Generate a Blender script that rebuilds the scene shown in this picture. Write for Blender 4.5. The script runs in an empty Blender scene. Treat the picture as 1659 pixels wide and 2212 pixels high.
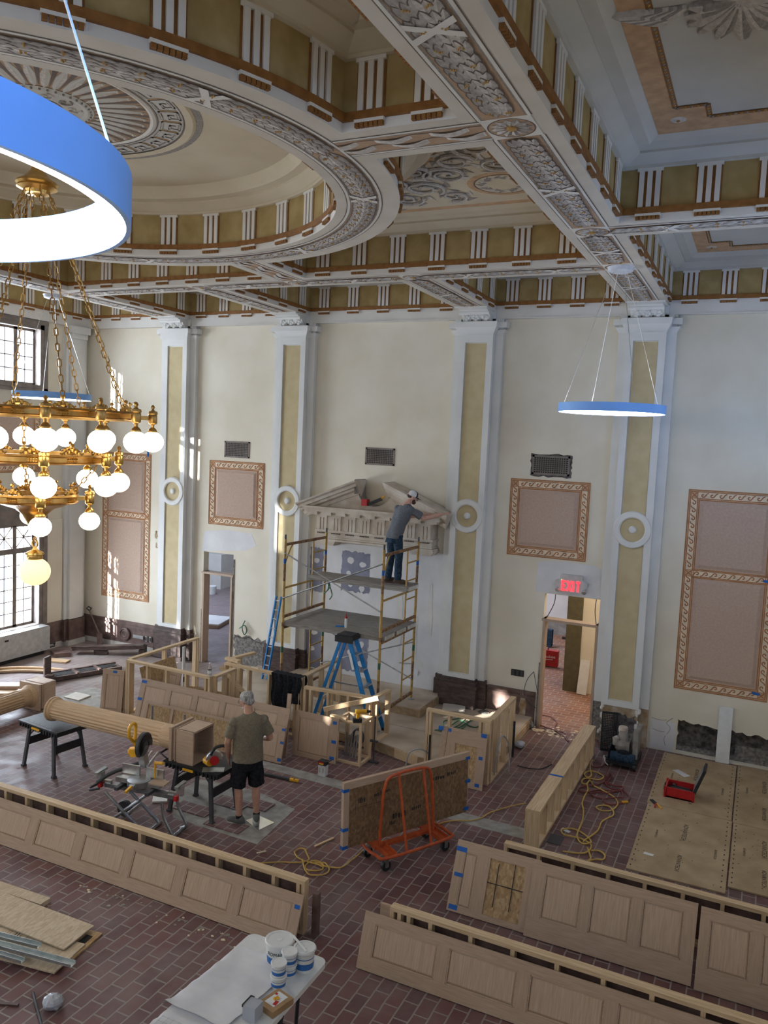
import bpy, bmesh, math, random
from mathutils import Vector, Matrix
rnd = random.Random(7)
SC = bpy.context.scene
COL = SC.collection
PI = math.pi
V = Vector

# ------------------------------------------------------------------ mesh builder
class MB:
    def __init__(s):
        s.v = []; s.f = []; s.m = []; s.mats = []; s.cur = 0
    def mat(s, m):
        if m not in s.mats: s.mats.append(m)
        s.cur = s.mats.index(m); return s
    def add(s, vs, fs):
        n = len(s.v); s.v += [tuple(v) for v in vs]
        for f in fs: s.f.append(tuple(i + n for i in f)); s.m.append(s.cur)
        return s
    def box(s, c, d, M=None):
        x, y, z = d[0] / 2, d[1] / 2, d[2] / 2
        vs = [V((sx * x, sy * y, sz * z)) for sz in (-1, 1) for sy in (-1, 1) for sx in (-1, 1)]
        if M is not None: vs = [M @ v for v in vs]
        c = V(c)
        return s.add([v + c for v in vs], [(0, 2, 3, 1), (4, 5, 7, 6), (0, 1, 5, 4), (2, 6, 7, 3), (0, 4, 6, 2), (1, 3, 7, 5)])
    def bx(s, x0, x1, y0, y1, z0, z1):
        return s.box(((x0 + x1) / 2, (y0 + y1) / 2, (z0 + z1) / 2), (abs(x1 - x0), abs(y1 - y0), abs(z1 - z0)))
    def bar(s, a, b, w, h, up=(0, 0, 1)):
        a = V(a); b = V(b); d = b - a; L = d.length
        d.normalize(); u = V(up)
        if abs(d.dot(u)) > .99: u = V((1, 0, 0))
        r = d.cross(u).normalized(); u = r.cross(d)
        M = Matrix((r, d, u)).transposed()
        return s.box((a + b) / 2, (w, L, h), M)
    def tube(s, pts, r, n=8, closed=False, caps=True):
        pts = [V(p) for p in pts]; N = len(pts)
        rs = r if isinstance(r, (list, tuple)) else [r] * N
        prev = None; rings = []
        for i, p in enumerate(pts):
            if closed: t = pts[(i + 1) % N] - pts[i - 1]
            else: t = pts[min(i + 1, N - 1)] - pts[max(i - 1, 0)]
            if t.length < 1e-9: t = V((0, 0, 1))
            t.normalize()
            if prev is None:
                u = V((0, 0, 1)) if abs(t.z) < .9 else V((1, 0, 0))
            else: u = prev
            a = (u - t * u.dot(t))
            if a.length < 1e-6: a = t.orthogonal()
            a.normalize(); prev = a; b = t.cross(a)
            rings.append([p + (a * math.cos(2 * PI * k / n) + b * math.sin(2 * PI * k / n)) * rs[i] for k in range(n)])
        vs = [v for q in rings for v in q]; fs = []
        for i in range(N if closed else N - 1):
            j = (i + 1) % N
            for k in range(n):
                l = (k + 1) % n
                fs.append((i * n + k, i * n + l, j * n + l, j * n + k))
        if caps and not closed:
            fs.append(tuple(range(n))[::-1]); fs.append(tuple((N - 1) * n + k for k in range(n)))
        return s.add(vs, fs)
    def cyl(s, a, b, r, r2=None, n=12):
        return s.tube([a, b], [r, r if r2 is None else r2], n)
    def lathe(s, prof, c=(0, 0, 0), n=24, ax=None, a0=0, a1=2 * PI):
        # prof: (radius, height) ; ax optional matrix 3x3
        c = V(c); vs = []; fs = []; full = abs(a1 - a0 - 2 * PI) < 1e-6
        cols = n if full else n + 1
        for r, h in prof:
            for k in range(cols):
                a = a0 + (a1 - a0) * k / n
                v = V((r * math.cos(a), r * math.sin(a), h))
                if ax is not None: v = ax @ v
                vs.append(v + c)
        for i in range(len(prof) - 1):
            for k in range(n):
                l = (k + 1) % cols
                fs.append((i * cols + k, i * cols + l, (i + 1) * cols + l, (i + 1) * cols + k))
        return s.add(vs, fs)
    def sphere(s, c, r, n=16, sc=(1, 1, 1), M=None):
        vs = []; fs = []; m = n // 2
        for i in range(m + 1):
            t = PI * i / m
            for k in range(n):
                a = 2 * PI * k / n
                v = V((r * sc[0] * math.sin(t) * math.cos(a), r * sc[1] * math.sin(t) * math.sin(a), r * sc[2] * math.cos(t)))
                if M is not None: v = M @ v
                vs.append(v + V(c))
        for i in range(m):
            for k in range(n):
                l = (k + 1) % n
                fs.append((i * n + k, (i + 1) * n + k, (i + 1) * n + l, i * n + l))
        return s.add(vs, fs)
    def prism(s, poly, fn, d0, d1):
        # poly 2d list, fn(u,v,d)->xyz
        n = len(poly)
        vs = [fn(u, v, d0) for u, v in poly] + [fn(u, v, d1) for u, v in poly]
        fs = [tuple(range(n))[::-1], tuple(range(n, 2 * n))] + [(k, (k + 1) % n, n + (k + 1) % n, n + k) for k in range(n)]
        return s.add(vs, fs)
    def quad(s, a, b, c, d):
        return s.add([a, b, c, d], [(0, 1, 2, 3)])
    def xf(s, M, start=0):
        s.v = s.v[:start] + [tuple(M @ V(p)) for p in s.v[start:]]; return s

ROOTS = {}
def mesh_of(name, mb, mt, smooth=False):
    me = bpy.data.meshes.new(name)
    me.from_pydata(mb.v, [], mb.f)
    if mb.mats:
        for m in mb.mats: me.materials.append(m)
        me.polygons.foreach_set('material_index', mb.m)
    else: me.materials.append(mt)
    bm = bmesh.new(); bm.from_mesh(me)
    bmesh.ops.recalc_face_normals(bm, faces=bm.faces)
    bm.to_mesh(me); bm.free()
    if smooth:
        me.polygons.foreach_set('use_smooth', [True] * len(me.polygons))
        try: me.set_sharp_from_angle(angle=math.radians(40))
        except Exception: pass
    me.update()
    return me
def tag(o, label=None, cat=None, group=None, kind=None):
    if label: o['label'] = label
    if cat: o['category'] = cat
    if group: o['group'] = group
    if kind: o['kind'] = kind
    return o
def thing(name, label, cat, loc=(0, 0, 0), rotz=0, group=None, M=None):
    o = bpy.data.objects.new(name, None); COL.objects.link(o)
    o.empty_display_size = .1
    T = M if M is not None else Matrix.Translation(V(loc)) @ Matrix.Rotation(rotz, 4, 'Z')
    o.matrix_world = T; ROOTS[o] = T
    return tag(o, label, cat, group)
def part(name, mb, mt, parent, smooth=False, label=None, local=False):
    """mesh given in world coordinates (or local=True: in the parent's frame)"""
    me = mesh_of(name, mb, mt, smooth)
    o = bpy.data.objects.new(name, me); COL.objects.link(o); o.parent = parent
    T = ROOTS.get(parent, Matrix.Identity(4))
    if not local: me.transform(T.inverted())
    ROOTS[o] = T
    if label: o['label'] = label
    return o
def solo(name, mb, mt, label, cat, group=None, smooth=False, M=None):
    me = mesh_of(name, mb, mt, smooth)
    o = bpy.data.objects.new(name, me); COL.objects.link(o)
    if M is None:
        xs = [v[0] for v in mb.v]; ys = [v[1] for v in mb.v]; zs = [v[2] for v in mb.v]
        T = Matrix.Translation(((min(xs) + max(xs)) / 2, (min(ys) + max(ys)) / 2, min(zs)))
        me.transform(T.inverted())
    else: T = M
    o.matrix_world = T; ROOTS[o] = T
    return tag(o, label, cat, group)
def struct(name, mb, mt, parent=None, smooth=False, label=None):
    me = mesh_of(name, mb, mt, smooth)
    o = bpy.data.objects.new(name, me); COL.objects.link(o); ROOTS[o] = Matrix.Identity(4)
    if parent: o.parent = parent
    else: o['kind'] = 'structure'
    if label: o['label'] = label
    return o
def copy_tree(o, parent=None):
    c = o.copy(); COL.objects.link(c); c.parent = parent
    for ch in list(o.children): copy_tree(ch, c)
    return c
def placeM(loc, rz=0, rx=0, ry=0):
    return Matrix.Translation(V(loc)) @ Matrix.Rotation(rz, 4, 'Z') @ Matrix.Rotation(rx, 4, 'X') @ Matrix.Rotation(ry, 4, 'Y')
def bez(pts, n=6, closed=False):
    """Catmull-Rom through points"""
    P = [V(p if len(p) == 3 else (p[0], p[1], 0)) for p in pts]; N = len(P); out = []
    for i in range(N if closed else N - 1):
        p0 = P[i - 1] if (closed or i > 0) else P[0]; p1 = P[i]; p2 = P[(i + 1) % N]
        p3 = P[(i + 2) % N] if (closed or i + 2 < N) else P[-1]
        for k in range(n):
            t = k / n
            out.append(.5 * ((2 * p1) + (p2 - p0) * t + (2 * p0 - 5 * p1 + 4 * p2 - p3) * t * t + (3 * p1 - p0 - 3 * p2 + p3) * t ** 3))
    if not closed: out.append(P[-1])
    return out

# ------------------------------------------------------------------ materials
def newmat(name):
    m = bpy.data.materials.new(name); m.use_nodes = True
    nt = m.node_tree; b = nt.nodes['Principled BSDF']
    return m, nt, b
def N(nt, t, **k):
    n = nt.nodes.new(t)
    for a, v in k.items(): setattr(n, a, v)
    return n
def ramp(nt, stops):
    r = N(nt, 'ShaderNodeValToRGB'); e = r.color_ramp.elements
    while len(e) < len(stops): e.new(.5)
    for x, (p, c) in zip(e, stops): x.position = p; x.color = (*c, 1) if len(c) == 3 else c
    return r
def mix(c1, c2, t): return tuple(a * (1 - t) + b * t for a, b in zip(c1, c2))
def noisy(name, c1, c2, scale=4, rough=.7, metal=0, stretch=(1, 1, 1), detail=4, bump=0, lo=.35, hi=.65, spec=.3, bscale=None):
    m, nt, b = newmat(name)
    tc = N(nt, 'ShaderNodeTexCoord'); mp = N(nt, 'ShaderNodeMapping'); mp.inputs['Scale'].default_value = stretch
    nz = N(nt, 'ShaderNodeTexNoise'); nz.inputs['Scale'].default_value = scale; nz.inputs['Detail'].default_value = detail
    r = ramp(nt, [(lo, c1), (hi, c2)])
    L = nt.links.new
    L(tc.outputs['Object'], mp.inputs['Vector']); L(mp.outputs['Vector'], nz.inputs['Vector'])
    L(nz.outputs['Fac'], r.inputs['Fac']); L(r.outputs['Color'], b.inputs['Base Color'])
    b.inputs['Roughness'].default_value = rough; b.inputs['Metallic'].default_value = metal
    b.inputs['Specular IOR Level'].default_value = spec
    if bump:
        n2 = nz
        if bscale:
            n2 = N(nt, 'ShaderNodeTexNoise'); n2.inputs['Scale'].default_value = bscale; L(mp.outputs['Vector'], n2.inputs['Vector'])
        bp = N(nt, 'ShaderNodeBump'); bp.inputs['Strength'].default_value = bump; bp.inputs['Distance'].default_value = .02
        L(n2.outputs['Fac'], bp.inputs['Height']); L(bp.outputs['Normal'], b.inputs['Normal'])
    return m
def plain(name, c, rough=.6, metal=0, spec=.4, var=.12):
    return noisy(name, tuple(x * (1 - var) for x in c), tuple(min(1, x * (1 + var)) for x in c), 9, rough, metal, spec=spec)
def glow(name, c, s):
    m, nt, b = newmat(name)
    b.inputs['Base Color'].default_value = (*c, 1)
    b.inputs['Emission Color'].default_value = (*c, 1); b.inputs['Emission Strength'].default_value = s
    return m
def wood(name, c1, c2, axis, rough=.65, scale=5, knots=False, stretchk=14):
    st = [stretchk] * 3; st[axis] = .7
    return noisy(name, c1, c2, scale, rough, stretch=st, detail=6, lo=.3, hi=.7, spec=.25)
def osb(name, c1, c2, c3):
    m, nt, b = newmat(name); L = nt.links.new
    tc = N(nt, 'ShaderNodeTexCoord')
    vo = N(nt, 'ShaderNodeTexVoronoi'); vo.inputs['Scale'].default_value = 48
    mp = N(nt, 'ShaderNodeMapping'); mp.inputs['Scale'].default_value = (1, .3, .55); mp.inputs['Rotation'].default_value = (.3, .2, .5)
    L(tc.outputs['Object'], mp.inputs['Vector'])
    nz = N(nt, 'ShaderNodeTexNoise'); nz.inputs['Scale'].default_value = 30; nz.inputs['Detail'].default_value = 5
    L(mp.outputs['Vector'], vo.inputs['Vector']); L(tc.outputs['Object'], nz.inputs['Vector'])
    r = ramp(nt, [(0, c1), (.5, c2), (1, c3)])
    sp = N(nt, 'ShaderNodeSeparateColor'); L(vo.outputs['Color'], sp.inputs['Color'])
    mx = N(nt, 'ShaderNodeMath', operation='MULTIPLY_ADD'); mx.inputs[1].default_value = .55; L(sp.outputs['Red'], mx.inputs[0])
    m2 = N(nt, 'ShaderNodeMath', operation='MULTIPLY'); m2.inputs[1].default_value = .5; L(nz.outputs['Fac'], m2.inputs[0])
    L(m2.outputs[0], mx.inputs[2]); L(mx.outputs[0], r.inputs['Fac']); L(r.outputs['Color'], b.inputs['Base Color'])
    b.inputs['Roughness'].default_value = .75; b.inputs['Specular IOR Level'].default_value = .2
    return m
def brickfloor(name, b1, b2, mort, bw, rh, swap=True, dust=None, ms=.009):
    m, nt, b = newmat(name); L = nt.links.new
    g = N(nt, 'ShaderNodeNewGeometry')
    sx = N(nt, 'ShaderNodeSeparateXYZ'); cb = N(nt, 'ShaderNodeCombineXYZ'); L(g.outputs['Position'], sx.inputs[0])
    if swap: L(sx.outputs['Y'], cb.inputs['X']); L(sx.outputs['X'], cb.inputs['Y'])
    else: L(sx.outputs['X'], cb.inputs['X']); L(sx.outputs['Y'], cb.inputs['Y'])
    # slight waviness of the joints
    wn = N(nt, 'ShaderNodeTexNoise'); wn.inputs['Scale'].default_value = 6; L(g.outputs['Position'], wn.inputs['Vector'])
    vm = N(nt, 'ShaderNodeVectorMath', operation='MULTIPLY_ADD'); vm.inputs[1].default_value = (.012, .012, 0)
    L(wn.outputs['Color'], vm.inputs[0]); L(cb.outputs[0], vm.inputs[2])
    bt = N(nt, 'ShaderNodeTexBrick'); bt.offset = .5; bt.squash = 1
    bt.inputs['Scale'].default_value = 1; bt.inputs['Brick Width'].default_value = bw; bt.inputs['Row Height'].default_value = rh
    bt.inputs['Mortar Size'].default_value = ms; bt.inputs['Mortar Smooth'].default_value = .25; bt.inputs['Bias'].default_value = -.1
    bt.inputs['Color1'].default_value = (*b1, 1); bt.inputs['Color2'].default_value = (*b2, 1); bt.inputs['Mortar'].default_value = (*mort, 1)
    L(vm.outputs[0], bt.inputs['Vector'])
    n1 = N(nt, 'ShaderNodeTexNoise'); n1.inputs['Scale'].default_value = 1.1; n1.inputs['Detail'].default_value = 7; n1.inputs['Roughness'].default_value = .65
    L(g.outputs['Position'], n1.inputs['Vector'])
    r1 = ramp(nt, [(.42, (0, 0, 0)), (.75, (.42, .42, .42))]); L(n1.outputs['Fac'], r1.inputs['Fac'])
    mx = N(nt, 'ShaderNodeMix', data_type='RGBA'); L(r1.outputs['Color'], mx.inputs['Factor'])
    L(bt.outputs['Color'], mx.inputs['A']); mx.inputs['B'].default_value = (.30, .255, .235, 1)
    out = mx.outputs['Result']
    if dust:
        # pale plaster dust lying thick in the far corner of the room
        cen, rad, colr = dust
        sb = N(nt, 'ShaderNodeVectorMath', operation='DISTANCE'); sb.inputs[1].default_value = cen; L(g.outputs['Position'], sb.inputs[0])
        mr = N(nt, 'ShaderNodeMapRange'); mr.inputs['From Min'].default_value = rad; mr.inputs['From Max'].default_value = rad * .3
        L(sb.outputs['Value'], mr.inputs['Value'])
        ml = N(nt, 'ShaderNodeMath', operation='MULTIPLY'); L(mr.outputs[0], ml.inputs[0])
        r2 = ramp(nt, [(.25, (.15, .15, .15)), (.7, (.85, .85, .85))]); L(n1.outputs['Fac'], r2.inputs['Fac']); L(r2.outputs['Color'], ml.inputs[1])
        m3 = N(nt, 'ShaderNodeMix', data_type='RGBA'); L(ml.outputs[0], m3.inputs['Factor']); L(out, m3.inputs['A']); m3.inputs['B'].default_value = (*colr, 1)
        out = m3.outputs['Result']
    L(out, b.inputs['Base Color'])
    n3 = N(nt, 'ShaderNodeTexNoise'); n3.inputs['Scale'].default_value = 3; L(g.outputs['Position'], n3.inputs['Vector'])
    r3 = ramp(nt, [(.3, (.42, .42, .42)), (.7, (.75, .75, .75))]); L(n3.outputs['Fac'], r3.inputs['Fac']); L(r3.outputs['Color'], b.inputs['Roughness'])
    bp = N(nt, 'ShaderNodeBump'); bp.inputs['Strength'].default_value = .35; bp.inputs['Distance'].default_value = .006
    L(bt.outputs['Fac'], bp.inputs['Height']); bp.invert = True; L(bp.outputs['Normal'], b.inputs['Normal'])
    return m

K = {}
K['cream'] = noisy('cream plaster', (.70, .63, .50), (.76, .70, .58), 1.3, .85, bump=.03, bscale=40, spec=.2)
K['white'] = noisy('off white paint', (.66, .63, .58), (.72, .69, .64), 2.5, .7, spec=.25)
K['patch'] = noisy('fresh skim plaster', (.66, .64, .63), (.73, .71, .70), 3, .85, spec=.2)
K['pilaster'] = noisy('pilaster paint', (.66, .65, .62), (.72, .71, .68), 2, .65, spec=.3)
K['khaki'] = noisy('khaki panel paint', (.52, .42, .245), (.57, .47, .28), 6, .8, spec=.2)
K['soffit'] = noisy('soffit paint', (.56, .51, .44), (.61, .56, .49), 3, .75, spec=.2)
K['frieze'] = noisy('ochre frieze paint', (.33, .235, .095), (.42, .31, .145), 5, .85, spec=.15)
K['brown'] = noisy('caramel brown paint', (.20, .082, .018), (.27, .118, .03), 12, .6, spec=.3)
K['tanstrip'] = noisy('tan painted ground', (.40, .27, .175), (.46, .32, .215), 8, .8, spec=.15)
K['leafl'] = noisy('pale leaf paint', (.47, .43, .39), (.63, .59, .55), 25, .8, spec=.15)
K['leafd'] = noisy('dark leaf paint', (.25, .225, .205), (.36, .33, .305), 30, .8, spec=.15)
K['leafm'] = noisy('mid leaf paint', (.34, .305, .28), (.46, .42, .39), 25, .8, spec=.15)
K['line'] = plain('dark outline paint', (.15, .11, .09), .8)
K['berry'] = plain('gold berry paint', (.42, .24, .07), .5)
K['domew'] = noisy('dome paint', (.57, .49, .36), (.62, .54, .41), 2, .85, spec=.15)
K['coffer'] = noisy('coffer ceiling paint', (.52, .50, .46), (.57, .55, .51), 2, .85, spec=.15)
K['mauve'] = noisy('mauve canvas', (.47, .34, .265), (.52, .385, .305), 30, .9, spec=.1)
K['bordr'] = plain('border tan paint', (.52, .33, .19), .8)
K['bordc'] = plain('border cream paint', (.70, .58, .42), .8)
K['bordline'] = plain('border rust scroll paint', (.42, .17, .07), .8)
K['mantel'] = noisy('aged limestone', (.50, .42, .33), (.64, .57, .48), 5, .8, bump=.05, spec=.2)
K['mantelgrey'] = noisy('grey stained limestone', (.25, .22, .19), (.40, .36, .31), 5, .8, spec=.2)  # darker, greyer tone than the rest of the limestone
K['darkwood'] = noisy('old dark stained base', (.055, .035, .03), (.11, .075, .065), 7, .45, stretch=(1, 1, 3), spec=.4)
K['darkwood2'] = noisy('worn brown base', (.10, .06, .05), (.20, .13, .11), 5, .5, spec=.4)
K['rubble'] = noisy('exposed rubble masonry', (.13, .12, .11), (.29, .265, .24), 22, .95, bump=.6, detail=8, spec=.1)
K['oldpl'] = noisy('torn ochre plaster', (.30, .19, .09), (.50, .42, .33), 6, .9, bump=.3, spec=.1)
K['soot'] = noisy('dark masonry recess', (.05, .045, .042), (.17, .15, .14), 12, .95, bump=.6, spec=.1)  # dark rough tone for the holes and torn edges
K['marble'] = noisy('white marble base', (.55, .52, .48), (.68, .65, .60), 4, .5)
K['concrete'] = noisy('bare concrete strip', (.25, .23, .205), (.37, .345, .31), 7, .9, detail=8, spec=.15)
K['plyfloor'] = noisy('dusty plywood deck', (.42, .33, .24), (.56, .47, .37), 2.2, .8, detail=8, spec=.2)
K['plyedge'] = noisy('plywood edge', (.30, .20, .11), (.42, .30, .18), 12, .8)
PINE = ((.52, .36, .20), (.72, .55, .36))
for i, a in enumerate('xyz'):
    K['pine' + a] = wood('pine stud grain ' + a, *PINE, i)
    K['oak' + a] = wood('pale oak grain ' + a, (.44, .31, .215), (.56, .415, .305), i, .55, 7)
    K['oakd' + a] = wood('oak rail grain ' + a, (.40, .28, .195), (.50, .365, .265), i, .55, 7)
    K['grey' + a] = noisy('weathered plank grain ' + a, (.20, .18, .16), (.36, .33, .30), 6, .8, stretch=[.8 if j == i else 12 for j in range(3)], detail=7, spec=.15)
K['column'] = wood('fluted column timber', (.50, .33, .185), (.66, .47, .29), 0, .5, 6)
K['osb'] = osb('strand board', (.25, .15, .07), (.44, .29, .15), (.60, .44, .26))
K['osbpale'] = osb('pale strand board', (.42, .32, .21), (.56, .45, .32), (.68, .57, .43))
K['osbdark'] = osb('brown strand board', (.13, .075, .04), (.22, .13, .07), (.34, .21, .12))
K['advfloor'] = noisy('subfloor sheet', (.36, .26, .155), (.46, .345, .215), 3, .75, detail=8, spec=.2)
K['ink'] = plain('black ink', (.03, .028, .026), .8)
K['brass'] = noisy('polished brass', (.62, .38, .10), (.78, .50, .17), 12, .28, 1)
K['brassd'] = noisy('antique brass', (.42, .25, .08), (.60, .38, .14), 12, .38, 1)
K['blackp'] = plain('black plastic', (.022, .022, .024), .5)
K['dgrey'] = plain('dark grey plastic', (.06, .06, .065), .5)
K['steel'] = noisy('grey steel', (.30, .31, .32), (.45, .46, .47), 10, .4, .85)
K['galv'] = noisy('galvanised steel', (.38, .42, .42), (.55, .58, .57), 14, .4, .8)
K['alu'] = noisy('aluminium', (.55, .55, .54), (.72, .72, .71), 10, .35, .9)
K['mirror'] = noisy('bright sheet metal', (.70, .72, .68), (.82, .84, .80), 5, .18, .9)
K['yscaf'] = noisy('scuffed yellow tube', (.33, .20, .06), (.52, .33, .10), 18, .5, lo=.25)
K['rscaf'] = noisy('rusty tube', (.14, .07, .045), (.34, .20, .09), 16, .7)
K['orange'] = noisy('orange paint', (.42, .075, .025), (.56, .11, .035), 14, .4)
K['blue'] = plain('blue fibreglass', (.02, .20, .50), .4)
K['bluetape'] = plain('blue tape', (.01, .11, .42), .6)
K['yellow'] = plain('tool yellow', (.78, .40, .025), .4)
K['ycord'] = plain('yellow cord', (.55, .36, .09), .5)
K['rcord'] = plain('dark red cord', (.20, .045, .04), .5)
K['gcord'] = plain('green hose', (.03, .12, .06), .5)
K['greycord'] = plain('grey cable', (.35, .35, .35), .5)
K['red'] = plain('red plastic', (.45, .018, .02), .4)
K['wplast'] = plain('white plastic', (.72, .72, .70), .4, var=.05)
K['bucketblue'] = plain('blue bucket label', (.03, .14, .42), .5)
K['paper'] = noisy('creased white paper', (.60, .59, .60), (.72, .71, .71), 3, .9, bump=.25, spec=.1)
K['card'] = plain('brown cardboard', (.36, .22, .11), .85)
K['gbox'] = plain('grey white carton', (.62, .62, .60), .7)
K['exitred'] = glow('exit letters red', (1, .02, .03), 3.2)
K['exitbody'] = plain('exit housing grey', (.52, .51, .50), .5)
K['ringpaint'] = plain('sky blue ring enamel', (.22, .46, .95), .5, var=.02)  # blue skylight on white fixtures, put into the paint colour
K['ringglow'] = glow('ring diffuser', (.92, .95, 1), 9)
K['globe'] = glow('opal globe lit', (1, .86, .62), 5.0)
K['globe2'] = glow('opal globe dim', (1, .76, .40), 1.0)
K['smoke'] = plain('white sensor plastic', (.60, .63, .70), .5)
K['winframe'] = noisy('brown grey window frame', (.17, .14, .12), (.24, .20, .175), 6, .6)
K['skin'] = noisy('skin', (.46, .25, .17), (.53, .30, .215), 30, .55)
K['skinp'] = noisy('pale skin', (.52, .30, .23), (.60, .36, .28), 30, .55)
K['hairgrey'] = noisy('grey hair', (.16, .15, .145), (.50, .48, .46), 60, .7, stretch=(1, 1, .3))
K['beard'] = plain('dark brown hair', (.06, .03, .02), .8)
K['olive'] = noisy('olive grey cotton', (.17, .145, .105), (.22, .19, .14), 40, .95, bump=.15, bscale=8, spec=.1)
K['greyt'] = noisy('slate grey cotton', (.115, .125, .14), (.16, .17, .19), 40, .95, bump=.15, bscale=8, spec=.1)
K['blackcloth'] = noisy('black cotton', (.012, .013, .016), (.025, .026, .03), 30, .95, spec=.1)
K['denim'] = noisy('dark denim', (.018, .035, .06), (.045, .075, .11), 30, .95, bump=.1, spec=.1)
K['boot'] = plain('brown leather boot', (.075, .05, .035), .7)
K['shoe'] = plain('grey trainer', (.10, .10, .095), .7)
K['sole'] = plain('pale sole rubber', (.42, .41, .38), .7)
K['capw'] = plain('white mesh cap', (.68, .68, .68), .8)
K['capn'] = plain('dark grey cap cloth', (.035, .037, .045), .8)
K['mudpurp'] = noisy('blue grey joint board', (.20, .20, .26), (.27, .27, .34), 4, .8)
K['floorbrick'] = brickfloor('brick pavers', (.165, .072, .066), (.105, .048, .05), (.265, .225, .195), .246, .1455, dust=((-13.2, 14.2, 0), 6.2, (.37, .33, .30)))
K['floorbrick2'] = brickfloor('orange brick pavers', (.30, .125, .06), (.22, .085, .05), (.40, .32, .24), .246, .1455, swap=False)
K['floorpurple'] = brickfloor('dusty brick pavers', (.24, .17, .17), (.21, .15, .155), (.30, .26, .26), .246, .1455, ms=.005)
def glassmat(name, col, rough=.02):
    m, nt, b = newmat(name)
    b.inputs['Base Color'].default_value = (*col, 1); b.inputs['Roughness'].default_value = rough
    b.inputs['Transmission Weight'].default_value = 1; b.inputs['IOR'].default_value = 1.2
    return m
K['clear'] = glassmat('clear plastic', (.95, .97, 1))
def pane_mat():
    m, nt, b = newmat('window glass'); nt.nodes.remove(b); L = nt.links.new
    o = nt.nodes['Material Output']
    t = N(nt, 'ShaderNodeBsdfTransparent'); t.inputs['Color'].default_value = (.93, .96, 1, 1)
    g = N(nt, 'ShaderNodeBsdfGlossy'); g.inputs['Roughness'].default_value = .05
    mx = N(nt, 'ShaderNodeMixShader'); mx.inputs[0].default_value = .05
    L(t.outputs[0], mx.inputs[1]); L(g.outputs[0], mx.inputs[2]); L(mx.outputs[0], o.inputs['Surface'])
    return m
K['pane'] = pane_mat()

# ------------------------------------------------------------------ camera
def setup_cam():
    yaw, pit, rol = math.radians(25.08), math.radians(-5.057), math.radians(2.546)
    fw = V((-math.sin(yaw) * math.cos(pit), math.cos(yaw) * math.cos(pit), math.sin(pit)))
    rt = V((math.cos(yaw), math.sin(yaw), 0)); up = rt.cross(fw)
    r = rt * math.cos(rol) + up * math.sin(rol); u = -rt * math.sin(rol) + up * math.cos(rol)
    cd = bpy.data.cameras.new('camera'); cd.sensor_fit = 'HORIZONTAL'; cd.sensor_width = 36
    cd.lens = 1745.3 / 1659 * 36; cd.clip_start = .05; cd.clip_end = 300
    co = bpy.data.objects.new('camera', cd); COL.objects.link(co)
    M = Matrix((r, u, -fw)).transposed().to_4x4(); M.translation = V((0, 0, 5.12)); co.matrix_world = M
    SC.camera = co
setup_cam()

# ------------------------------------------------------------------ ceiling
XL, XR, YN, YF = -14.62, .80, -1.96, 14.40
ZS, ZT, ZT2, ZF, ZC = 7.556, 7.635, 7.70, 8.10, 8.30
CX, CY, RO, RI = -6.95, 6.20, 3.69, 3.03
def arc(cx, cy, r, a0, a1, n):
    return [V((cx + r * math.cos(a0 + (a1 - a0) * i / n), cy + r * math.sin(a0 + (a1 - a0) * i / n))) for i in range(n + 1)]
def rect_edges(x0, x1, y0, y1):
    c = [V((x0, y0)), V((x1, y0)), V((x1, y1)), V((x0, y1))]
    return [[c[i], c[(i + 1) % 4]] for i in range(4)]
def corner_edges(sx, sy):
    # coffer between ring, ribbon beams and the square frame; built for sx=sy=1 and mirrored
    x0, x1, y0, y1 = .31, 4.66, .31, 4.75
    a0 = math.asin(y0 / RO); a1 = math.acos(x0 / RO)
    p0 = V((RO * math.cos(a0), y0)); p1 = V((x0, RO * math.sin(a1)))
    e = [[p0, V((x1, y0))], [V((x1, y0)), V((x1, y1))], [V((x1, y1)), V((x0, y1))], [V((x0, y1)), p1],
         [V(q) for q in arc(0, 0, RO, a1, a0, 22)]]
    e = [[V((CX + sx * q.x, CY + sy * q.y)) for q in ed] for ed in e]
    if sx * sy < 0: e = [ed[::-1] for ed in e[::-1]]
    return e
def loop_of(edges):
    L = []
    for ed in edges: L += ed[:-1]
    return L
def inward(L):
    n = len(L); out = []
    for i in range(n):
        a = (L[i] - L[i - 1]).normalized(); b = (L[(i + 1) % n] - L[i]).normalized()
        na = V((-a.y, a.x)); nb = V((-b.y, b.x)); m = na + nb
        m = m / max(.25, m.dot(na)); out.append(m)
    return out
def sweep(mb, L, prof, closed=True):
    nn = inward(L); n = len(L); vs = []; k = len(prof)
    for p, m in zip(L, nn):
        for o, z in prof: vs.append((p.x + m.x * o, p.y + m.y * o, z))
    fs = [(i * k + j, ((i + 1) % n) * k + j, ((i + 1) % n) * k + j + 1, i * k + j + 1) for i in range(n) for j in range(k - 1)]
    return mb.add(vs, fs)
def along(ed, t):
    L = [(ed[i + 1] - ed[i]).length for i in range(len(ed) - 1)]; T = sum(L); d = t * T
    for i, l in enumerate(L):
        if d <= l + 1e-9 or i == len(L) - 1:
            a = (ed[i + 1] - ed[i]).normalized(); return ed[i] + a * d, a
        d -= l
def total(ed): return sum((ed[i + 1] - ed[i]).length for i in range(len(ed) - 1))
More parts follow.
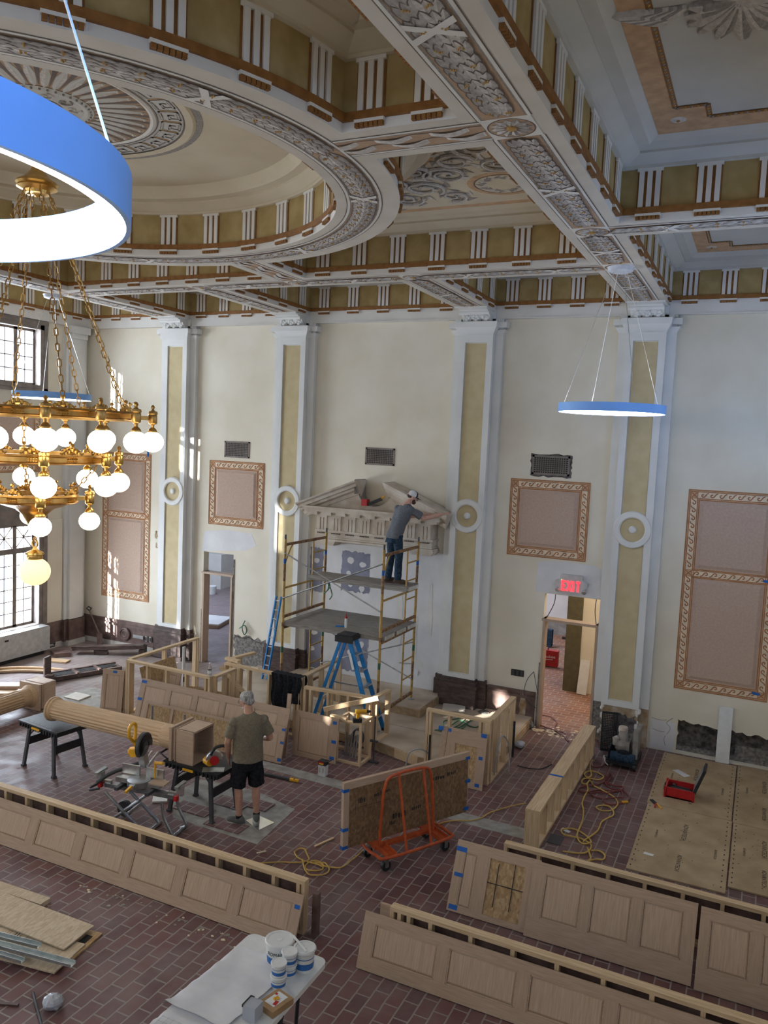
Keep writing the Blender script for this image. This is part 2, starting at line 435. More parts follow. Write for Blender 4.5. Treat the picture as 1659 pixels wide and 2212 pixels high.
def coffer(edges, parent, top, closed_edge=False, sp=.64, ztop=ZC):
    L = loop_of(edges)
    a = MB(); sweep(a, L, [(0, ZS), (0, ZT)]); struct('architrave_band', a, K['white'], parent)
    a = MB(); sweep(a, L, [(0, ZT), (.035, ZT), (.035, ZT2), (0, ZT2)]); struct('taenia_fillet', a, K['brown'], parent)
    a = MB(); sweep(a, L, [(0, ZT2), (0, ZF)]); struct('frieze_band', a, K['frieze'], parent)
    a = MB(); sweep(a, L, [(0, ZF), (.05, ZF), (.05, ZF + .03), (.07, ZF + .035), (.20, ZF + .10), (.20, ZF + .125), (.31, ZF + .135), (.33, ZF + .16), (.40, ztop)]); struct('cove_moulding', a, top, parent, smooth=False)
    tg = MB(); gt = MB()
    for ed in edges:
        T = total(ed); n = max(1, round(T / sp))
        for i in range(n):
            p, d = along(ed, (i + .5) / n); nrm = V((-d.y, d.x))
            M = Matrix(((d.x, nrm.x, 0), (d.y, nrm.y, 0), (0, 0, 1)))
            def B(mb, u, o0, o1, z0, z1, w):
                c = p + d * u + nrm * ((o0 + o1) / 2); mb.box((c.x, c.y, (z0 + z1) / 2), (w, o1 - o0, z1 - z0), M)
            tg.mat(K['brown']); B(tg, 0, .001, .010, ZT2, ZF - .035, .25)
            tg.mat(K['white'])
            for u in (-.083, 0, .083): B(tg, u, .008, .03, ZT2, ZF, .05)
            B(tg, 0, .008, .034, ZF - .03, ZF, .26)
            gt.mat(K['white']); B(gt, 0, 0, .034, ZT - .026, ZT, .26)
            gt.mat(K['brown'])
            for q in range(6): B(gt, -.105 + q * .042, .001, .036, ZT - .062, ZT - .026, .034)
    struct('triglyph', tg, None, parent); struct('guttae_strip', gt, None, parent)
ceil_root = MB()
for x0, x1, y0, y1 in [(XL, XR, YN, YF)]: ceil_root.bx(x0 - .3, x1 + .3, y0 - .3, y1 + .3, 8.70, 8.9)
CEIL = struct('ceiling', ceil_root, K['coffer'])
COF = {}
MX = lambda x: -13.83 - x
colR = [(-1.63, .72)]; colL = [(-14.52, MX(-1.63))]
ysR = [(-1.86, 2.74), (3.28, 9.12), (9.66, 14.30)]
loops = []
def add_coffer(edges, top=K['coffer'], **k):
    loops.append(loop_of(edges)); coffer(edges, CEIL, top, **k)
for (x0, x1) in colR + colL:
    for (y0, y1) in ysR: add_coffer(rect_edges(x0, x1, y0, y1))
for (x0, x1) in [(-4.63, -2.29), (-8.53, -5.27), (-11.54, -9.17)]:
    add_coffer(rect_edges(x0, x1, 11.53, 14.30)); add_coffer(rect_edges(x0, x1, -1.86, .87))
for sx in (1, -1):
    for sy in (1, -1): add_coffer(corner_edges(sx, sy), K['domew'])
circ = arc(CX, CY, RI, 0, 2 * PI, 84)
ring_edges = [circ]
loops.append(circ[:-1])
coffer(ring_edges, CEIL, K['domew'], sp=.66, ztop=8.38)
# soffit plane with the coffer openings cut out
def filled(outer, holes, z, flip=False):
    cu = bpy.data.curves.new('tmp', 'CURVE'); cu.dimensions = '2D'; cu.fill_mode = 'BOTH'
    for L in [outer] + holes:
        sp = cu.splines.new('POLY'); sp.points.add(len(L) - 1); sp.use_cyclic_u = True
        for p, q in zip(sp.points, L): p.co = (q[0], q[1], 0, 1)
    o = bpy.data.objects.new('tmp', cu); COL.objects.link(o)
    me = bpy.data.meshes.new_from_object(o.evaluated_get(bpy.context.evaluated_depsgraph_get()))
    mb = MB(); mb.add([(v.co.x, v.co.y, z) for v in me.vertices], [tuple(p.vertices) for p in me.polygons])
    bpy.data.objects.remove(o); bpy.data.curves.remove(cu); bpy.data.meshes.remove(me)
    return mb
struct('beam_soffit', filled([(XL, YN), (XR, YN), (XR, YF), (XL, YF)], loops, ZS), K['soffit'], CEIL)
# flat coffer tops
flat = MB(); [flat.bx(*((L[0].x + L[2].x) / 2 - abs(L[0].x - L[2].x) / 2, (L[0].x + L[2].x) / 2 + abs(L[0].x - L[2].x) / 2, min(L[0].y, L[2].y), max(L[0].y, L[2].y)), ZC, ZC + .05) for L in loops if len(L) == 4]
[flat.add([(p.x, p.y, ZC) for p in L], [tuple(range(len(L)))]) for L in loops if 4 < len(L) < 60]
struct('coffer_panel', flat, K['coffer'], CEIL)
# domed centre: flat disc just under the coffer level
dm = MB(); dm.lathe([(0, 8.375), (2.70, 8.375)], (CX, CY, 0), 72); struct('dome_panel', dm, K['domew'], CEIL)

# painted garlands on the soffits (flat painted ornament, modelled as a few millimetres of relief)
def strip_pts(path):
    P = [V(p) for p in path]; return P
def garland(path, w, name='painted_garland', step=.115, ties=2.1, ll=.27, zz=ZS, relief=.010):
    ed = [V(p) for p in path]; T = total(ed); mb = MB()
    nseg = max(1, int(T / .12)) if len(ed) > 2 else 1
    def at(t, s, z):
        p, d = along(ed, min(1, max(0, t / T))); n = V((-d.y, d.x)); q = p + n * s
        ex = t - min(T, max(0, t)); q = q + d * ex
        return (q.x, q.y, z)
    def ribbon(s0, s1, z, m):
        mb.mat(m)
        for i in range(nseg):
            a, b = T * i / nseg, T * (i + 1) / nseg
            mb.quad(at(a, s0, z), at(b, s0, z), at(b, s1, z), at(a, s1, z))
    ribbon(-w / 2, w / 2, zz - .002, K['tanstrip'])
    for sg in (-1, 1):
        ribbon(sg * (w / 2 + .004), sg * (w / 2 + .016), zz - .003, K['leafd'])
        ribbon(sg * (w / 2 + .016), sg * (w / 2 + .042), zz - .004, K['white'])
        ribbon(sg * (w / 2 + .042), sg * (w / 2 + .052), zz - .003, K['line'])
    r = random.Random(int(T * 1000))
    row = 0; t = T - .02; step = step * 1.12; ll = ll * 1.0
    while t > ll * .75:
        q = (t % ties) / ties if ties else .5
        env = .72 + .28 * math.sin(PI * min(1, max(0, (T - t) / T * 1.0))) if T < 3 else 1
        for j, s in enumerate((-.40, .40, -.20, .20, 0)):
            tt = t - (.0, .0, .035, .035, .06)[j] + r.uniform(-.012, .012)
            s0 = s * w * .42 * env; s1 = s * w * 1.0 * env; hw = .115 * w * (1 + .15 * r.random())
            l = ll * (.9 + .2 * r.random()); zb_ = zz - .004 - .0012 * j; zt_ = zz - .013 - .0012 * j
            L3 = lambda u, o: at(tt - l * u, s0 + (s1 - s0) * u + o, zb_ + (zt_ - zb_) * u)
            L4 = lambda u, o: at(tt - l * u, s0 + (s1 - s0) * u + o, zb_ + (zt_ - zb_) * u + .0009)
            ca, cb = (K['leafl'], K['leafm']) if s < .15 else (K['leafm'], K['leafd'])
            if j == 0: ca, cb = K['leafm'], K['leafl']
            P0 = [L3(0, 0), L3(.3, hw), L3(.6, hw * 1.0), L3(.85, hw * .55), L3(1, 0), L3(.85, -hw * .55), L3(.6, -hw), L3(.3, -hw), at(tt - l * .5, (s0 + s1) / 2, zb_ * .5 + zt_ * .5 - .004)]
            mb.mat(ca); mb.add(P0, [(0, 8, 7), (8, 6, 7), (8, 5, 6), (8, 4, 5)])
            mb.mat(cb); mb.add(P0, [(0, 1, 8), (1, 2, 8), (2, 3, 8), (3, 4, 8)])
            k = .009; mb.mat(K['line'])
            mb.add([L4(-.02, 0), L4(.3, hw + k), L4(.6, hw + k), L4(.86, hw * .6 + k), L4(1.06, 0), L4(.86, -hw * .6 - k), L4(.6, -hw - k), L4(.3, -hw - k)], [tuple(range(8))])
        if row % 2 == 0:
            mb.mat(K['berry'])
            for s in (-.26, .16):
                for q in range(3):
                    x, y, z = at(t - .1 + r.uniform(-.02, .02), s * w + q * .016, zz - .018); mb.sphere((x, y, z), .0095, 6)
        row += 1; t -= step
    if ties:
        n = max(1, round(T / ties))
        for i in range(n):
            tc = T * (i + .5) / n; mb.mat(K['white'])
            for sg in (-1, 1):
                a = .5 * w; h = .035
                mb.quad(at(tc - .13, -sg * a, zz - .02), at(tc - .13 + 2 * h, -sg * a, zz - .02), at(tc + .13, sg * a, zz - .022), at(tc + .13 - 2 * h, sg * a, zz - .022))
    struct(name, mb, None, CEIL)
def wavy(path, w, name='painted_ribbon'):
    ed = [V(p) for p in path]; T = total(ed); mb = MB()
    def at(t, s, z):
        p, d = along(ed, t / T); n = V((-d.y, d.x)); q = p + n * s; return (q.x, q.y, z)
    mb.mat(K['tanstrip']).quad(at(0, -w / 2, ZS - .002), at(T, -w / 2, ZS - .002), at(T, w / 2, ZS - .002), at(0, w / 2, ZS - .002))
    for sg in (-1, 1):
        for a, b, z, m in ((.004, .014, .003, 'leafd'), (.014, .04, .004, 'white'), (.04, .05, .003, 'line')):
            s0, s1 = sg * (w / 2 + a), sg * (w / 2 + b)
            mb.mat(K[m]).quad(at(0, s0, ZS - z), at(T, s0, ZS - z), at(T, s1, ZS - z), at(0, s1, ZS - z))
    n = 40
    for sg, ph in ((.22, 0), (-.22, 1.3)):
        for i in range(n):
            t0, t1 = T * i / n, T * (i + 1) / n
            def f(t): return sg * w + .09 * w * math.sin(ph + t * 13), .05 + .05 * abs(math.sin(ph + t * 6.5))
            (a, b), (c, d) = f(t0), f(t1)
            z0, z1 = ZS - .006 - .008 * math.sin(ph + t0 * 13), ZS - .006 - .008 * math.sin(ph + t1 * 13)
            mb.mat(K['leafl'] if math.sin(ph + t0 * 13) > -.3 else K['white'])
            mb.quad(at(t0, a - b * .5 * w * 3, z0), at(t1, c - d * .5 * w * 3, z1), at(t1, c + d * .5 * w * 3, z1), at(t0, a + b * .5 * w * 3, z0))
            mb.mat(K['line']).quad(at(t0, a - b * .5 * w * 3 - .012, ZS - .0035), at(t1, c - d * .5 * w * 3 - .012, ZS - .0035), at(t1, c - d * 1.4 * w, ZS - .0035), at(t0, a - b * 1.4 * w, ZS - .0035))
    struct(name, mb, None, CEIL)
def rosette(x, y, s=.40, z=ZS):
    mb = MB(); mb.mat(K['white']).bx(x - s / 2, x + s / 2, y - s / 2, y + s / 2, z - .004, z)
    mb.mat(K['line']).lathe([(s * .44, z - .005), (s * .47, z - .005)], (x, y, 0), 28)
    mb.mat(K['tanstrip']).lathe([(0, z - .0045), (s * .44, z - .0045)], (x, y, 0), 28)
    for k in range(12):
        a = k * PI / 6; d = V((math.cos(a), math.sin(a))); n = V((-d.y, d.x))
        P = lambda r, o, zz: (x + d.x * r * s + n.x * o * s, y + d.y * r * s + n.y * o * s, zz)
        mb.mat(K['leafl']).add([P(.1, 0, z - .008), P(.3, .09, z - .007), P(.42, 0, z - .007), P(.3, -.09, z - .007), P(.3, 0, z - .016)], [(0, 1, 4), (1, 2, 4)])
        mb.mat(K['leafd']).add([P(.1, 0, z - .008), P(.3, .09, z - .007), P(.42, 0, z - .007), P(.3, -.09, z - .007), P(.3, 0, z - .016)], [(2, 3, 4), (3, 0, 4)])
    mb.mat(K['berry']).sphere((x, y, z - .008), s * .11, 10, (1, 1, .4))
    struct('painted_rosette', mb, None, CEIL)
XA, XB = -1.965, MX(-1.965)
for xx in (XA, XB):
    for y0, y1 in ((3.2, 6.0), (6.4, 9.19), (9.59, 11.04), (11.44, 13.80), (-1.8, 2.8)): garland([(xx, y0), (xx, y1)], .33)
    for yy in (6.20, 9.39, 11.24): rosette(xx, yy)
    rosette(xx, 3.0)
for x0, x1 in ((-11.65, -9.05), (-8.65, -7.15), (-6.75, -5.15), (-4.75, -2.17)): garland([(x0, 11.24), (x1, 11.24)], .25, ties=1.3)
for xx in (-8.85, -6.95, -4.95): rosette(xx, 11.24, .34)
for xx in (-8.85, -4.95): garland([(xx, 11.44), (xx, 13.80)], .31)
for x0, x1 in ((-1.76, .75), (-14.5, MX(-1.76))): garland([(x0, 9.39), (x1, 9.39)], .25, ties=1.3)
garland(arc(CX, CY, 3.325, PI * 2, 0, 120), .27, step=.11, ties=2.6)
wavy([(-3.44, 6.2), (-2.17, 6.2)], .28); wavy([(-6.95, 9.7), (-6.95, 11.06)], .28); wavy([(-10.46, 6.2), (-11.6, 6.2)], .28)

# ceiling medallion in the dome
def medallion():
    z = 8.372; mb = MB()
    mb.mat(K['leafd']).lathe([(1.50, z - .004), (1.60, z - .001)], (CX, CY, 0), 72)
    mb.mat(K['domew']).lathe([(1.42, z - .012), (1.50, z - .020), (1.53, z - .006)], (CX, CY, 0), 72)
    mb.mat(K['coffer']).lathe([(1.12, z - .004), (1.42, z - .004)], (CX, CY, 0), 72)
    mb.mat(K['line']).lathe([(1.40, z - .006), (1.415, z - .006)], (CX, CY, 0), 72).lathe([(1.13, z - .006), (1.145, z - .006)], (CX, CY, 0), 72)
    mb.mat(K['white']).lathe([(1.06, z - .008), (1.09, z - .018), (1.12, z - .008)], (CX, CY, 0), 72)
    mb.mat(K['tanstrip']).lathe([(0, z - .003), (1.06, z - .003)], (CX, CY, 0), 72)
    def P(r, a, dz): return (CX + r * math.cos(a), CY + r * math.sin(a), z - dz)
    def arcbox(r0, r1, a0, a1, dz, m):
        mb.mat(m).quad(P(r0, a0, dz), P(r0, a1, dz), P(r1, a1, dz), P(r1, a0, dz))
    n = 28; st = 2 * PI / n
    for k in range(n):   # Greek key
        a = k * st; u = st / 8
        for (r0, r1, i0, i1) in ((1.17, 1.20, 0, 7), (1.17, 1.38, 0, 1), (1.35, 1.38, 0, 6), (1.25, 1.38, 5, 6), (1.25, 1.28, 2.5, 6), (1.25, 1.32, 2.5, 3.4)):
            arcbox(r0, r1, a + i0 * u, a + i1 * u, .009, K['leafd']); 
            arcbox(r0 + .012, r1 - .006, a + i0 * u + .004, a + i1 * u - .003, .011, K['leafl'])
        arcbox(1.18, 1.37, a + 7.2 * u, a + 7.8 * u, .008, K['berry'])
    for k in range(36):  # long pointed rays
        a = k * PI / 18; w = .062
        for sg in (-1, 1):
            mb.mat(K['leafl'] if sg * math.sin(a + .6) > 0 else K['coffer'])
            mb.add([P(.50, a, .014), P(.56, a + sg * w * .9, .006), P(.80, a + sg * w, .006), P(1.02, a + sg * w * .25, .006), P(1.04, a, .012)], [(0, 1, 2, 3, 4)])
        mb.mat(K['line']).add([P(.5, a + PI / 36 - .004, .0045), P(1.05, a + PI / 36 - .03, .0045), P(1.05, a + PI / 36 + .03, .0045), P(.5, a + PI / 36 + .004, .0045)], [(0, 1, 2, 3)])
        mb.mat(K['white']).sphere(P(1.0, a, .008), .02, 6)
    mb.mat(K['coffer']).lathe([(.2, z - .008), (.40, z - .012), (.44, z - .022), (.50, z - .008)], (CX, CY, 0), 48)
    for k in range(40):
        a = k * PI / 20; mb.mat(K['leafd']).sphere(P(.47, a, .02), .014, 6)
    for k in range(10):
        a = k * PI / 5
        pts = [P(.30 + .085 * (1 - t / 9) * math.cos(t * .9), a + .28 * (1 - t / 9) * math.sin(t * .9), .016) for t in range(9)]
        mb.mat(K['leafl'] if k % 2 else K['leafd']).tube(pts, .011, 5)
    mb.mat(K['leafl']).lathe([(0, z - .02), (.12, z - .02), (.18, z - .008)], (CX, CY, 0), 32)
    struct('ceiling_medallion', mb, None, CEIL)
medallion()
# painted scroll work and wreath in the corner coffers of the square bay
def scrollwork(sx, sy):
    z = ZC - .004; mb = MB(); r = random.Random(3)
    W = lambda x, y, dz=0: (CX + sx * (x - CX), CY + sy * (y - CY), z - dz)
    mb.mat(K['bordr']).add([W(-2.70, 6.92), W(-2.70, 10.55), W(-6.24, 10.55)] + [W(CX + 4.05 * math.cos(a), CY + 4.05 * math.sin(a)) for a in (1.39, 1.2, 1.0, .8, .6, .4, .18)], [tuple(range(10))])
    mb.mat(K['domew'])
    mb.add([W(-2.80, 7.2, .002), W(-2.80, 10.42, .002), W(-5.6, 10.42, .002)] + [W(CX + 4.12 * math.cos(a), CY + 4.12 * math.sin(a), .002) for a in (1.25, 1.1, .95, .8, .65, .5, .35, .24)], [tuple(range(11))])
    def spiral(cx, cy, R, turns, dirn, a0):
        n = int(26 * turns); pts = []
        for i in range(n + 1):
            t = i / n; a = a0 + dirn * t * turns * 2 * PI; rr = R * (1 - t * .86)
            pts.append(W(cx + rr * math.cos(a), cy + rr * math.sin(a), .008))
        mb.mat(K['leafd']).tube(pts, [.034 * (1 - .6 * i / n) for i in range(n + 1)], 5)
        mb.mat(K['leafl']).tube([(p[0] + .012, p[1] - .012, p[2] - .012) for p in pts], [.022 * (1 - .6 * i / n) for i in range(n + 1)], 5)
        for i in range(0, n, 4):
            t = i / n; a = a0 + dirn * t * turns * 2 * PI; rr = R * (1 - t * .86); l = .16 * (1 - .6 * t)
            da = a + dirn * .5
            A = (cx + rr * math.cos(a), cy + rr * math.sin(a)); B = (cx + (rr + l) * math.cos(da), cy + (rr + l) * math.sin(da))
            C = (cx + (rr + l * .7) * math.cos(a - dirn * .12), cy + (rr + l * .7) * math.sin(a - dirn * .12))
            mb.mat(K['leafd'] if i % 8 else K['leafl']).add([W(*A, .006), W(*C, .012), W(*B, .006)], [(0, 1, 2)])
    for (x, y, R, t, d, a) in ((-3.1, 8.45, .26, 1.7, 1, 2), (-3.45, 8.8, .24, 1.6, -1, 0), (-3.0, 9.0, .22, 1.5, 1, 1), (-3.7, 9.2, .28, 1.8, 1, 3), (-4.0, 9.0, .20, 1.5, -1, 2), (-4.15, 9.6, .27, 1.7, -1, 1), (-4.55, 9.95, .25, 1.6, 1, 0), (-4.4, 9.4, .18, 1.4, 1, 2), (-3.9, 10.0, .2, 1.4, -1, 2), (-2.95, 7.9, .22, 1.5, -1, 2), (-5.0, 10.2, .22, 1.5, -1, 2)):
        spiral(x, y, R, t, d, a)
    mx, my, mr = -3.16, 9.74, .30
    mb.mat(K['bordr']).lathe([(0, z - .004), (mr * 1.45, z - .004)], W(mx, my, -z + z)[:2] + (0,), 32)
    mb.mat(K['domew']).lathe([(0, z - .006), (mr * 1.12, z - .006)], W(mx, my)[:2] + (0,), 32)
    mb.mat(K['line']).lathe([(mr * 1.12, z - .007), (mr * 1.18, z - .007)], W(mx, my)[:2] + (0,), 32)
    for k in range(26):
        a = k * 2 * PI / 26; rr = mr * (.78 + .1 * (k % 2))
        A = W(mx + rr * math.cos(a), my + rr * math.sin(a), .01); B = W(mx + (rr + .07) * math.cos(a + .3), my + (rr + .07) * math.sin(a + .3), .008); C = W(mx + (rr - .05) * math.cos(a + .35), my + (rr - .05) * math.sin(a + .35), .008)
        mb.mat(K['leafd'] if k % 3 else K['leafl']).add([A, B, C], [(0, 1, 2)])
    struct('painted_scrolls', mb, None, CEIL)
for sx, sy in ((1, 1), (-1, 1), (1, -1)): scrollwork(sx, sy)
# painted border and palmette in the right hand coffers
def right_coffer(y0, y1, ornament):
    z = ZC - .003; x0, x1 = -1.63 + .40, .72 - .40; y0 += .40; y1 -= .40; mb = MB(); b = .33
    mb.mat(K['bordr'])
    mb.bx(x0, x1, y0, y0 + b, z - .002, z).bx(x0, x1, y1 - b, y1, z - .002, z).bx(x0, x0 + .22, y0, y1, z - .002, z).bx(x1 - .22, x1, y0, y1, z - .002, z)
    X0, X1, Y0, Y1 = x0 + .22, x1 - .22, y0 + .61, y1 - .61; s = .14; k = .29
    mb.bx(x0, X0 + 2 * s, y0, Y0, z - .0022, z).bx(X1 - 2 * s, x1, y0, Y0, z - .0022, z).bx(x0, X0 + 2 * s, Y1, y1, z - .0022, z).bx(X1 - 2 * s, x1, Y1, y1, z - .0022, z)
    loop = [(X0 + 2 * s, Y0 - k), (X1 - 2 * s, Y0 - k), (X1 - 2 * s, Y0), (X1, Y0), (X1, Y1), (X1 - 2 * s, Y1), (X1 - 2 * s, Y1 + k), (X0 + 2 * s, Y1 + k), (X0 + 2 * s, Y1), (X0, Y1), (X0, Y0), (X0 + 2 * s, Y0)]
    for i in range(12):
        a, c = V(loop[i]), V(loop[(i + 1) % 12])
        mb.mat(K['brown']).bar((a.x, a.y, z - .004), (c.x, c.y, z - .004), .05, .006)
        n = max(1, int((c - a).length / .05))
        for k in range(n):
            p = a.lerp(c, (k + .5) / n); mb.mat(K['berry'] if k % 2 else K['leafd']).sphere((p.x, p.y, z - .008), .016, 5)
    for px in (x0 + .22, x1 - .22):
        for py in (y0 + .32, y1 - .32):
            mb.mat(K['leafl']).lathe([(.0, z - .012), (.045, z - .01), (.075, z - .003)], (px, py, 0), 14); mb.mat(K['berry']).sphere((px, py, z - .012), .018, 6)
    if ornament:
        ox, oy = -.42, 6.22
        for k in range(11):
            a = PI * .5 - (k - 5) * .27; l = .58 - .05 * abs(k - 5)
            pts = [(ox + math.cos(a - .25 * (k - 5) / 5 * t) * l * t, oy + .12 + math.sin(a - .25 * (k - 5) / 5 * t) * l * t, z - .012) for t in (0, .25, .5, .75, 1)]
            mb.mat(K['leafl']).tube(pts, [.012, .03, .05, .055, .02], 6); mb.mat(K['leafd']).tube([(p[0] + .03, p[1] - .01, p[2] + .008) for p in pts], [.012, .035, .055, .06, .03], 6)
        for sg in (-1, 1):
            for j in range(7):
                a = PI * .5 - sg * (.9 + .14 * j); c = (ox + sg * .34, oy + .10)
                pts = [(c[0] + sg * .03 * j + math.cos(a) * .36 * t, c[1] + math.sin(a) * .30 * t, z - .01) for t in (0, .4, .8, 1)]
                mb.mat(K['leafd'] if j % 2 else K['leafl']).tube(pts, [.02, .045, .035, .006], 5)
        mb.mat(K['leafl']).lathe([(0, z - .03), (.16, z - .02), (.2, z - .002)], (ox, oy + .1, 0), 20)
    struct('painted_border', mb, None, CEIL)
right_coffer(3.28, 9.12, True); right_coffer(9.66, 14.30, False)

# ------------------------------------------------------------------ walls
def wall_grid(mb, xs, zs, openings, fn, d0, d1):
    xs = sorted(set(xs + [o[0] for o in openings] + [o[1] for o in openings])); zs = sorted(set(zs + [o[2] for o in openings] + [o[3] for o in openings]))
    for i in range(len(xs) - 1):
        for j in range(len(zs) - 1):
            cx, cz = (xs[i] + xs[i + 1]) / 2, (zs[j] + zs[j + 1]) / 2
            if any(o[0] < cx < o[1] and o[2] < cz < o[3] for o in openings): continue
            p = [fn(xs[i], zs[j]), fn(xs[i + 1], zs[j]), fn(xs[i + 1], zs[j + 1]), fn(xs[i], zs[j + 1])]
            n = fn(0, 0, True)
            a = [V(q) + n * d0 for q in p]; b = [V(q) + n * d1 for q in p]
            mb.add(a + b, [(0, 1, 2, 3), (7, 6, 5, 4), (0, 4, 5, 1), (1, 5, 6, 2), (2, 6, 7, 3), (3, 7, 4, 0)])
    return mb
DOORL, DOORR = (-11.10, -10.30, 0, 2.50), (-3.44, -2.45, 0, 2.49)
wb = MB(); wall_grid(wb, [XL - .3, XR + .3], [0, 7.9], [DOORL, DOORR, (-1.02, .80, .04, .60)], lambda x, z, n=False: V((0, 1, 0)) if n else (x, YF, z), 0, .18)
WB = struct('wall_back', wb, K['cream'])
# skim patches on the far wall
pt = MB(); y = YF - .002
pt.prism([(-11.15, 2.5), (-10.0, 2.62), (-9.72, 2.75), (-9.85, 3.0), (-10.5, 3.03), (-11.1, 2.95)], lambda u, v, d: (u, y - d, v), 0, .001)
pt.prism([(-3.62, 2.5), (-3.6, 3.05), (-3.3, 3.1), (-2.6, 3.08), (-2.42, 3.0), (-2.42, 2.5)], lambda u, v, d: (u, y - d, v), 0, .001)
pt.prism([(-2.5, .9), (-2.44, 2.3), (-2.36, 2.3), (-2.36, 1.0)], lambda u, v, d: (u, y - d, v), 0, .001)
struct('skim_patch', pt, K['patch'], WB)
# chimney breast wall board behind the scaffold: skimmed board with bare blue grey areas
cb = MB(); cb.bx(-8.42, -5.42, YF - .03, YF, .3, 3.02); struct('skimmed_board', cb, K['patch'], WB)
bb = MB(); yb = YF - .033
def blob(x0, x1, z0, z1, seed, m, j=.05, n=9, mb=None, yy=yb):
    r = random.Random(seed); P = []
    for k in range(n): P.append((x0 + (x1 - x0) * k / n, z0 + r.uniform(-j, j)))
    for k in range(n): P.append((x1 + r.uniform(-j, j) * .7, z0 + (z1 - z0) * k / n))
    for k in range(n): P.append((x1 - (x1 - x0) * k / n, z1 + r.uniform(-j, j)))
    for k in range(n): P.append((x0 + r.uniform(-j, j) * .7, z1 - (z1 - z0) * k / n))
    (mb or bb).mat(m).prism(P, lambda u, v, d: (u, yy - d, v), 0, .0012)
blob(-7.62, -6.98, 2.05, 2.86, 1, K['mudpurp'], .022, 16); blob(-8.36, -8.05, 1.95, 2.86, 2, K['mudpurp'], .02, 14)
blob(-7.62, -6.95, .42, 1.32, 3, K['mudpurp'], .025, 16); blob(-8.4, -8.0, .34, 1.36, 4, K['mudpurp'], .02, 14)
r = random.Random(5)
for (x, z) in ((-7.42, 2.68), (-7.14, 2.62), (-7.45, 2.42), (-7.12, 2.33), (-7.14, 2.14), (-7.4, 2.2), (-8.2, 2.6), (-8.15, 2.3), (-7.4, 1.15), (-7.1, 1.0), (-7.35, .8), (-8.2, 1.1), (-8.25, .75), (-7.1, .6)):
    w = r.uniform(.05, .09); h = r.uniform(.05, .08)
    bb.mat(K['patch']).prism([(x + w * math.cos(a * PI / 5) * r.uniform(.8, 1.15), z + h * math.sin(a * PI / 5) * r.uniform(.8, 1.15)) for a in range(10)], lambda u, v, d: (u, yb - d, v), .0012, .0022)
for (x, z, w, h) in ((-6.3, 1.6, .12, 1.2), (-5.95, 1.3, .10, .9), (-5.65, 1.9, .08, 1.0), (-6.0, .8, .5, .12)):
    blob(x - w / 2, x + w / 2, z - h / 2, z + h / 2, int(x * -100), K['white'], .03)
struct('joint_compound', bb, None, WB)
# left wall, right wall and the wall behind the camera
WIN = [(10.35, 13.10, .58, 3.02), (10.35, 13.10, 5.92, 7.30)]
for y0 in (5.6, .55, -1.8): WIN += [(y0 - .0, y0 + 2.2, .58, 3.02), (y0, y0 + 2.2, 5.92, 7.30)]
wl = MB(); wall_grid(wl, [YN - .3, YF + .3], [0, 7.9], WIN, lambda y, z, n=False: V((-1, 0, 0)) if n else (XL, y, z), 0, .45)
WL = struct('wall_left', wl, K['cream'])
wr = MB(); wr.bx(XR, XR + .3, YN - .3, YF + .3, 0, 7.9); struct('wall_right', wr, K['cream'])
fl = MB(); fl.bx(XL - .45, XR + .3, YN - .3, YF + .02, -.12, 0); FLOOR = struct('floor', fl, K['floorbrick'])
def flpatch(name, poly, m, z=.004):
    mb = MB(); mb.prism(poly, lambda u, v, d: (u, v, d), 0, z); return struct(name, mb, m, FLOOR)
flpatch('concrete_strip', [(-6.9, 10.46), (-6.9, 10.24), (-2.30, 10.06), (-2.30, 10.36), (-4.2, 10.40)], K['concrete'])
flpatch('concrete_strip', [(-7.25, 8.75), (-6.75, 8.25), (-5.40, 8.22), (-5.50, 9.28), (-6.3, 9.5), (-7.2, 9.4)], K['concrete'])
flpatch('concrete_strip', [(-11.85, 10.75), (-11.75, 11.75), (-11.0, 11.75), (-10.35, 11.05), (-10.55, 10.55)], K['concrete'])
flpatch('concrete_strip', [(-2.2, 10.0), (-2.0, 9.2), (-1.95, 8.4), (-2.35, 8.4), (-2.5, 9.3)], K['concrete'], .003)
mb = MB()
for (x0, x1, y0, y1) in ((-6.6, -6.1, 8.85, 9.12), (-6.1, -5.8, 9.0, 9.25), (-6.95, -6.4, 8.45, 8.7), (-6.3, -5.75, 8.3, 8.55)): mb.bx(x0, x1, y0, y1, .004, .018)
struct('loose_pavers', mb, K['floorbrick'], FLOOR)
mb = MB(); r = random.Random(11)
for k in range(60):
    x = r.uniform(-6.6, -3.9); yy = 6.55 - abs(r.gauss(0, .10)); s = r.uniform(.006, .022)
    mb.mat(K['concrete'] if k % 3 else K['bordc']).prism([(x + s * math.cos(a) * r.uniform(.6, 1.6), yy + s * math.sin(a) * r.uniform(.6, 1.3)) for a in (0, 1, 2, 3, 4, 5)], lambda u, v, d: (u, v, d), 0, .006)
for k in range(60):
    x = r.uniform(-3.5, -2.4); yy = 14.25 + r.gauss(0, .12); s = r.uniform(.02, .05)
    mb.mat(K['bordc']).prism([(x + s * math.cos(a) * r.uniform(.6, 1.6), yy + s * math.sin(a) * r.uniform(.6, 1.3)) for a in (0, 1, 2, 3, 4, 5)], lambda u, v, d: (u, v, d), 0, .005)
o = struct('mortar_crumbs', mb, None, FLOOR); o['kind'] = 'stuff'
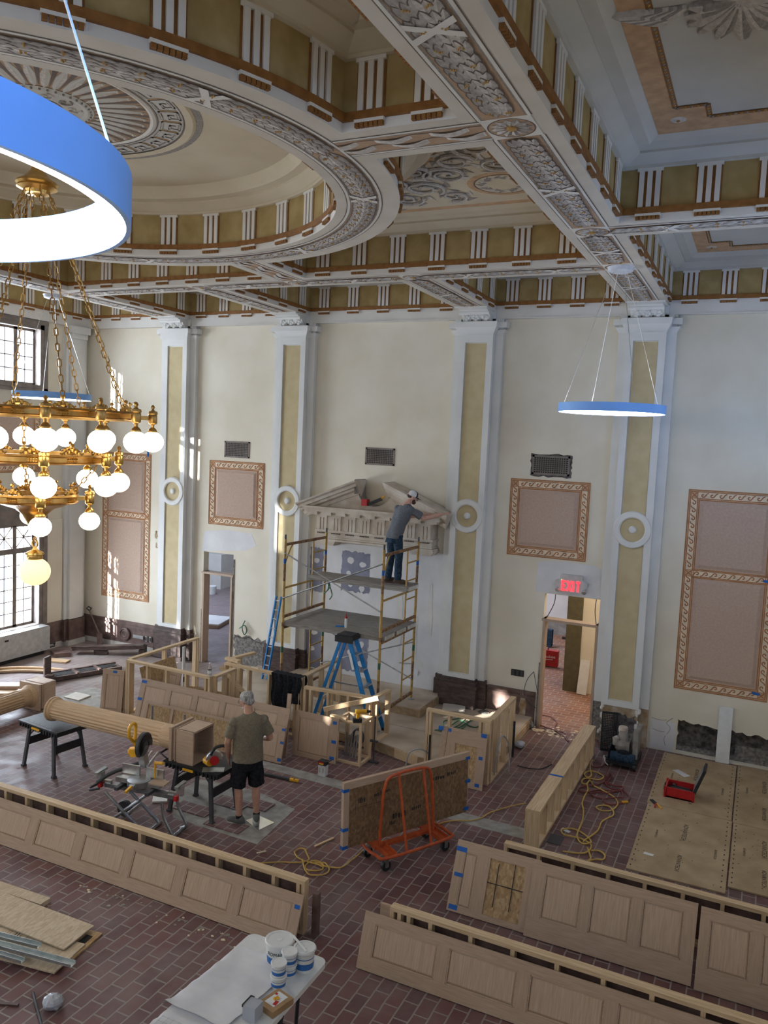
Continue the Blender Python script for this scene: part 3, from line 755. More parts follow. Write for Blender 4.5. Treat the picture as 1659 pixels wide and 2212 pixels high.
# raised plywood stage with its hearth slab
STG = [(-9.55, 12.05), (-5.55, 11.80), (-4.60, 11.53), (-3.52, 11.53), (-3.54, 14.38), (-9.55, 14.38)]
mb = MB(); mb.mat(K['plyfloor']).prism(STG, lambda u, v, d: (u, v, d), .002, .17)
for i in (0, 1, 2, 3):
    a, b = V(STG[i]), V(STG[i + 1]); d = (b - a).normalized(); n = V((d.y, -d.x)); L = (b - a).length; t = 0; k = 0
    while t < L - .05:
        w = min(L - t, .5 + .3 * ((k * 7) % 3)); p = a + d * (t + w / 2) + n * .012
        mb.mat(K['piney'] if k % 3 else K['plyedge']).bar((p.x - d.x * w / 2, p.y - d.y * w / 2, .086), (p.x + d.x * (w / 2 - .004), p.y + d.y * (w / 2 - .004), .086), .022, .15); t += w; k += 1
mb.mat(K['ink'])
for (x, yy, L, a) in ((-7.5, 13.0, 1.2, .05), (-5.0, 12.6, 1.5, -.02), (-4.3, 12.2, .8, 1.5), (-6.5, 12.3, 1.0, .03), (-3.8, 12.9, 1.4, 1.55)): mb.box((x, yy, .1705), (L, .006, .001), Matrix.Rotation(a, 3, 'Z'))
STAGE = solo('stage_platform', mb, None, 'low plywood platform on the floor under the scaffold', 'platform', M=Matrix.Identity(4))
mb = MB(); mb.mat(K['plyfloor']).bx(-8.45, -5.30, 13.20, 14.36, .17, .325); mb.mat(K['plyedge']).bx(-8.47, -5.28, 13.18, 13.20, .172, .305).bx(-5.30, -5.28, 13.2, 14.36, .172, .305)
solo('hearth_slab', mb, None, 'raised dusty slab against the wall below the stone pediment', 'platform', M=Matrix.Identity(4))

# architrave band along the top of the walls
tb = MB()
def band(x0, x1, yy): tb.bx(x0, x1, yy - .10, yy, 7.40, ZS)
band(XL, XR, YF); tb.bx(XL, XL + .10, YN, YF, 7.40, ZS); tb.bx(XL, XR, YF - .12, YF, 7.40, 7.42)
struct('trim_1', tb, K['white'])

# ------------------------------------------------------------------ pilasters
def pilaster(n, xc, base):
    root = None; yf = YF - .22; w = .32; wb_ = .47
    mb = MB()
    zb = .70
    # back pier and front pier, front made of a frame around a sunk panel
    mb.bx(xc - wb_, xc + wb_, YF - .10, YF, zb, 7.40)
    pw = .205
    mb.bx(xc - w, xc - pw, yf, YF - .1, zb, 7.12).bx(xc + pw, xc + w, yf, YF - .1, zb, 7.12).bx(xc - pw, xc + pw, yf, YF - .1, zb, .80).bx(xc - pw, xc + pw, yf, YF - .1, 6.97, 7.12)
    mb.bx(xc - pw, xc + pw, yf + .035, YF - .1, .80, 6.97)
    # cap mouldings
    def capm(half, yy, z0, z1, h2):
        for (a, b) in (((half, yy), (h2, yy - (h2 - half))),):
            v = [(xc - a[0], YF, z0), (xc + a[0], YF, z0), (xc + a[0], a[1], z0), (xc - a[0], a[1], z0), (xc - b[0], YF, z1), (xc + b[0], YF, z1), (xc + b[0], b[1], z1), (xc - b[0], b[1], z1)]
            mb.add(v, [(0, 1, 2, 3), (7, 6, 5, 4), (0, 4, 5, 1), (1, 5, 6, 2), (2, 6, 7, 3), (3, 7, 4, 0)])
    capm(w + .005, yf - .005, 7.10, 7.115, w + .015); capm(w, yf, 7.115, 7.20, w + .055); capm(w + .055, yf - .055, 7.20, 7.235, w + .075); capm(w + .08, yf - .08, 7.235, 7.335, w + .085)
    capm(wb_, YF - .10, 7.115, 7.20, wb_ + .055); capm(wb_ + .08, YF - .18, 7.235, 7.335, wb_ + .085)
    mb.bx(xc - wb_ + .05, xc + wb_ - .05, YF - .14, YF, 7.335, 7.40)
    root = struct('trim_%d' % n, mb, K['pilaster'])
    mb = MB(); mb.bx(xc - pw + .012, xc + pw - .012, yf + .028, yf + .036, .815, 6.955); struct('khaki_panel', mb, K['khaki'], root)
    mb = MB(); ax = Matrix(((1, 0, 0), (0, 0, -1), (0, 1, 0))); zc = 3.79; c = (xc, yf + .03, zc)
    mb.mat(K['pilaster']).lathe([(.205, 0), (.205, .035), (.225, .05), (.30, .05), (.315, .03), (.32, 0)], c, 40, ax)
    mb.mat(K['khaki']).lathe([(0, .004), (.20, .004), (.205, .02)], c, 36, ax)
    mb.mat(K['pilaster']).lathe([(0, .05), (.045, .045), (.065, .02), (.068, 0)], c, 24, ax)
    struct('rosette_ring', mb, None, root)
    # scrolled console under the beam
    cb = MB(); y1 = YF - .12
    cb.mat(K['pilaster']); prof = [(yf + .02, 7.335), (yf - .02, 7.36), (yf - .06, 7.40), (yf - .10, 7.455), (yf - .16, 7.49), (yf - .22, 7.50), (yf - .25, 7.52), (yf - .36, 7.53), (yf - .38, ZS - .002), (y1, ZS - .002), (y1, 7.335)]
    h = .27
    cb.add([(xc - h, a, b) for a, b in prof] + [(xc + h, a, b) for a, b in prof], [tuple(range(11)), tuple(range(11, 22))[::-1]] + [(k, (k + 1) % 11, 11 + (k + 1) % 11, 11 + k) for k in range(11)])
    cb.bx(xc - h - .04, xc + h + .04, yf - .40, y1, 7.53, ZS - .002)
    cb.bx(xc - h - .06, xc + h + .06, y1 - .02, YF, 7.335, ZS - .002)
    cb.cyl((xc - h - .015, yf - .17, 7.475), (xc + h + .015, yf - .17, 7.475), .035, n=12)
    for j in range(3):
        cx = xc - .18 + .18 * j
        for (dx, dz, s) in ((0, .02, .055), (-.05, .04, .035), (.05, .04, .035), (-.03, .075, .03), (.03, .075, .03), (0, .1, .035)):
            t = dz / .16; yy = yf - .03 - .13 * t
            cb.sphere((cx + dx, yy, 7.36 + dz), s, 8, (.8, .5, .8))
    cb.mat(K['line'])
    for j in range(2): cb.sphere((xc - .09 + .18 * j, yf - .03, 7.365), .018, 6)
    struct('scroll_console', cb, None, root)
    # base
    bm_ = MB()
    if base == 'wood':
        bm_.mat(K['darkwood']).bx(xc - .37, xc + .37, yf - .06, YF, .02, .58).bx(xc - .40, xc + .40, yf - .09, YF, .56, .62).bx(xc - .36, xc + .36, yf - .04, YF, .62, .68).bx(xc - .34, xc + .34, yf - .02, YF, .68, .72).bx(xc - .52, xc + .52, YF - .14, YF, .02, .62).bx(xc - .50, xc + .50, YF - .12, YF, .62, .70).bx(xc - .42, xc + .42, yf - .09, YF, .02, .10)
        struct('pedestal', bm_, None, root)
    else:
        bm_.mat(K['oldpl']).bx(xc - .31, xc + .31, yf + .03, YF, 0, .72).bx(xc - .46, xc + .46, YF - .08, YF, 0, .72)
        blob(xc - .30, xc + .31, .0, .40, 21, K['rubble'], .06, mb=bm_, yy=yf + .028); blob(xc - .12, xc + .28, .30, .55, 22, K['soot'], .05, mb=bm_, yy=yf + .024)
        blob(xc - .47, xc - .30, .05, .7, 23, K['rubble'], .03, mb=bm_, yy=YF - .083)
        r = random.Random(4); bm_.mat(K['white'])
        for k in range(16):
            z = .1 + .62 * r.random(); bm_.sphere((xc + (-.31 if k % 2 else .31) + r.uniform(-.03, .03), yf + .03, z), r.uniform(.02, .05), 6, (.8, .4, 1.4))
        struct('stripped_base', bm_, None, root)
PX = [-11.84, -8.86, -4.94, -1.965]
for i, x in enumerate(PX): pilaster(i + 2, x, 'old' if i == 3 else 'wood')
# corner pilaster
mb = MB(); mb.bx(XL, XL + .16, YF - .62, YF - .22, .62, 7.24).bx(XL, XL + .10, YF - .72, YF - .12, .62, 7.24).bx(XL, XL + .24, YF - .70, YF - .14, 7.24, 7.40)
mb.bx(XL, XL + .20, YF - .66, YF - .18, 7.12, 7.24)
struct('trim_6', mb, K['pilaster'])

# ------------------------------------------------------------------ wainscots and torn plaster
def wains(n, x0, x1, yy=YF, m='darkwood2', marble=False):
    mb = MB(); z0 = .12 if marble else 0
    mb.mat(K[m]).bx(x0, x1, yy - .035, yy, z0, .62).bx(x0, x1, yy - .06, yy, .50, .55).bx(x0, x1, yy - .05, yy, .58, .635).bx(x0, x1, yy - .05, yy, z0, z0 + .09)
    if marble: mb.mat(K['marble']).bx(x0, x1, yy - .045, yy, 0, .12)
    return struct('baseboard_' + n, mb, None)
wains('back_left', XL, -12.30, marble=True); bs = wains('back_right', -4.40, -3.50)
q = MB(); blob(-3.78, -3.66, .05, .56, 31, K['oldpl'], .02, mb=q, yy=YF - .037); struct('scraped_paint', q, None, bs)
mb = MB(); mb.mat(K['darkwood2']).bx(XL, XL + .035, 13.12, YF, .12, .60).bx(XL, XL + .055, 13.12, YF, .54, .62).bx(XL, XL + .17, YF - .64, YF - .2, .1, .60).bx(XL, XL + .12, YF - .74, YF - .1, .1, .60); mb.mat(K['marble']).bx(XL, XL + .05, 13.12, YF, 0, .12).bx(XL, XL + .20, YF - .68, YF - .16, 0, .12)
struct('baseboard_left', mb, None)
mb = MB(); blob(-10.22, -9.30, 0, .74, 41, K['rubble'], .05, mb=mb, yy=YF - .003)
mb.mat(K['soot']).tube(bez([(-10.22, YF - .004, .74), (-10.0, YF - .004, .70), (-9.85, YF - .004, .74), (-9.6, YF - .004, .66), (-9.3, YF - .004, .69)], 4), .012, 5)
struct('bare_masonry', mb, None, WB)
mb = MB(); mb.mat(K['soot']).bx(-1.06, .82, YF + .13, YF + .17, 0, .64); mb.mat(K['rubble']).bx(-1.06, .82, YF + .07, YF + .14, 0, .12).bx(-.1, .82, YF + .08, YF + .13, .12, .30)
r = random.Random(9); mb.mat(K['cream'])
P = [(-1.05, .62)]; k = 0
while P[-1][0] < .8: P.append((P[-1][0] + r.uniform(.04, .12), .60 - .06 * (P[-1][0] + 1) / 1.8 + r.uniform(-.05, .01)))
mb.prism(P + [(.82, .66), (-1.05, .66)], lambda u, v, d: (u, YF - .001 + d, v), 0, .05)
P = [(-1.04 + r.uniform(-.01, .05), .02 + .6 * i / 9) for i in range(10)]
mb.prism(P + [(-1.1, .64), (-1.1, 0)], lambda u, v, d: (u, YF - .001 + d, v), 0, .05)
mb.mat(K['patch'])
blob(-1.45, -1.06, .02, .52, 47, K['patch'], .03, mb=mb, yy=YF - .002)
mb.mat(K['line'])
for pts in ([(-1.1, .6), (-1.2, .5), (-1.13, .42), (-1.18, .3)], [(-1.45, .55), (-1.3, .53), (-1.2, .55)], [(-1.42, .36), (-1.3, .33), (-1.22, .34)], [(-1.2, .28), (-1.22, .2), (-1.19, .1)]):
    mb.tube(bez([(a, YF - .003, b) for a, b in pts], 4), .003, 4)
struct('torn_plaster', mb, None, WB)
# far door openings: timber frames, rooms beyond
def doorway(n, o, hz):
    x0, x1, z0, z1 = o; mb = MB(); t = .045
    mb.bx(x0, x0 + t, YF - .03, YF + .18, 0, hz + t).bx(x1 - t, x1, YF - .03, YF + .18, 0, hz + t).bx(x0 - .02, x1 + .02, YF - .04, YF + .19, hz, hz + t)
    d = struct('door_%d' % n, mb, K['oakdz'], label='bare timber door frame with open transom')
    mb = MB(); mb.bx(x0 - .03, x0 + .01, YF - .015, YF, 0, 1.2).bx(x1 + .0, x1 + .035, YF - .015, YF, 0, 2.4); struct('rough_plaster_edge', mb, K['rubble'], d)
doorway(1, DOORL, 2.01); doorway(2, DOORR, 1.985)
# rooms seen through the doors
def room(x0, x1, y1, fm, wm, n):
    mb = MB(); mb.bx(x0, x1, YF + .02, y1, -.1, 0); f = struct('floor_' + n, mb, fm)
    mb = MB(); mb.bx(x0 - .1, x0, YF + .18, y1, 0, 3.6).bx(x1, x1 + .1, YF + .18, y1, 0, 3.6).bx(x0 - .1, x1 + .1, y1, y1 + .1, 0, 3.6); w = struct('wall_' + n, mb, wm)
    mb = MB(); mb.bx(x0, x1, YF + .18, y1, 3.6, 3.7); struct('ceiling_' + n, mb, K['white'])
    return w
room(-17.4, -9.9, 22.6, K['floorpurple'], K['white'], 'left_room')
room(-9.7, -1.2, 22.0, K['floorbrick2'], K['white'], 'right_room')
mb = MB(); mb.mat(K['cream']).bx(-3.22, -1.2, 16.95, 17.05, 0, 3.6); PW = struct('wall_partition', mb, K['cream'])
mb = MB(); mb.bx(-3.54, -3.22, 16.90, 17.10, 0, 3.6); struct('trim_7', mb, plain('olive green paint', (.115, .10, .055), .6))
mb = MB(); mb.bx(-9.7, -3.6, 21.93, 22.0, 0, .42); struct('baseboard_right_room', mb, K['concrete'])
mb = MB(); mb.bx(-17.2, -16.3, 21.9, 22.6, 0, 3.6).bx(-17.35, -15.9, 21.55, 22.6, 0, 1.15).bx(-17.3, -9.9, 22.5, 22.6, 0, 1.2); struct('trim_8', mb, K['white'])
mb = MB(); mb.bx(-17.4, XL - .45, YF + .05, YF + .30, 0, 5.5); struct('wall_wing_outside', mb, K['white'])

# ------------------------------------------------------------------ windows in the left wall
def window(n, y0, y1, z0, z1, lower):
    root = struct('window_%d' % n, MB().bx(XL - .40, XL + .05, y0, y0 + .10, z0, z1).bx(XL - .40, XL + .05, y1 - .10, y1, z0, z1).bx(XL - .40, XL + .05, y0, y1, z1 - .10, z1).bx(XL - .40, XL + .08, y0, y1, z0, z0 + .07), K['winframe'])
    fr = MB(); pn = MB(); ns = 5; w = (y1 - y0 - .2) / ns; xg = XL - .16
    zt = z1 - .10; zb = z0 + .07
    for k in range(ns):
        a = y0 + .10 + w * k; b = a + w
        fr.bx(xg - .03, xg + .03, a, a + .05, zb, zt).bx(xg - .03, xg + .03, b - .05, b, zb, zt).bx(xg - .03, xg + .03, a, b, zb, zb + .05).bx(xg - .03, xg + .03, a, b, zt - .05, zt)
        top = zt - .05
        if lower:
            zc = zt - .52
            fr.bx(xg - .04, xg + .04, a, b, zc - .12, zc)
            fr.bar((xg, a + .05, zc), (xg, b - .05, zt - .05), .02, .02, (1, 0, 0)).bar((xg, b - .05, zc), (xg, a + .05, zt - .05), .02, .02, (1, 0, 0)).bx(xg - .01, xg + .01, (a + b) / 2 - .01, (a + b) / 2 + .01, zc, zt).bx(xg - .01, xg + .01, a, b, zc + .22, zc + .24)
            top = zc - .12
        rows = 6 if lower else 4
        fr.bx(xg - .012, xg + .012, (a + b) / 2 - .011, (a + b) / 2 + .011, zb, top)
        for j in range(1, rows): z = zb + .05 + (top - zb - .05) * j / rows; fr.bx(xg - .012, xg + .012, a, b, z - .01, z + .01)
        pn.bx(xg - .003, xg + .003, a + .05, b - .05, zb + .05, zt - .05)
    struct('sash_bars', fr, K['winframe'], root); struct('glazing', pn, K['pane'], root)
for i, (y0, y1, z0, z1) in enumerate(WIN): window(i + 1, y0, y1, z0, z1, z0 < 2)
# surround panel above the lower left window
mb = MB(); mb.bx(XL, XL + .06, 10.2, 13.22, 3.02, 3.55).bx(XL, XL + .10, 10.15, 13.27, 3.5, 3.6).bx(XL, XL + .06, 13.1, 13.22, .58, 3.02).bx(XL, XL + .06, 10.2, 13.22, 7.30, 7.38).bx(XL, XL + .06, 13.1, 13.2, 5.86, 7.3).bx(XL, XL + .06, 10.2, 13.2, 5.84, 5.92)
struct('trim_9', mb, K['winframe'])
mb = MB(); mb.bx(XL, XL + .05, 13.2, 13.66, .62, 3.0); struct('trim_10', mb, K['cream'])

# ------------------------------------------------------------------ painted canvas panels
def canvas(loc_fn, w, h, label, split=None, peel=False, group='painted border panels on the walls'):
    T = Matrix.Translation(V((0, 0, 0)))
    t = thing('painted_wall_panel', label, 'wall panel', (0, 0, 0), 0, group, M=loc_fn)
    B = .19
    bd = MB()
    def Bx(m, x0, x1, z0, z1, d0, d1): bd.mat(K[m]).bx(x0, x1, -d1, -d0, z0, z1)
    Bx('bordr', 0, w, 0, h, 0, .004)
    runs = []
    def frame(x0, x1, z0, z1):
        for (a, b, c, d) in ((x0 + .04, x1 - .04, z0 + .04, z0 + .15), (x0 + .04, x1 - .04, z1 - .15, z1 - .04), (x0 + .04, x0 + .15, z0 + .04, z1 - .04), (x1 - .15, x1 - .04, z0 + .04, z1 - .04)): Bx('bordc', a, b, c, d, .004, .0055)
    frame(0, w, 0, h)
    hs = [(0, h)]
    if split:
        Bx('bordr', .15, w - .15, split - .075, split + .075, .004, .005); Bx('bordc', .04, w - .04, split - .05, split + .05, .005, .0065)
    L = MB()
    def line(a, b, r=.006): L.tube([(a[0], -.0065, a[1]), (b[0], -.0065, b[1])], r, 4)
    for i in (.012, .04, .15, .178):
        line((i, i), (w - i, i)); line((w - i, i), (w - i, h - i)); line((w - i, h - i), (i, h - i)); line((i, h - i), (i, i))
    if split:
        for s in (-.07, -.05, .05, .07): line((.15, split + s), (w - .15, split + s))
    sq = [(.095, .095), (w - .095, .095), (.095, h - .095), (w - .095, h - .095)] + ([(.095, split), (w - .095, split)] if split else [])
    for (x, z) in sq:
        Bx('bordr', x - .055, x + .055, z - .055, z + .055, .0055, .0066)
        line((x - .04, z - .04), (x + .04, z + .04), .007); line((x - .04, z + .04), (x + .04, z - .04), .007)
        for s in (-.055, .055): line((x + s, z - .055), (x + s, z + .055), .004); line((x - .055, z + s), (x + .055, z + s), .004)
    def scroll(p, q):
        p = V(p); q = V(q); d = q - p; T = d.length; d.normalize(); n = V((-d.y, d.x)); k = max(1, round(T / .135)); u = T / k
        for i in range(k):
            c = p + d * (u * (i + .5)); pts = []
            for j in range(15):
                t = j / 14; a = PI * .9 - t * 4.6 * 1.15; r = .036 * (1 - .78 * t)
                pts.append(c + d * (r * math.cos(a)) + n * (r * math.sin(a)))
            tail = [c - d * (u * .62) - n * .038, c - d * (u * .42) - n * .026]
            P = tail + pts
            L.tube([(v.x, -.0075, v.y) for v in P], .0085, 4)
    scroll((.16, .095), (w - .16, .095)); scroll((w - .16, h - .095), (.16, h - .095))
    zs = [(.16, h - .16)] if not split else [(.16, split - .06), (split + .06, h - .16)]
    for a, b in zs: scroll((.095, b), (.095, a)); scroll((w - .095, a), (w - .095, b))
    if split: scroll((.16, split), (w - .16, split))
    part('border', bd, None, t, local=True); part('scroll_line_work', L, K['bordline'], t, local=True)
    cells = [(B, h - B)] if not split else [(B, split - .085), (split + .085, h - B)]
    for a, b in cells:
        f = MB(); f.mat(K['mauve'])
        f.bx(B, w - B, -.007, 0, a, b)
        g = .045
        f.add([(B + .02, -.007, a + .02), (w - B - .02, -.007, a + .02), (w - B - .02, -.007, b - .02), (B + .02, -.007, b - .02), (B + g + .02, -.03, a + g + .02), (w - B - g - .02, -.03, a + g + .02), (w - B - g - .02, -.03, b - g - .02), (B + g + .02, -.03, b - g - .02)],
              [(0, 1, 5, 4), (1, 2, 6, 5), (2, 3, 7, 6), (3, 0, 4, 7), (4, 5, 6, 7)])
        part('canvas_field', f, None, t, local=True)
    return t
def onback(x, z, d=.002): return Matrix.Translation((x, YF - d, z))
canvas(onback(-4.20, 3.13), 1.45, 1.41, 'square mauve canvas panel with rust scroll border above the exit door', group='square painted wall panels')
canvas(onback(-11.0, 3.12), 1.44, 1.41, 'square mauve canvas panel with rust scroll border above the left doorway', group='square painted wall panels')
canvas(onback(-14.08, 1.15), 1.45, 3.42, 'tall two-part mauve canvas panel nearest the left corner of the room', 1.98, group='tall two part wall panels')
RP = canvas(onback(-1.13, 1.13), 1.45, 3.41, 'tall two-part mauve canvas panel at the far right with a peeling corner', 2.00, group='tall two part wall panels')
mb = MB(); mb.mat(K['paper'])
def peelsheet(x, z, s):
    P = []
    for i in range(7):
        for j in range(7):
            u, v = i / 6, j / 6; k = u * v
            P.append((x - s * u * (1 - .3 * v), YF - .012 - .10 * k - .02 * u, z - s * v * .9 + .05 * u))
    return P, [(i * 7 + j, i * 7 + j + 1, i * 7 + j + 8, i * 7 + j + 7) for i in range(6) for j in range(6)]
mb.add(*peelsheet(.33, 4.52, .20)); part('peeling_corner', mb, None, RP, label='white underside of peeled corner')
for i, (x, z) in enumerate(((.05, 3.12), (.02, 1.26))):
    mb = MB(); mb.box((x + .12, YF - .04, z), (.12, .002, .04), Matrix.Rotation(.1, 3, 'Y')); part('tape', mb, K['bluetape'], RP, label='blue masking tape')
def onleft(y, z): return Matrix(((0, -1, 0, XL + .002), (1, 0, 0, y), (0, 0, 1, z), (0, 0, 0, 1)))
canvas(onleft(11.05, 4.08), 2.0, 1.42, 'mauve bordered canvas on the left wall between upper and lower windows behind the chandelier', group='left wall painted panel')
mb = MB(); mb.box((-12.72, YF - .02, 4.66), (.04, .006, .30), Matrix.Rotation(.06, 3, 'Y')); solo('tape_strip', mb, K['bluetape'], 'strip of blue tape hanging above the top right of the tall left panel', 'tape')

# ------------------------------------------------------------------ grilles, exit sign, outlets
def vent(x0, x1, z0, z1, label, rough):
    t = thing('wall_vent', label, 'vent', (x0, YF, z0), 0, 'metal air grilles high on the far wall')
    mb = MB(); f = .035; y = YF - .012
    for (a, b, c, d) in ((x0, x1, z0, z0 + f), (x0, x1, z1 - f, z1), (x0, x0 + f, z0, z1), (x1 - f, x1, z0, z1)): mb.bx(a, b, y, YF + .0, c, d)
    part('frame', mb, K['winframe'], t)
    mb = MB(); mb.mat(K['ink']).bx(x0 + f, x1 - f, YF - .003, YF - .001, z0 + f, z1 - f); mb.mat(K['winframe'])
    n = 15; m = 8
    for i in range(1, n): u = x0 + f + (x1 - x0 - 2 * f) * i / n; mb.bx(u - .007, u + .007, y + .003, YF - .003, z0 + f, z1 - f)
    for i in range(1, m): u = z0 + f + (z1 - z0 - 2 * f) * i / m; mb.bx(x0 + f, x1 - f, y + .003, YF - .003, u - .007, u + .007)
    part('grille', mb, None, t)
    if rough:
        mb = MB(); blob(x0 - .03, x1 + .035, z0 - .03, z1 + .03, 77, K['soot'], .02, mb=mb, yy=YF - .0005); part('rough_edge', mb, None, t)
vent(-10.61, -9.96, 4.61, 4.96, 'dark metal air grille above the left square panel', False)
vent(-7.20, -6.56, 4.63, 4.97, 'dark metal air grille above the stone pediment', False)
vent(-3.82, -3.14, 4.63, 4.98, 'dark air grille with rough edges above the square panel by the exit', True)
t = thing('exit_sign', 'lit red EXIT sign with grey housing above the right doorway', 'exit sign', (-2.96, YF, 2.56))
mb = MB(); zc = 2.72; xc = -2.965
sh = [(-.18, -.15), (.18, -.15), (.21, -.09), (.29, -.02), (.29, .04), (.20, .08), (.20, .15), (.17, .165), (-.17, .165), (-.20, .15), (-.20, .08), (-.29, .04), (-.29, -.02), (-.21, -.09)]
mb.prism([(xc + a, zc + b) for a, b in sh], lambda u, v, d: (u, YF - d, v), 0, .09)
part('housing', mb, K['exitbody'], t)
def letters(t, txt, x, z, h, mt, w=None, y=None, gap=.3):
    """block capitals from bars, drawn on the wall plane"""
    F = {'E': ['00-01', '01-11', '00-10', '0.5-.8.5'], 'X': ['00-11', '01-10'], 'I': ['.50-.51'], 'T': ['01-11', '.50-.51']}
    return F
mb = MB(); y = YF - .098
def stroke(a, b, wd=.026): mb.bar((a[0], y, a[1]), (b[0], y, b[1]), .012, wd, (0, 0, 1) if abs(a[0] - b[0]) > 1e-4 and abs(a[1] - b[1]) < 1e-4 else (1, 0, 0)) if False else mb.add(*_st(a, b, wd))
def _st(a, b, wd):
    a = V(a); b = V(b); d = (b - a).normalized(); n = V((-d.y, d.x)) * wd / 2
    q = [a - n - d * wd * .0, b - n, b + n, a + n]
    return [(p.x, y, p.y) for p in q] + [(p.x, y + .01, p.y) for p in q], [(0, 1, 2, 3), (7, 6, 5, 4), (0, 4, 5, 1), (1, 5, 6, 2), (2, 6, 7, 3), (3, 7, 4, 0)]
z0, z1 = zc - .125, zc + .055; X = xc - .165; W_ = .072; zm = (z0 + z1) / 2; hw = .013
stroke((X + hw, z0), (X + hw, z1)); stroke((X, z1 - hw), (X + W_, z1 - hw)); stroke((X, z0 + hw), (X + W_, z0 + hw)); stroke((X, zm), (X + W_ * .85, zm))
X += .098; stroke((X, z0), (X + W_, z1), .026); stroke((X, z1), (X + W_, z0), .026)
X += .098; stroke((X + hw, z0), (X + hw, z1))
X += .058; stroke((X, z1 - hw), (X + W_, z1 - hw)); stroke((X + W_ / 2, z0), (X + W_ / 2, z1))
part('letters', mb, K['exitred'], t, label='glowing red letters EXIT')
for sg in (-1, 1):
    mb = MB(); mb.mat(K['exitbody']).cyl((xc + sg * .23, YF - .05, zc - .10), (xc + sg * .24, YF - .10, zc - .13), .03, .04); mb.mat(K['alu']).cyl((xc + sg * .24, YF - .10, zc - .13), (xc + sg * .241, YF - .105, zc - .133), .034)
    part('emergency_lamp', mb, None, t)
mb = MB(); mb.sphere((xc - .17, YF - .092, zc + .07), .006, 6); part('indicator', mb, glow('indicator green', (.2, 1, .3), 1.5), t)
def outlet(x, z, n, label):
    t = thing('wall_outlet', label, 'outlet', (x, YF, z)); mb = MB(); mb.bx(x - .04 * n, x + .04 * n, YF - .012, YF, z - .06, z + .06); part('box', mb, K['ink'], t)
    for k in range(n):
        cx = x - .04 * n + .08 * (k + .5); mb = MB(); mb.bx(cx - .02, cx + .02, YF - .02, YF - .012, z - .045, z + .045); mb.mat(K['dgrey'])
        part('socket', mb, K['wplast'], t)
outlet(-3.86, .94, 3, 'black triple outlet box with white sockets left of the right doorway')
t = solo('wall_outlet', MB().bx(-5.92, -5.84, YF - .045, YF - .033, .56, .69), K['wplast'], 'small white outlet low on the skimmed board behind the scaffold', 'outlet')
mb = MB(); mb.mat(K['alu']).bx(-13.02, -12.72, YF - .075, YF - .06, .28, .36).bx(-12.66, -12.60, YF - .075, YF - .06, .25, .37).bx(-12.54, -12.48, YF - .075, YF - .06, .25, .37); mb.mat(K['ink']).bx(-12.65, -12.61, YF - .078, YF - .075, .27, .35).bx(-12.53, -12.49, YF - .078, YF - .075, .27, .35)
solo('outlet_plate', mb, None, 'metal outlet plates on the dark base of the left far wall', 'outlet')
mb = MB(); mb.lathe([(0, .02), (.05, .02), (.07, .03), (.10, .02), (.12, .04), (.15, .03), (.16, 0)], (-13.28, YF - .06, .33), 24, Matrix(((1, 0, 0), (0, 0, -1), (0, 1, 0)))); struct('carved_roundel', mb, K['darkwood2'], bpy.data.objects['baseboard_back_left'])
def wire(pts, r, m, label, name='loose_wire', cat='wire', n=5, seg=6):
    mb = MB(); mb.tube(bez(pts, seg), r, n); return solo(name, mb, K[m], label, cat, smooth=True)
wire([(-3.55, YF - .03, 1.02), (-3.66, YF - .05, .85), (-3.70, YF - .05, .6), (-3.60, YF - .05, .42), (-3.47, YF - .05, .36)], .006, 'dgrey', 'loop of grey wire hanging by the left jamb of the exit doorway')
wire([(-3.55, YF - .03, 1.02), (-3.49, YF - .05, .8), (-3.44, YF - .05, .62)], .006, 'dgrey', 'short grey wire running from the same hole to the exit door jamb')
wire([(-9.93, YF - .03, 1.10), (-9.98, YF - .06, .95), (-9.92, YF - .06, .8), (-9.86, YF - .06, .9), (-9.93, YF - .05, 1.0), (-10.05, YF - .06, .92)], .012, 'gcord', 'coil of dark green wire hanging on the wall right of the left doorway')
wire([(-3.26, YF + .05, 2.49), (-3.28, YF + .06, 2.3), (-3.40, YF + .04, 2.02)], .008, 'dgrey', 'grey wire dangling across the left side of the exit transom')
wire([(-2.53, YF + .05, 2.48), (-2.54, YF + .06, 2.25), (-2.50, YF + .04, 2.03)], .008, 'dgrey', 'grey wire dangling across the right side of the exit transom')
mb = MB(); blob(-12.48, -12.42, 2.66, 2.82, 61, K['oldpl'], .03, mb=mb, yy=YF - .002); blob(-12.46, -12.42, 2.45, 2.56, 62, K['oldpl'], .025, mb=mb, yy=YF - .002); struct('plaster_hole', mb, None, WB)

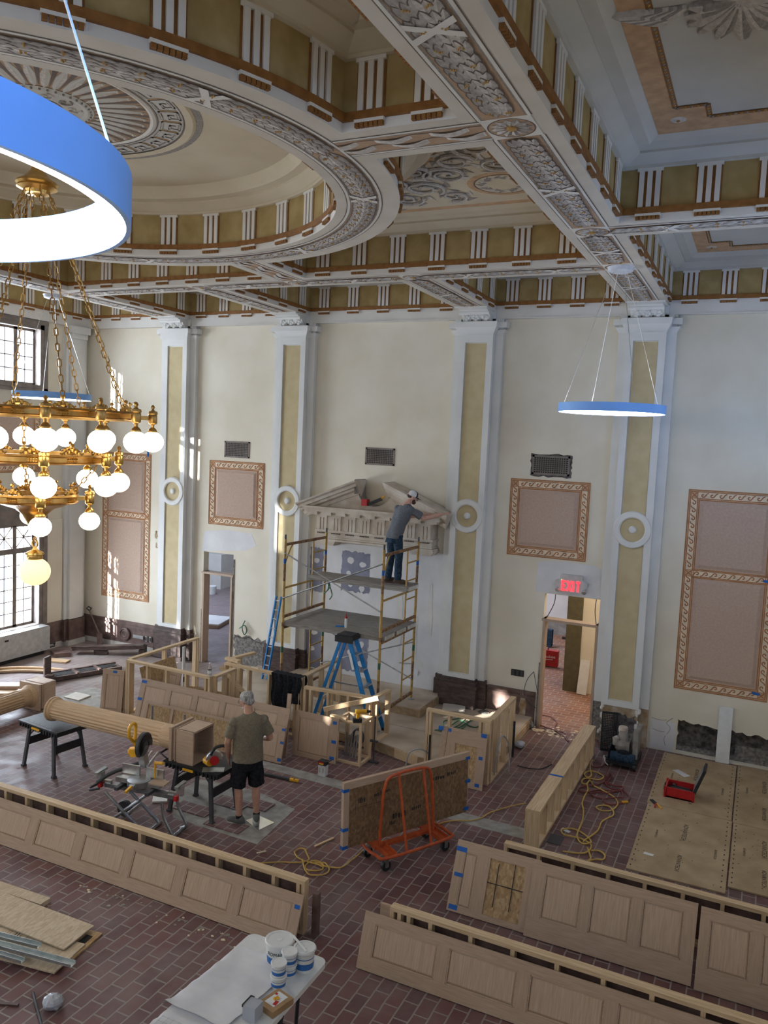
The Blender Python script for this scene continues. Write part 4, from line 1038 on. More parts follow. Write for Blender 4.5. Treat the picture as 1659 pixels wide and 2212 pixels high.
# ------------------------------------------------------------------ stone pediment
def pediment():
    t = thing('mantel_pediment', 'weathered limestone broken pediment and frieze on the wall above the scaffold', 'pediment', (-6.9, YF, 3.0))
    c = -6.83; y0 = YF - .30
    mb = MB(); mb.mat(K['mantel']).bx(c - 1.25, c + 1.25, y0, YF, 3.09, 3.58)
    mb.bx(c - 1.28, c + 1.28, y0 - .03, YF, 3.25, 3.29).bx(c - 1.27, c + 1.27, y0 - .02, YF, 3.12, 3.15).bx(c - 1.29, c + 1.29, y0 - .035, YF, 3.07, 3.11)
    part('frieze_block', mb, None, t)
    mb = MB(); mb.mat(K['mantel'])
    for k in range(8):
        x = c - 1.25 + .13 + k * (2.24 / 7)
        for u in (-.075, 0, .075): mb.bx(x + u - .028, x + u + .028, y0 - .02, y0, 3.29, 3.545)
        mb.bx(x - .115, x + .115, y0 - .026, y0, 3.535, 3.58)
        mb.mat(K['line'])
        for q in range(6): mb.bx(x - .095 + q * .034, x - .077 + q * .034, y0 - .04, y0 - .02, 3.215, 3.238)
        mb.mat(K['mantel'])
    part('triglyph', mb, None, t)
    mb = MB(); mb.mat(K['mantel'])
    mb.bx(c - 1.30, c + 1.30, y0 - .07, YF, 3.58, 3.63).bx(c - 1.46, c + 1.46, y0 - .16, YF, 3.655, 3.73).bx(c - 1.50, c + 1.50, y0 - .20, YF, 3.73, 3.76).bx(c - 1.4, c + 1.4, y0 - .11, YF, 3.63, 3.66)
    for k in range(9):
        x = c - 1.28 + k * .32; mb.bx(x - .11, x + .11, y0 - .15, YF, 3.60, 3.656)
    part('cornice', mb, None, t)
    # raking cornices, swan-neck cut in the middle
    for sg in (-1, 1):
        mb = MB(); mb.mat(K['mantel'])
        ax, az = c + sg * 1.62, 3.80; bx_, bz = c + sg * .30, 4.33
        d = V((bx_ - ax, bz - az)); L = d.length; d.normalize(); n = V((-d.y, d.x)) * (1 if d.x > 0 else -1)
        prof = [(0, 0), (.0, .10), (.03, .13), (.03, .17), (.07, .20), (.09, .26), (.14, .30), (.14, .34), (.0, .36)]
        # profile: (height under the top edge, projection)
        P = [(-.30, .02), (-.30, .05), (-.25, .07), (-.25, .11), (-.19, .13), (-.16, .20), (-.11, .21), (-.11, .27), (-.06, .29), (-.03, .34), (0, .35), (0, -.20)]
        def sec(q, flip): return [(q.x + n.x * h, y0 + .08 - p, q.y + n.y * h) for h, p in P]
        A = V((ax, az)); B = V((bx_, bz)); k = len(P)
        # vertical cut at the broken end
        s1 = sec(A, 0); s2 = [(bx_, y0 + .08 - p, bz + h * (n.y + d.y * n.x / d.x * -1) if abs(d.x) > 0 else bz) for h, p in P]
        s2 = [(bx_, y0 + .08 - p, bz + h / abs(d.x)) for h, p in P]
        mb.add(s1 + s2, [tuple(range(k)), tuple(range(k, 2 * k))[::-1]] + [(i, (i + 1) % k, k + (i + 1) % k, k + i) for i in range(k)])
        part('raking_cornice', mb, None, t)
    # tympanum with a scooped centre
    mb = MB(); mb.mat(K['mantel'])
    P = [(c - 1.42, 3.76), (c - .34, 4.12)] + [(c + .34 * math.cos(a), 4.10 + .27 * math.sin(a)) for a in [PI + PI * i / 16 for i in range(17)]] + [(c + .34, 4.12), (c + 1.42, 3.76)]
    mb.prism(P, lambda u, v, d: (u, y0 + d, v), 0, .28)
    part('tympanum', mb, None, t)
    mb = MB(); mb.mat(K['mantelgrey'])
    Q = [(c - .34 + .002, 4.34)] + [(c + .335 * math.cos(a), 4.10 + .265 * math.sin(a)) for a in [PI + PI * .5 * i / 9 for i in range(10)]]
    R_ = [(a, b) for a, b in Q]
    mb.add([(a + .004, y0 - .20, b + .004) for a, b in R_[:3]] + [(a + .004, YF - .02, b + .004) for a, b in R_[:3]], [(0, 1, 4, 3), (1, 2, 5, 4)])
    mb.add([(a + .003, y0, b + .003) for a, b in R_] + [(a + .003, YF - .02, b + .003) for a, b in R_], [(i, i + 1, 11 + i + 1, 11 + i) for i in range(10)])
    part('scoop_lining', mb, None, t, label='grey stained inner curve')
    for sg in (-1, 1):
        mb = MB(); x = c + sg * 1.05
        mb.mat(K['mantel']).bx(x - .23, x + .23, y0 - .03, YF, 3.01, 3.07).bx(x - .20, x + .20, y0 - .0, YF, 2.98, 3.02).bx(x - .25, x + .25, y0 - .04, YF, 3.045, 3.075)
        part('bracket', mb, None, t)
pediment()

# ------------------------------------------------------------------ pendant rings
def ring_lamp(x, y, z, label, ztop=ZS):
    t = thing('ring_pendant', label, 'pendant lamp', (x, y, z), 0, 'large ring pendant lamps')
    R = .705; h = .115
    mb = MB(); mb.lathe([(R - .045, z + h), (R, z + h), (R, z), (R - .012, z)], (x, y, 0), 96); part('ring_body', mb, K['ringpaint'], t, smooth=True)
    mb = MB(); mb.lathe([(R - .012, z + .001), (R - .045, z + .004), (R - .05, z + .03), (R - .05, z + h - .006), (R - .045, z + h - .002)], (x, y, 0), 96); part('diffuser', mb, K['ringglow'], t, smooth=True)
    for k in range(4):
        a = .6 + k * PI / 2; mb = MB(); mb.tube([(x + (R - .03) * math.cos(a), y + (R - .03) * math.sin(a), z + h), (x + .09 * math.cos(a), y + .09 * math.sin(a), ztop - .05)], .0035, 5); part('suspension_wire', mb, K['alu'], t)
    mb = MB(); mb.lathe([(0, ztop - .075), (.12, ztop - .072), (.16, ztop - .055), (.17, ztop - .02), (.18, ztop - .002)], (x, y, 0), 32); part('ceiling_canopy', mb, K['smoke'], t, smooth=True)
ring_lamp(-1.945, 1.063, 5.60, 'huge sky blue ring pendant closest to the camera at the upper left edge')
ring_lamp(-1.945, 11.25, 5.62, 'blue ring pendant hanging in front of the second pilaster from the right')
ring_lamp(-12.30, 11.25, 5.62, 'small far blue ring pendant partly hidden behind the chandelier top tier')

# ------------------------------------------------------------------ chandelier
def chandelier():
    X, Y = -7.04, 6.22
    t = thing('chandelier', 'large tiered brass chandelier with glowing white globes hanging from the dome', 'chandelier', (X, Y, 3.4))
    base = math.atan2(-Y, -X)     # direction from the chandelier towards the camera
    def dirv(deg): a = base + math.radians(deg); return V((math.cos(a), math.sin(a)))
    tiers = [(1.00, 1.20, 5.25, [-38, -17, 4, 29, 52, 88, 140, 164, 186, 212, 236, 262, 290, 308], .125), (.70, .87, 4.78, [-40, 5, 51, 98, 140, 188, 233, 278], .123), (.40, .55, 4.345, [5, 90, 185, 275], .112)]
    for ti, (rb, rg, z, angs, gr) in enumerate(tiers):
        mb = MB(); seg = 8 if ti < 2 else 40; hh = .05
        mb.lathe([(rb - .03, z - hh), (rb + .015, z - hh), (rb + .035, z - hh + .015), (rb + .02, z - hh + .025), (rb + .02, z + hh - .03), (rb + .04, z + hh - .02), (rb + .03, z + hh), (rb - .03, z + hh), (rb - .03, z - hh)], (X, Y, 0), 48)
        ring = part('tier_ring', mb, K['brassd'], t, smooth=True)
        na = 16 if ti == 0 else 12 if ti == 1 else 8
        for k in range(na):
            mb = MB(); mb.mat(K['brass'])
            a = 2 * PI * k / na + .3; d = V((math.cos(a), math.sin(a))); n = V((-d.y, d.x)); c = V((X, Y)) + d * (rb + .01)
            for j in range(5):
                b_ = (j - 2) * .5; mb.sphere((c.x + n.x * .035 * (j - 2), c.y + n.y * .035 * (j - 2), z + hh + .05 - abs(j - 2) * .018), .02, 6, (1, 1, 1.5))
            mb.sphere((c.x, c.y, z + hh + .10), .022, 8); mb.sphere((c.x, c.y, z + hh + .02), .03, 8, (1, 1, .7))
            for sg in (-1, 1): mb.tube([(c.x + n.x * sg * u, c.y + n.y * sg * u, z + hh + v) for u, v in ((.04, .03), (.08, .025), (.11, .005), (.125, .018))], .010, 5)
            c2 = V((X, Y)) + d * (rb + .022)
            for j in range(5):
                for i in (0, 1): mb.sphere((c2.x + n.x * .024 * (j - 2), c2.y + n.y * .024 * (j - 2), z - .012 + .024 * i), .013, 5)
            part('acanthus_crest', mb, None, ring)
        for dg in angs:
            d = dirv(dg); c = V((X, Y)) + d * rg
            arm = MB(); arm.bar((X + d.x * rb, Y + d.y * rb, z), (c.x, c.y, z), .03, .045)
            arm.lathe([(0, z + .15), (.012, z + .145), (.022, z + .125), (.012, z + .10), (.02, z + .085), (.05, z + .075), (.055, z + .05), (.045, z + .04), (.05, z + .03), (.05, z - .05), (.042, z - .06), (.02, z - .075), (.018, z - .10), (.035, z - .115), (.05, z - .135), (.052, z - .15), (.05, z - .155)], (c.x, c.y, 0), 14)
            a_ = part('lamp_arm', arm, K['brass'] if ti else K['brassd'], t, smooth=True)
            g = MB(); g.sphere((c.x, c.y, z - .155 - gr * .86), gr, 20, (1, 1, .92)); part('globe', g, K['globe'], a_, smooth=True)
    # bowl under the lowest tier and the pendant globe
    mb = MB(); mb.lathe([(.40, 4.295), (.36, 4.285), (.30, 4.262), (.20, 4.23), (.13, 4.17), (.085, 4.08), (.05, 4.00), (.03, 3.97), (0, 3.965)], (X, Y, 0), 40); part('bowl', mb, K['brass'], t, smooth=True)
    mb = MB(); mb.lathe([(0, 3.82), (.02, 3.81), (.03, 3.785), (.09, 3.755), (.095, 3.735), (.08, 3.725), (.085, 3.70), (.08, 3.685)], (X, Y, 0), 20); part('globe_cap', mb, K['brass'], t, smooth=True)
    mb = MB(); mb.sphere((X, Y, 3.545), .163, 28, (1, 1, .93)); part('globe', mb, K['globe2'], t, smooth=True, label='large amber globe at the bottom')
    def chain(p, q, nm='chain', w=.03, L=.085):
        p = V(p); q = V(q); T = (q - p).length; n = max(2, int(T / (L * .8))); d = (q - p).normalized(); a = d.orthogonal().normalized(); b = d.cross(a); mb = MB()
        for k in range(n):
            c = p.lerp(q, (k + .5) / n); u = a if k % 2 else b; hl = T / n * .62
            mb.tube([c + d * hl, c + d * hl * .6 + u * w * .6, c - d * hl * .6 + u * w * .6, c - d * hl, c - d * hl * .6 - u * w * .6, c + d * hl * .6 - u * w * .6], .0065, 5, closed=True)
        return part(nm, mb, K['brassd'], t)
    chain((X, Y, 3.965), (X, Y, 3.86), w=.025)
    mb = MB(); mb.tube([(X + .04 * math.cos(a), Y + .0, 3.85 + .04 * math.sin(a)) for a in [k * PI / 8 for k in range(16)]], .009, 6, closed=True); part('hook_ring', mb, K['brass'], t, smooth=True)
    mb = MB(); mb.lathe([(0, 7.86), (.03, 7.85), (.02, 7.80), (.05, 7.78), (.06, 7.74), (.13, 7.66), (.20, 7.62), (.21, 7.60), (.19, 7.58), (.20, 7.56), (.13, 7.53), (.12, 7.50), (.03, 7.49), (0, 7.46)], (X, Y, 0), 28); part('ceiling_crown', mb, K['brass'], t, smooth=True)
    chain((X, Y, 8.36), (X, Y, 7.86), w=.04)
    for dg in (-30, 15, 60, 105, 150, 195, 240, 285):
        d = dirv(dg); chain((X + d.x * .12, Y + d.y * .12, 7.54), (X + d.x * .97, Y + d.y * .97, 5.31), L=.10)
    for dg in (10, 100, 190, 280):
        d = dirv(dg); chain((X + d.x * .68, Y + d.y * .68, 5.2), (X + d.x * .68, Y + d.y * .68, 4.83)); chain((X + d.x * .66, Y + d.y * .66, 4.73), (X + d.x * .39, Y + d.y * .39, 4.40))
chandelier()

# ------------------------------------------------------------------ timber framing
def frame_wall(label, p0, p1, h, studs, name='stud_frame', d=.09, t=.04, z0=0, group='open timber stud frames', bottom=True, inner=False):
    p0 = V((p0[0], p0[1], 0)); p1 = V((p1[0], p1[1], 0)); v = p1 - p0; L = v.length; a = math.atan2(v.y, v.x)
    T = Matrix.Translation((p0.x, p0.y, z0)) @ Matrix.Rotation(a, 4, 'Z')
    o = thing(name, label, 'timber frame', group=group, M=T); H = h - z0
    gx = K['pinex']
    part('top_plate', MB().bx(-.0, L, -d / 2, d / 2, H - t, H), gx, o, local=True)
    if bottom: part('bottom_plate', MB().bx(0, L, -d / 2, d / 2, .002, t), gx, o, local=True)
    if inner: part('back_board', MB().bx(0, L - .05, d / 2 + .001, d / 2 + .015, .01, H - .07), K['darkwood2'], o, local=True, label='dark back board')
    for s in studs:
        part('stud', MB().bx(s, s + t, -d / 2 + .002, d / 2 - .002, t if bottom else .002, H - t), K['pinez'], o, local=True)
    return o
def sp(L, n, t=.04): return [i * (L - t) / n for i in range(n + 1)]
frame_wall('long low stud frame behind the five-field oak panel at the left front', (-9.4, 6.945), (-3.94, 6.945), .575, sp(5.46, 15) + [5.36, 3.75], inner=True)
frame_wall('low stud frame in the bottom right corner behind the nearest oak panel', (-2.99, 6.98), (.72, 6.94), .575, sp(3.71, 9) + [.08, .18], inner=True)
frame_wall('low stud frame at lower right in front of the bare subfloor sheets', (-2.38, 8.78), (.74, 8.76), .575, sp(3.12, 8), inner=True)
W4 = frame_wall('wide knee wall frame of pale planks leading to the exit doorway', (-2.34, 9.86), (-2.32, 13.5), .52, sp(3.64, 9), d=.19)
part('tape', MB().box((-2.33, 11.1, .5215), (.19, .05, .003)), K['bluetape'], W4, label='blue tape round the plate')
frame_wall('front frame of the left enclosure with a water bottle on its corner', (-10.05, 10.93), (-8.18, 10.90), 1.02, [0, .05, .47, .90, 1.33, 1.75, 1.83])
frame_wall('side frame running back from the left enclosure corner', (-10.06, 10.99), (-10.04, 12.90), 1.02, [.04, .9, 1.80, 1.87])
frame_wall('short return frame to the right of the water bottle', (-8.17, 10.96), (-8.17, 11.55), 1.02, [0, .28, .55])
frame_wall('frame on which a black shirt hangs in front of the scaffold', (-8.45, 11.66), (-6.83, 11.59), 1.05, [0, .12, .32, .52, .95, 1.50, 1.57])
frame_wall('short stub frame behind the leftmost posts of the shirt frame', (-8.42, 11.72), (-8.38, 12.02), 1.06, [0, .25], z0=0, bottom=False)
frame_wall('frame running back toward the wall left of the blue ladder', (-6.87, 11.66), (-6.90, 13.10), 1.05, [0, .12, .3, .7, 1.1, 1.4], z0=.17)
frame_wall('frame in front of the blue ladder with a sunlit top plate', (-6.70, 11.49), (-5.50, 11.60), .96, [0, .1, .42, .78, 1.12, 1.16])
frame_wall('short return frame ending in a post at the platform edge', (-5.47, 11.66), (-5.43, 12.12), .96, [0, .42], z0=.17)
frame_wall('open frame at the right front corner of the platform', (-4.47, 11.47), (-3.42, 11.46), 1.0, [0, .05, .36, .86, .96, 1.0])
frame_wall('side frame running back along the right edge of the platform', (-3.45, 11.52), (-3.47, 12.80), 1.0, [0, .35, .8, 1.24])
t = thing('timber_box_frame', 'small open box of studs with a yellow drill lying on top', 'timber frame', (-5.62, 11.23, 0))
for x in (-5.84, -5.43):
    for y in (11.04, 11.40): part('post', MB().bx(x, x + .04, y, y + .04, .04, .66), K['pinez'], t)
part('top_frame', MB().bx(-5.84, -5.39, 11.04, 11.08, .66, .70).bx(-5.84, -5.39, 11.40, 11.44, .66, .70).bx(-5.84, -5.80, 11.08, 11.40, .66, .70).bx(-5.43, -5.39, 11.08, 11.40, .66, .70), K['pinex'], t)
part('bottom_frame', MB().bx(-5.84, -5.39, 11.04, 11.08, .002, .04).bx(-5.84, -5.39, 11.40, 11.44, .002, .04).bx(-5.43, -5.39, 11.08, 11.40, .002, .04), K['pinex'], t)
def timber(a, b, w, h, label, m='pinex', name='timber_offcut', group=None, up=(0, 0, 1)):
    mb = MB(); mb.bar(a, b, w, h, up); return solo(name, mb, K[m], label, 'timber', group)
timber((-6.12, 11.12, .77), (-5.35, 11.52, .985), .04, .07, 'plank end propped diagonally over the small box frame')
timber((-5.95, 11.06, .72), (-5.66, 11.06, .72), .07, .04, 'short block lying on the small box frame beside the drill')
timber((-8.45, 11.52, 1.00), (-7.70, 11.55, .42), .025, .08, 'thin diagonal brace across the posts of the shirt frame')
timber((-8.52, 11.78, 1.085), (-8.20, 11.72, 1.085), .09, .045, 'short plank offcut lying on the left end of the shirt frame')
timber((-8.30, 12.35, 1.09), (-8.42, 11.85, 1.085), .09, .04, 'plank offcut lying along the short stub frame')
timber((-7.88, 11.64, 1.06), (-7.72, 11.63, 1.06), .03, .02, 'small pale scrap lying on the plate of the shirt frame', 'bordc')
timber((-4.74, 8.52, .012), (-4.64, 8.83, .012), .03, .015, 'thin pale lath on the bricks beside the drywall cart')
timber((-5.27, 8.02, .012), (-5.20, 8.12, .012), .02, .012, 'short sliver of wood near the yellow cord', 'bordc')
timber((-7.20, 8.5, .014), (-7.40, 8.77, .014), .20, .02, 'white board offcut on the floor under the mitre saw', 'wplast', name='board_offcut')

# ------------------------------------------------------------------ oak wall panels
def oak_panel(label, w, h, fields, M, rails=(.10, .12), tape=(), name='wainscot_section', back=None, group='loose oak wall panels', th=.022):
    """local: x along, z up, front at -y. fields: list of (x0,x1) or (x0,x1,'osb')"""
    o = thing(name, label, 'wood panel', group=group, M=M); rt, rb = rails; fr = MB(); gx, gz = K['oakdx'], K['oakdz']
    xs = [0] + [q for f in fields for q in f[:2]] + [w]
    fr.mat(gx).bx(0, w, -th, 0, h - rt, h).bx(0, w, -th, 0, 0, rb)
    fr.mat(gz)
    for i in range(0, len(xs), 2):
        if xs[i + 1] - xs[i] > .004: fr.bx(xs[i], xs[i + 1], -th + .0005, 0, rb, h - rt)
    if not fields: fr.mat(K['oakz']).bx(0, w, -th * .7, 0, rb, h - rt)
    part('panel_frame', fr, None, o, local=True)
    for f in fields:
        a, b = f[:2]; p = MB(); z0, z1 = rb, h - rt
        if len(f) > 2: p.mat(K['osb']).bx(a, b, -.006, 0, z0, z1)
        else:
            p.mat(gx).bx(a, b, -th + .004, 0, z1 - .014, z1).bx(a, b, -th + .004, 0, z0, z0 + .014).bx(a, a + .014, -th + .004, 0, z0, z1).bx(b - .014, b, -th + .004, 0, z0, z1)
            p.mat(K['darkwood2']).bx(a + .014, b - .014, -.004, 0, z0 + .014, z1 - .014)
            g = .016; p.mat(K['oakz'])
            p.add([(a + g, -.007, z0 + g), (b - g, -.007, z0 + g), (b - g, -.007, z1 - g), (a + g, -.007, z1 - g), (a + g + .014, -.015, z0 + g + .014), (b - g - .014, -.015, z0 + g + .014), (b - g - .014, -.015, z1 - g - .014), (a + g + .014, -.015, z1 - g - .014)], [(0, 1, 5, 4), (1, 2, 6, 5), (2, 3, 7, 6), (3, 0, 4, 7), (4, 5, 6, 7)])
        part('raised_field', p, None, o, local=True)
    for (x, z, tw, tz) in tape: part('tape', MB().bx(x, x + tw, -th - .002, -th + .001, z, z + tz), K['bluetape'], o, local=True, label='blue masking tape')
    return o
def lean(x, y, ang, rz=0, z=.003): return Matrix.Translation((x, y, z)) @ Matrix.Rotation(rz, 4, 'Z') @ Matrix.Rotation(-ang, 4, 'X')
def fieldrow(x0, n, fw, st): return [(x0 + i * (fw + st), x0 + i * (fw + st) + fw) for i in range(n)]
# long left front panel: fields about .63 wide
oak_panel('long low oak panel with a row of raised fields crossing the left front', 5.35, .50, fieldrow(5.35 - .10 - 7 * .62 - 6 * .12 - .0, 7, .62, .12), lean(-9.25, 6.665, .37), (.09, .11), tape=[(5.27, .36, .06, .04), (5.28, .02, .06, .04)])
oak_panel('nearest low oak panel at the bottom right edge of the photo', 4.0, .52, fieldrow(.13, 5, .66, .11), lean(-3.22, 6.72, .33), (.09, .12))
oak_panel('large oak panel with three raised fields at lower right', 1.655, .745, fieldrow(.14, 3, .40, .10), lean(-1.92, 8.03, .42), (.10, .20))
oak_panel('oak panel cut off by the right edge of the photo beside a dark gap', 1.0, .745, [(.09, .46), (.56, .92)], lean(-.235, 8.0, .42), (.10, .20))
NP = oak_panel('narrow oak panel piece with strand board infill left of the large panel', .95, .74, [(.10, .26), (.40, .80, 'osb')], lean(-2.80, 8.07, .42), (.11, .06), tape=[(.0, .62, .12, .05), (.02, .36, .10, .04), (.02, .02, .10, .05)])
mb = MB()
for a, b in (((-2.3, .15), (-2.3, .55)), ((-2.12, .15), (-2.12, .6)), ((-2.4, .36), (-2.0, .36))):
    mb.bar((a[0], 8.07 + a[1] * .45 - .02, a[1]), (b[0], 8.07 + b[1] * .45 - .02, b[1]), .008, .004, (0, 1, 0))
part('marker_lines', mb, K['ink'], NP)
mb = MB(); q = Matrix.Rotation(.0, 3, 'Z'); mb.mat(K['soffit'])
solo('strap_plate', MB().bx(-3.86, -3.80, 6.93, 7.0, .0, .46), K['darkwood2'], 'dark board edge standing behind the right end of the long front panel', 'board')
solo('board_end', MB().bx(-3.15, -2.95, 7.06, 7.09, .0, .50), K['oakdx'], 'board end showing behind the left end of the bottom right panel', 'board')
# panels of the enclosure around the platform
oak_panel('long oak panel with blue tape behind the fluted column and the older man', 3.05, .80, fieldrow(.10, 5, .48, .09), lean(-9.62, 10.62, .30), (.10, .12), tape=[(.01, .72, .11, .05), (.0, .42, .09, .05)])
oak_panel('plain wide oak panel with taped right edge right of the older man', .80, .72, [(.08, .66)], lean(-6.56, 10.93, .10), (.09, .06), tape=[(.70, .62, .07, .05), (.70, .32, .08, .05), (.69, .06, .08, .05)])
oak_panel('small oak panel with blue tape leaning at the older man\'s right', .56, .56, [(.12, .46)], lean(-7.06, 10.50, .22), (.10, .06), tape=[(.50, .50, .06, .04), (.50, .30, .06, .04), (.49, .03, .07, .05)])
oak_panel('strand board backed panel piece leaning low behind the fluted column', 2.05, .52, [(.06, .55, 'osb'), (.60, 1.2, 'osb'), (1.25, 2.0, 'osb')], lean(-9.25, 10.42, .25), (.04, .03))
oak_panel('oak and strand board door piece with blue tape at the platform corner', .62, .83, [(.13, .48, 'osb')], lean(-4.05, 11.20, .17), (.22, .10), tape=[(-.16, .76, .08, .06), (.0, .76, .05, .05), (.52, .77, .09, .06), (.52, .44, .06, .05), (.50, .04, .07, .05)])
timber((-4.15, 11.22, .0), (-4.12, 11.38, .80), .09, .02, 'loose oak stile leaning left of the taped door piece', 'oakdz', 'oak_stile', up=(0, 1, 0))
timber((-6.62, 10.78, .0), (-6.66, 10.95, .98), .07, .02, 'upright oak stile with blue tape and a sunlit top beside the older man', 'oakdz', 'oak_stile', up=(0, 1, 0))
oak_panel('brown panel leaning on the left enclosure corner, outer one', .42, .80, [(.07, .35)], lean(-10.50, 10.74, .14, .25), (.08, .08), tape=[(.20, .74, .08, .04)])
oak_panel('brown panel leaning on the left enclosure corner, inner one', .36, .78, [(.07, .30)], lean(-10.36, 10.83, .12, .25), (.08, .08), tape=[(.02, .72, .05, .04), (.02, .40, .05, .04)])
oak_panel('small brown panel leaning inside the left enclosure', .42, .82, [(.08, .34)], lean(-9.72, 11.35, .25, -.1), (.10, .10))
def sheet(label, w, h, t, M, m, name='plywood_sheet', marks=(), group=None):
    o = thing(name, label, 'sheet material', group=group, M=M); part('board', MB().bx(0, w, -t, 0, 0, h), K[m], o, local=True)
    if marks:
        mk = MB()
        for (x0, x1, z0, z1) in marks: mk.bx(x0, x1, -t - .001, -t, z0, z1)
        part('printed_mark', mk, K['ink'], o, local=True)
    return o
sheet('strand board leaning on the side frame inside the left enclosure', .95, .86, .012, lean(-9.72, 11.15, .3, PI / 2), 'osb', 'strand_board', [(.1, .14, .6, .61), (.2, .24, .6, .61)])
sheet('strand board scrap standing inside the left enclosure near the water bottle', .85, .62, .012, lean(-9.0, 11.22, .16, .05), 'osb', 'strand_board')
t = thing('spirit_level', 'white spirit level standing against the enclosure side frame', 'level', (-9.96, 12.3, .1)); part('body', MB().bx(-9.98, -9.95, 12.35, 12.41, .02, .95), K['wplast'], t); part('vial', MB().bx(-9.945, -9.94, 12.36, 12.40, .25, .35), K['ink'], t)
def pipe(pts, r, m, label, name='conduit', cat='pipe'):
    mb = MB(); mb.tube(bez(pts, 6), r, 8); return solo(name, mb, K[m], label, cat, smooth=True)
pipe([(-9.62, 11.1, .0), (-9.62, 11.1, .42), (-9.58, 11.1, .46), (-9.54, 11.1, .42), (-9.54, 11.1, .05)], .018, 'galv', 'bent steel conduit stub in the left enclosure')
pipe([(-8.98, 10.36, .0), (-8.98, 10.37, .52)], .02, 'steel', 'grey steel pipe standing before the strand board piece, left one')
pipe([(-8.30, 10.36, .0), (-8.30, 10.37, .50)], .02, 'steel', 'grey steel pipe standing before the strand board piece, right one')
pipe([(-4.36, 11.36, .0), (-4.36, 11.36, .62)], .018, 'blackp', 'black pipe clamp standing at the left post of the corner frame')
pipe([(-3.40, 12.68, .02), (-3.40, 12.68, .62)], .02, 'blackp', 'black pipe standing in the right side frame of the platform')
pipe([(-3.42, 11.75, .05), (-3.40, 11.78, .45), (-3.38, 11.95, .62), (-3.30, 12.1, .40), (-3.28, 12.05, .02)], .012, 'greycord', 'grey cable arching out of the platform side frame', 'cable', 'cable')
pipe([(-4.72, 11.3, .02), (-4.66, 11.28, .30), (-4.5, 11.33, .38), (-4.40, 11.42, .30)], .012, 'greycord', 'grey cable arching by the left post of the corner frame', 'cable', 'cable')
t = thing('clamp', 'dark bar clamp standing on the floor beside the small box frame', 'clamp', (-5.28, 11.3, 0)); part('bar', MB().cyl((-5.28, 11.3, .02), (-5.28, 11.3, .75), .012), K['dgrey'], t); part('foot', MB().bx(-5.36, -5.2, 11.27, 11.33, .002, .03).bx(-5.35, -5.22, 11.28, 11.32, .34, .37), K['dgrey'], t)
mb = MB()
for k in range(5): mb.cyl((-5.78 + .05 * k, 11.25, .04), (-5.76 + .05 * k, 11.27, .42 - .03 * (k % 2)), .016)
solo('steel_rods', mb, K['steel'], 'bundle of dark steel rods inside the small box frame', 'rods')
t = thing('coil_of_cable', 'coil of grey cable inside the small box frame', 'cable', (-5.6, 11.3, .1)); mb = MB()
for k in range(4): mb.tube([(-5.58 + .09 * math.cos(a), 11.28 + .02 * k, .36 + .13 * math.sin(a)) for a in [i * PI / 9 for i in range(18)]], .012, 6, closed=True)
part('loops', mb, K['dgrey'], t, smooth=True)

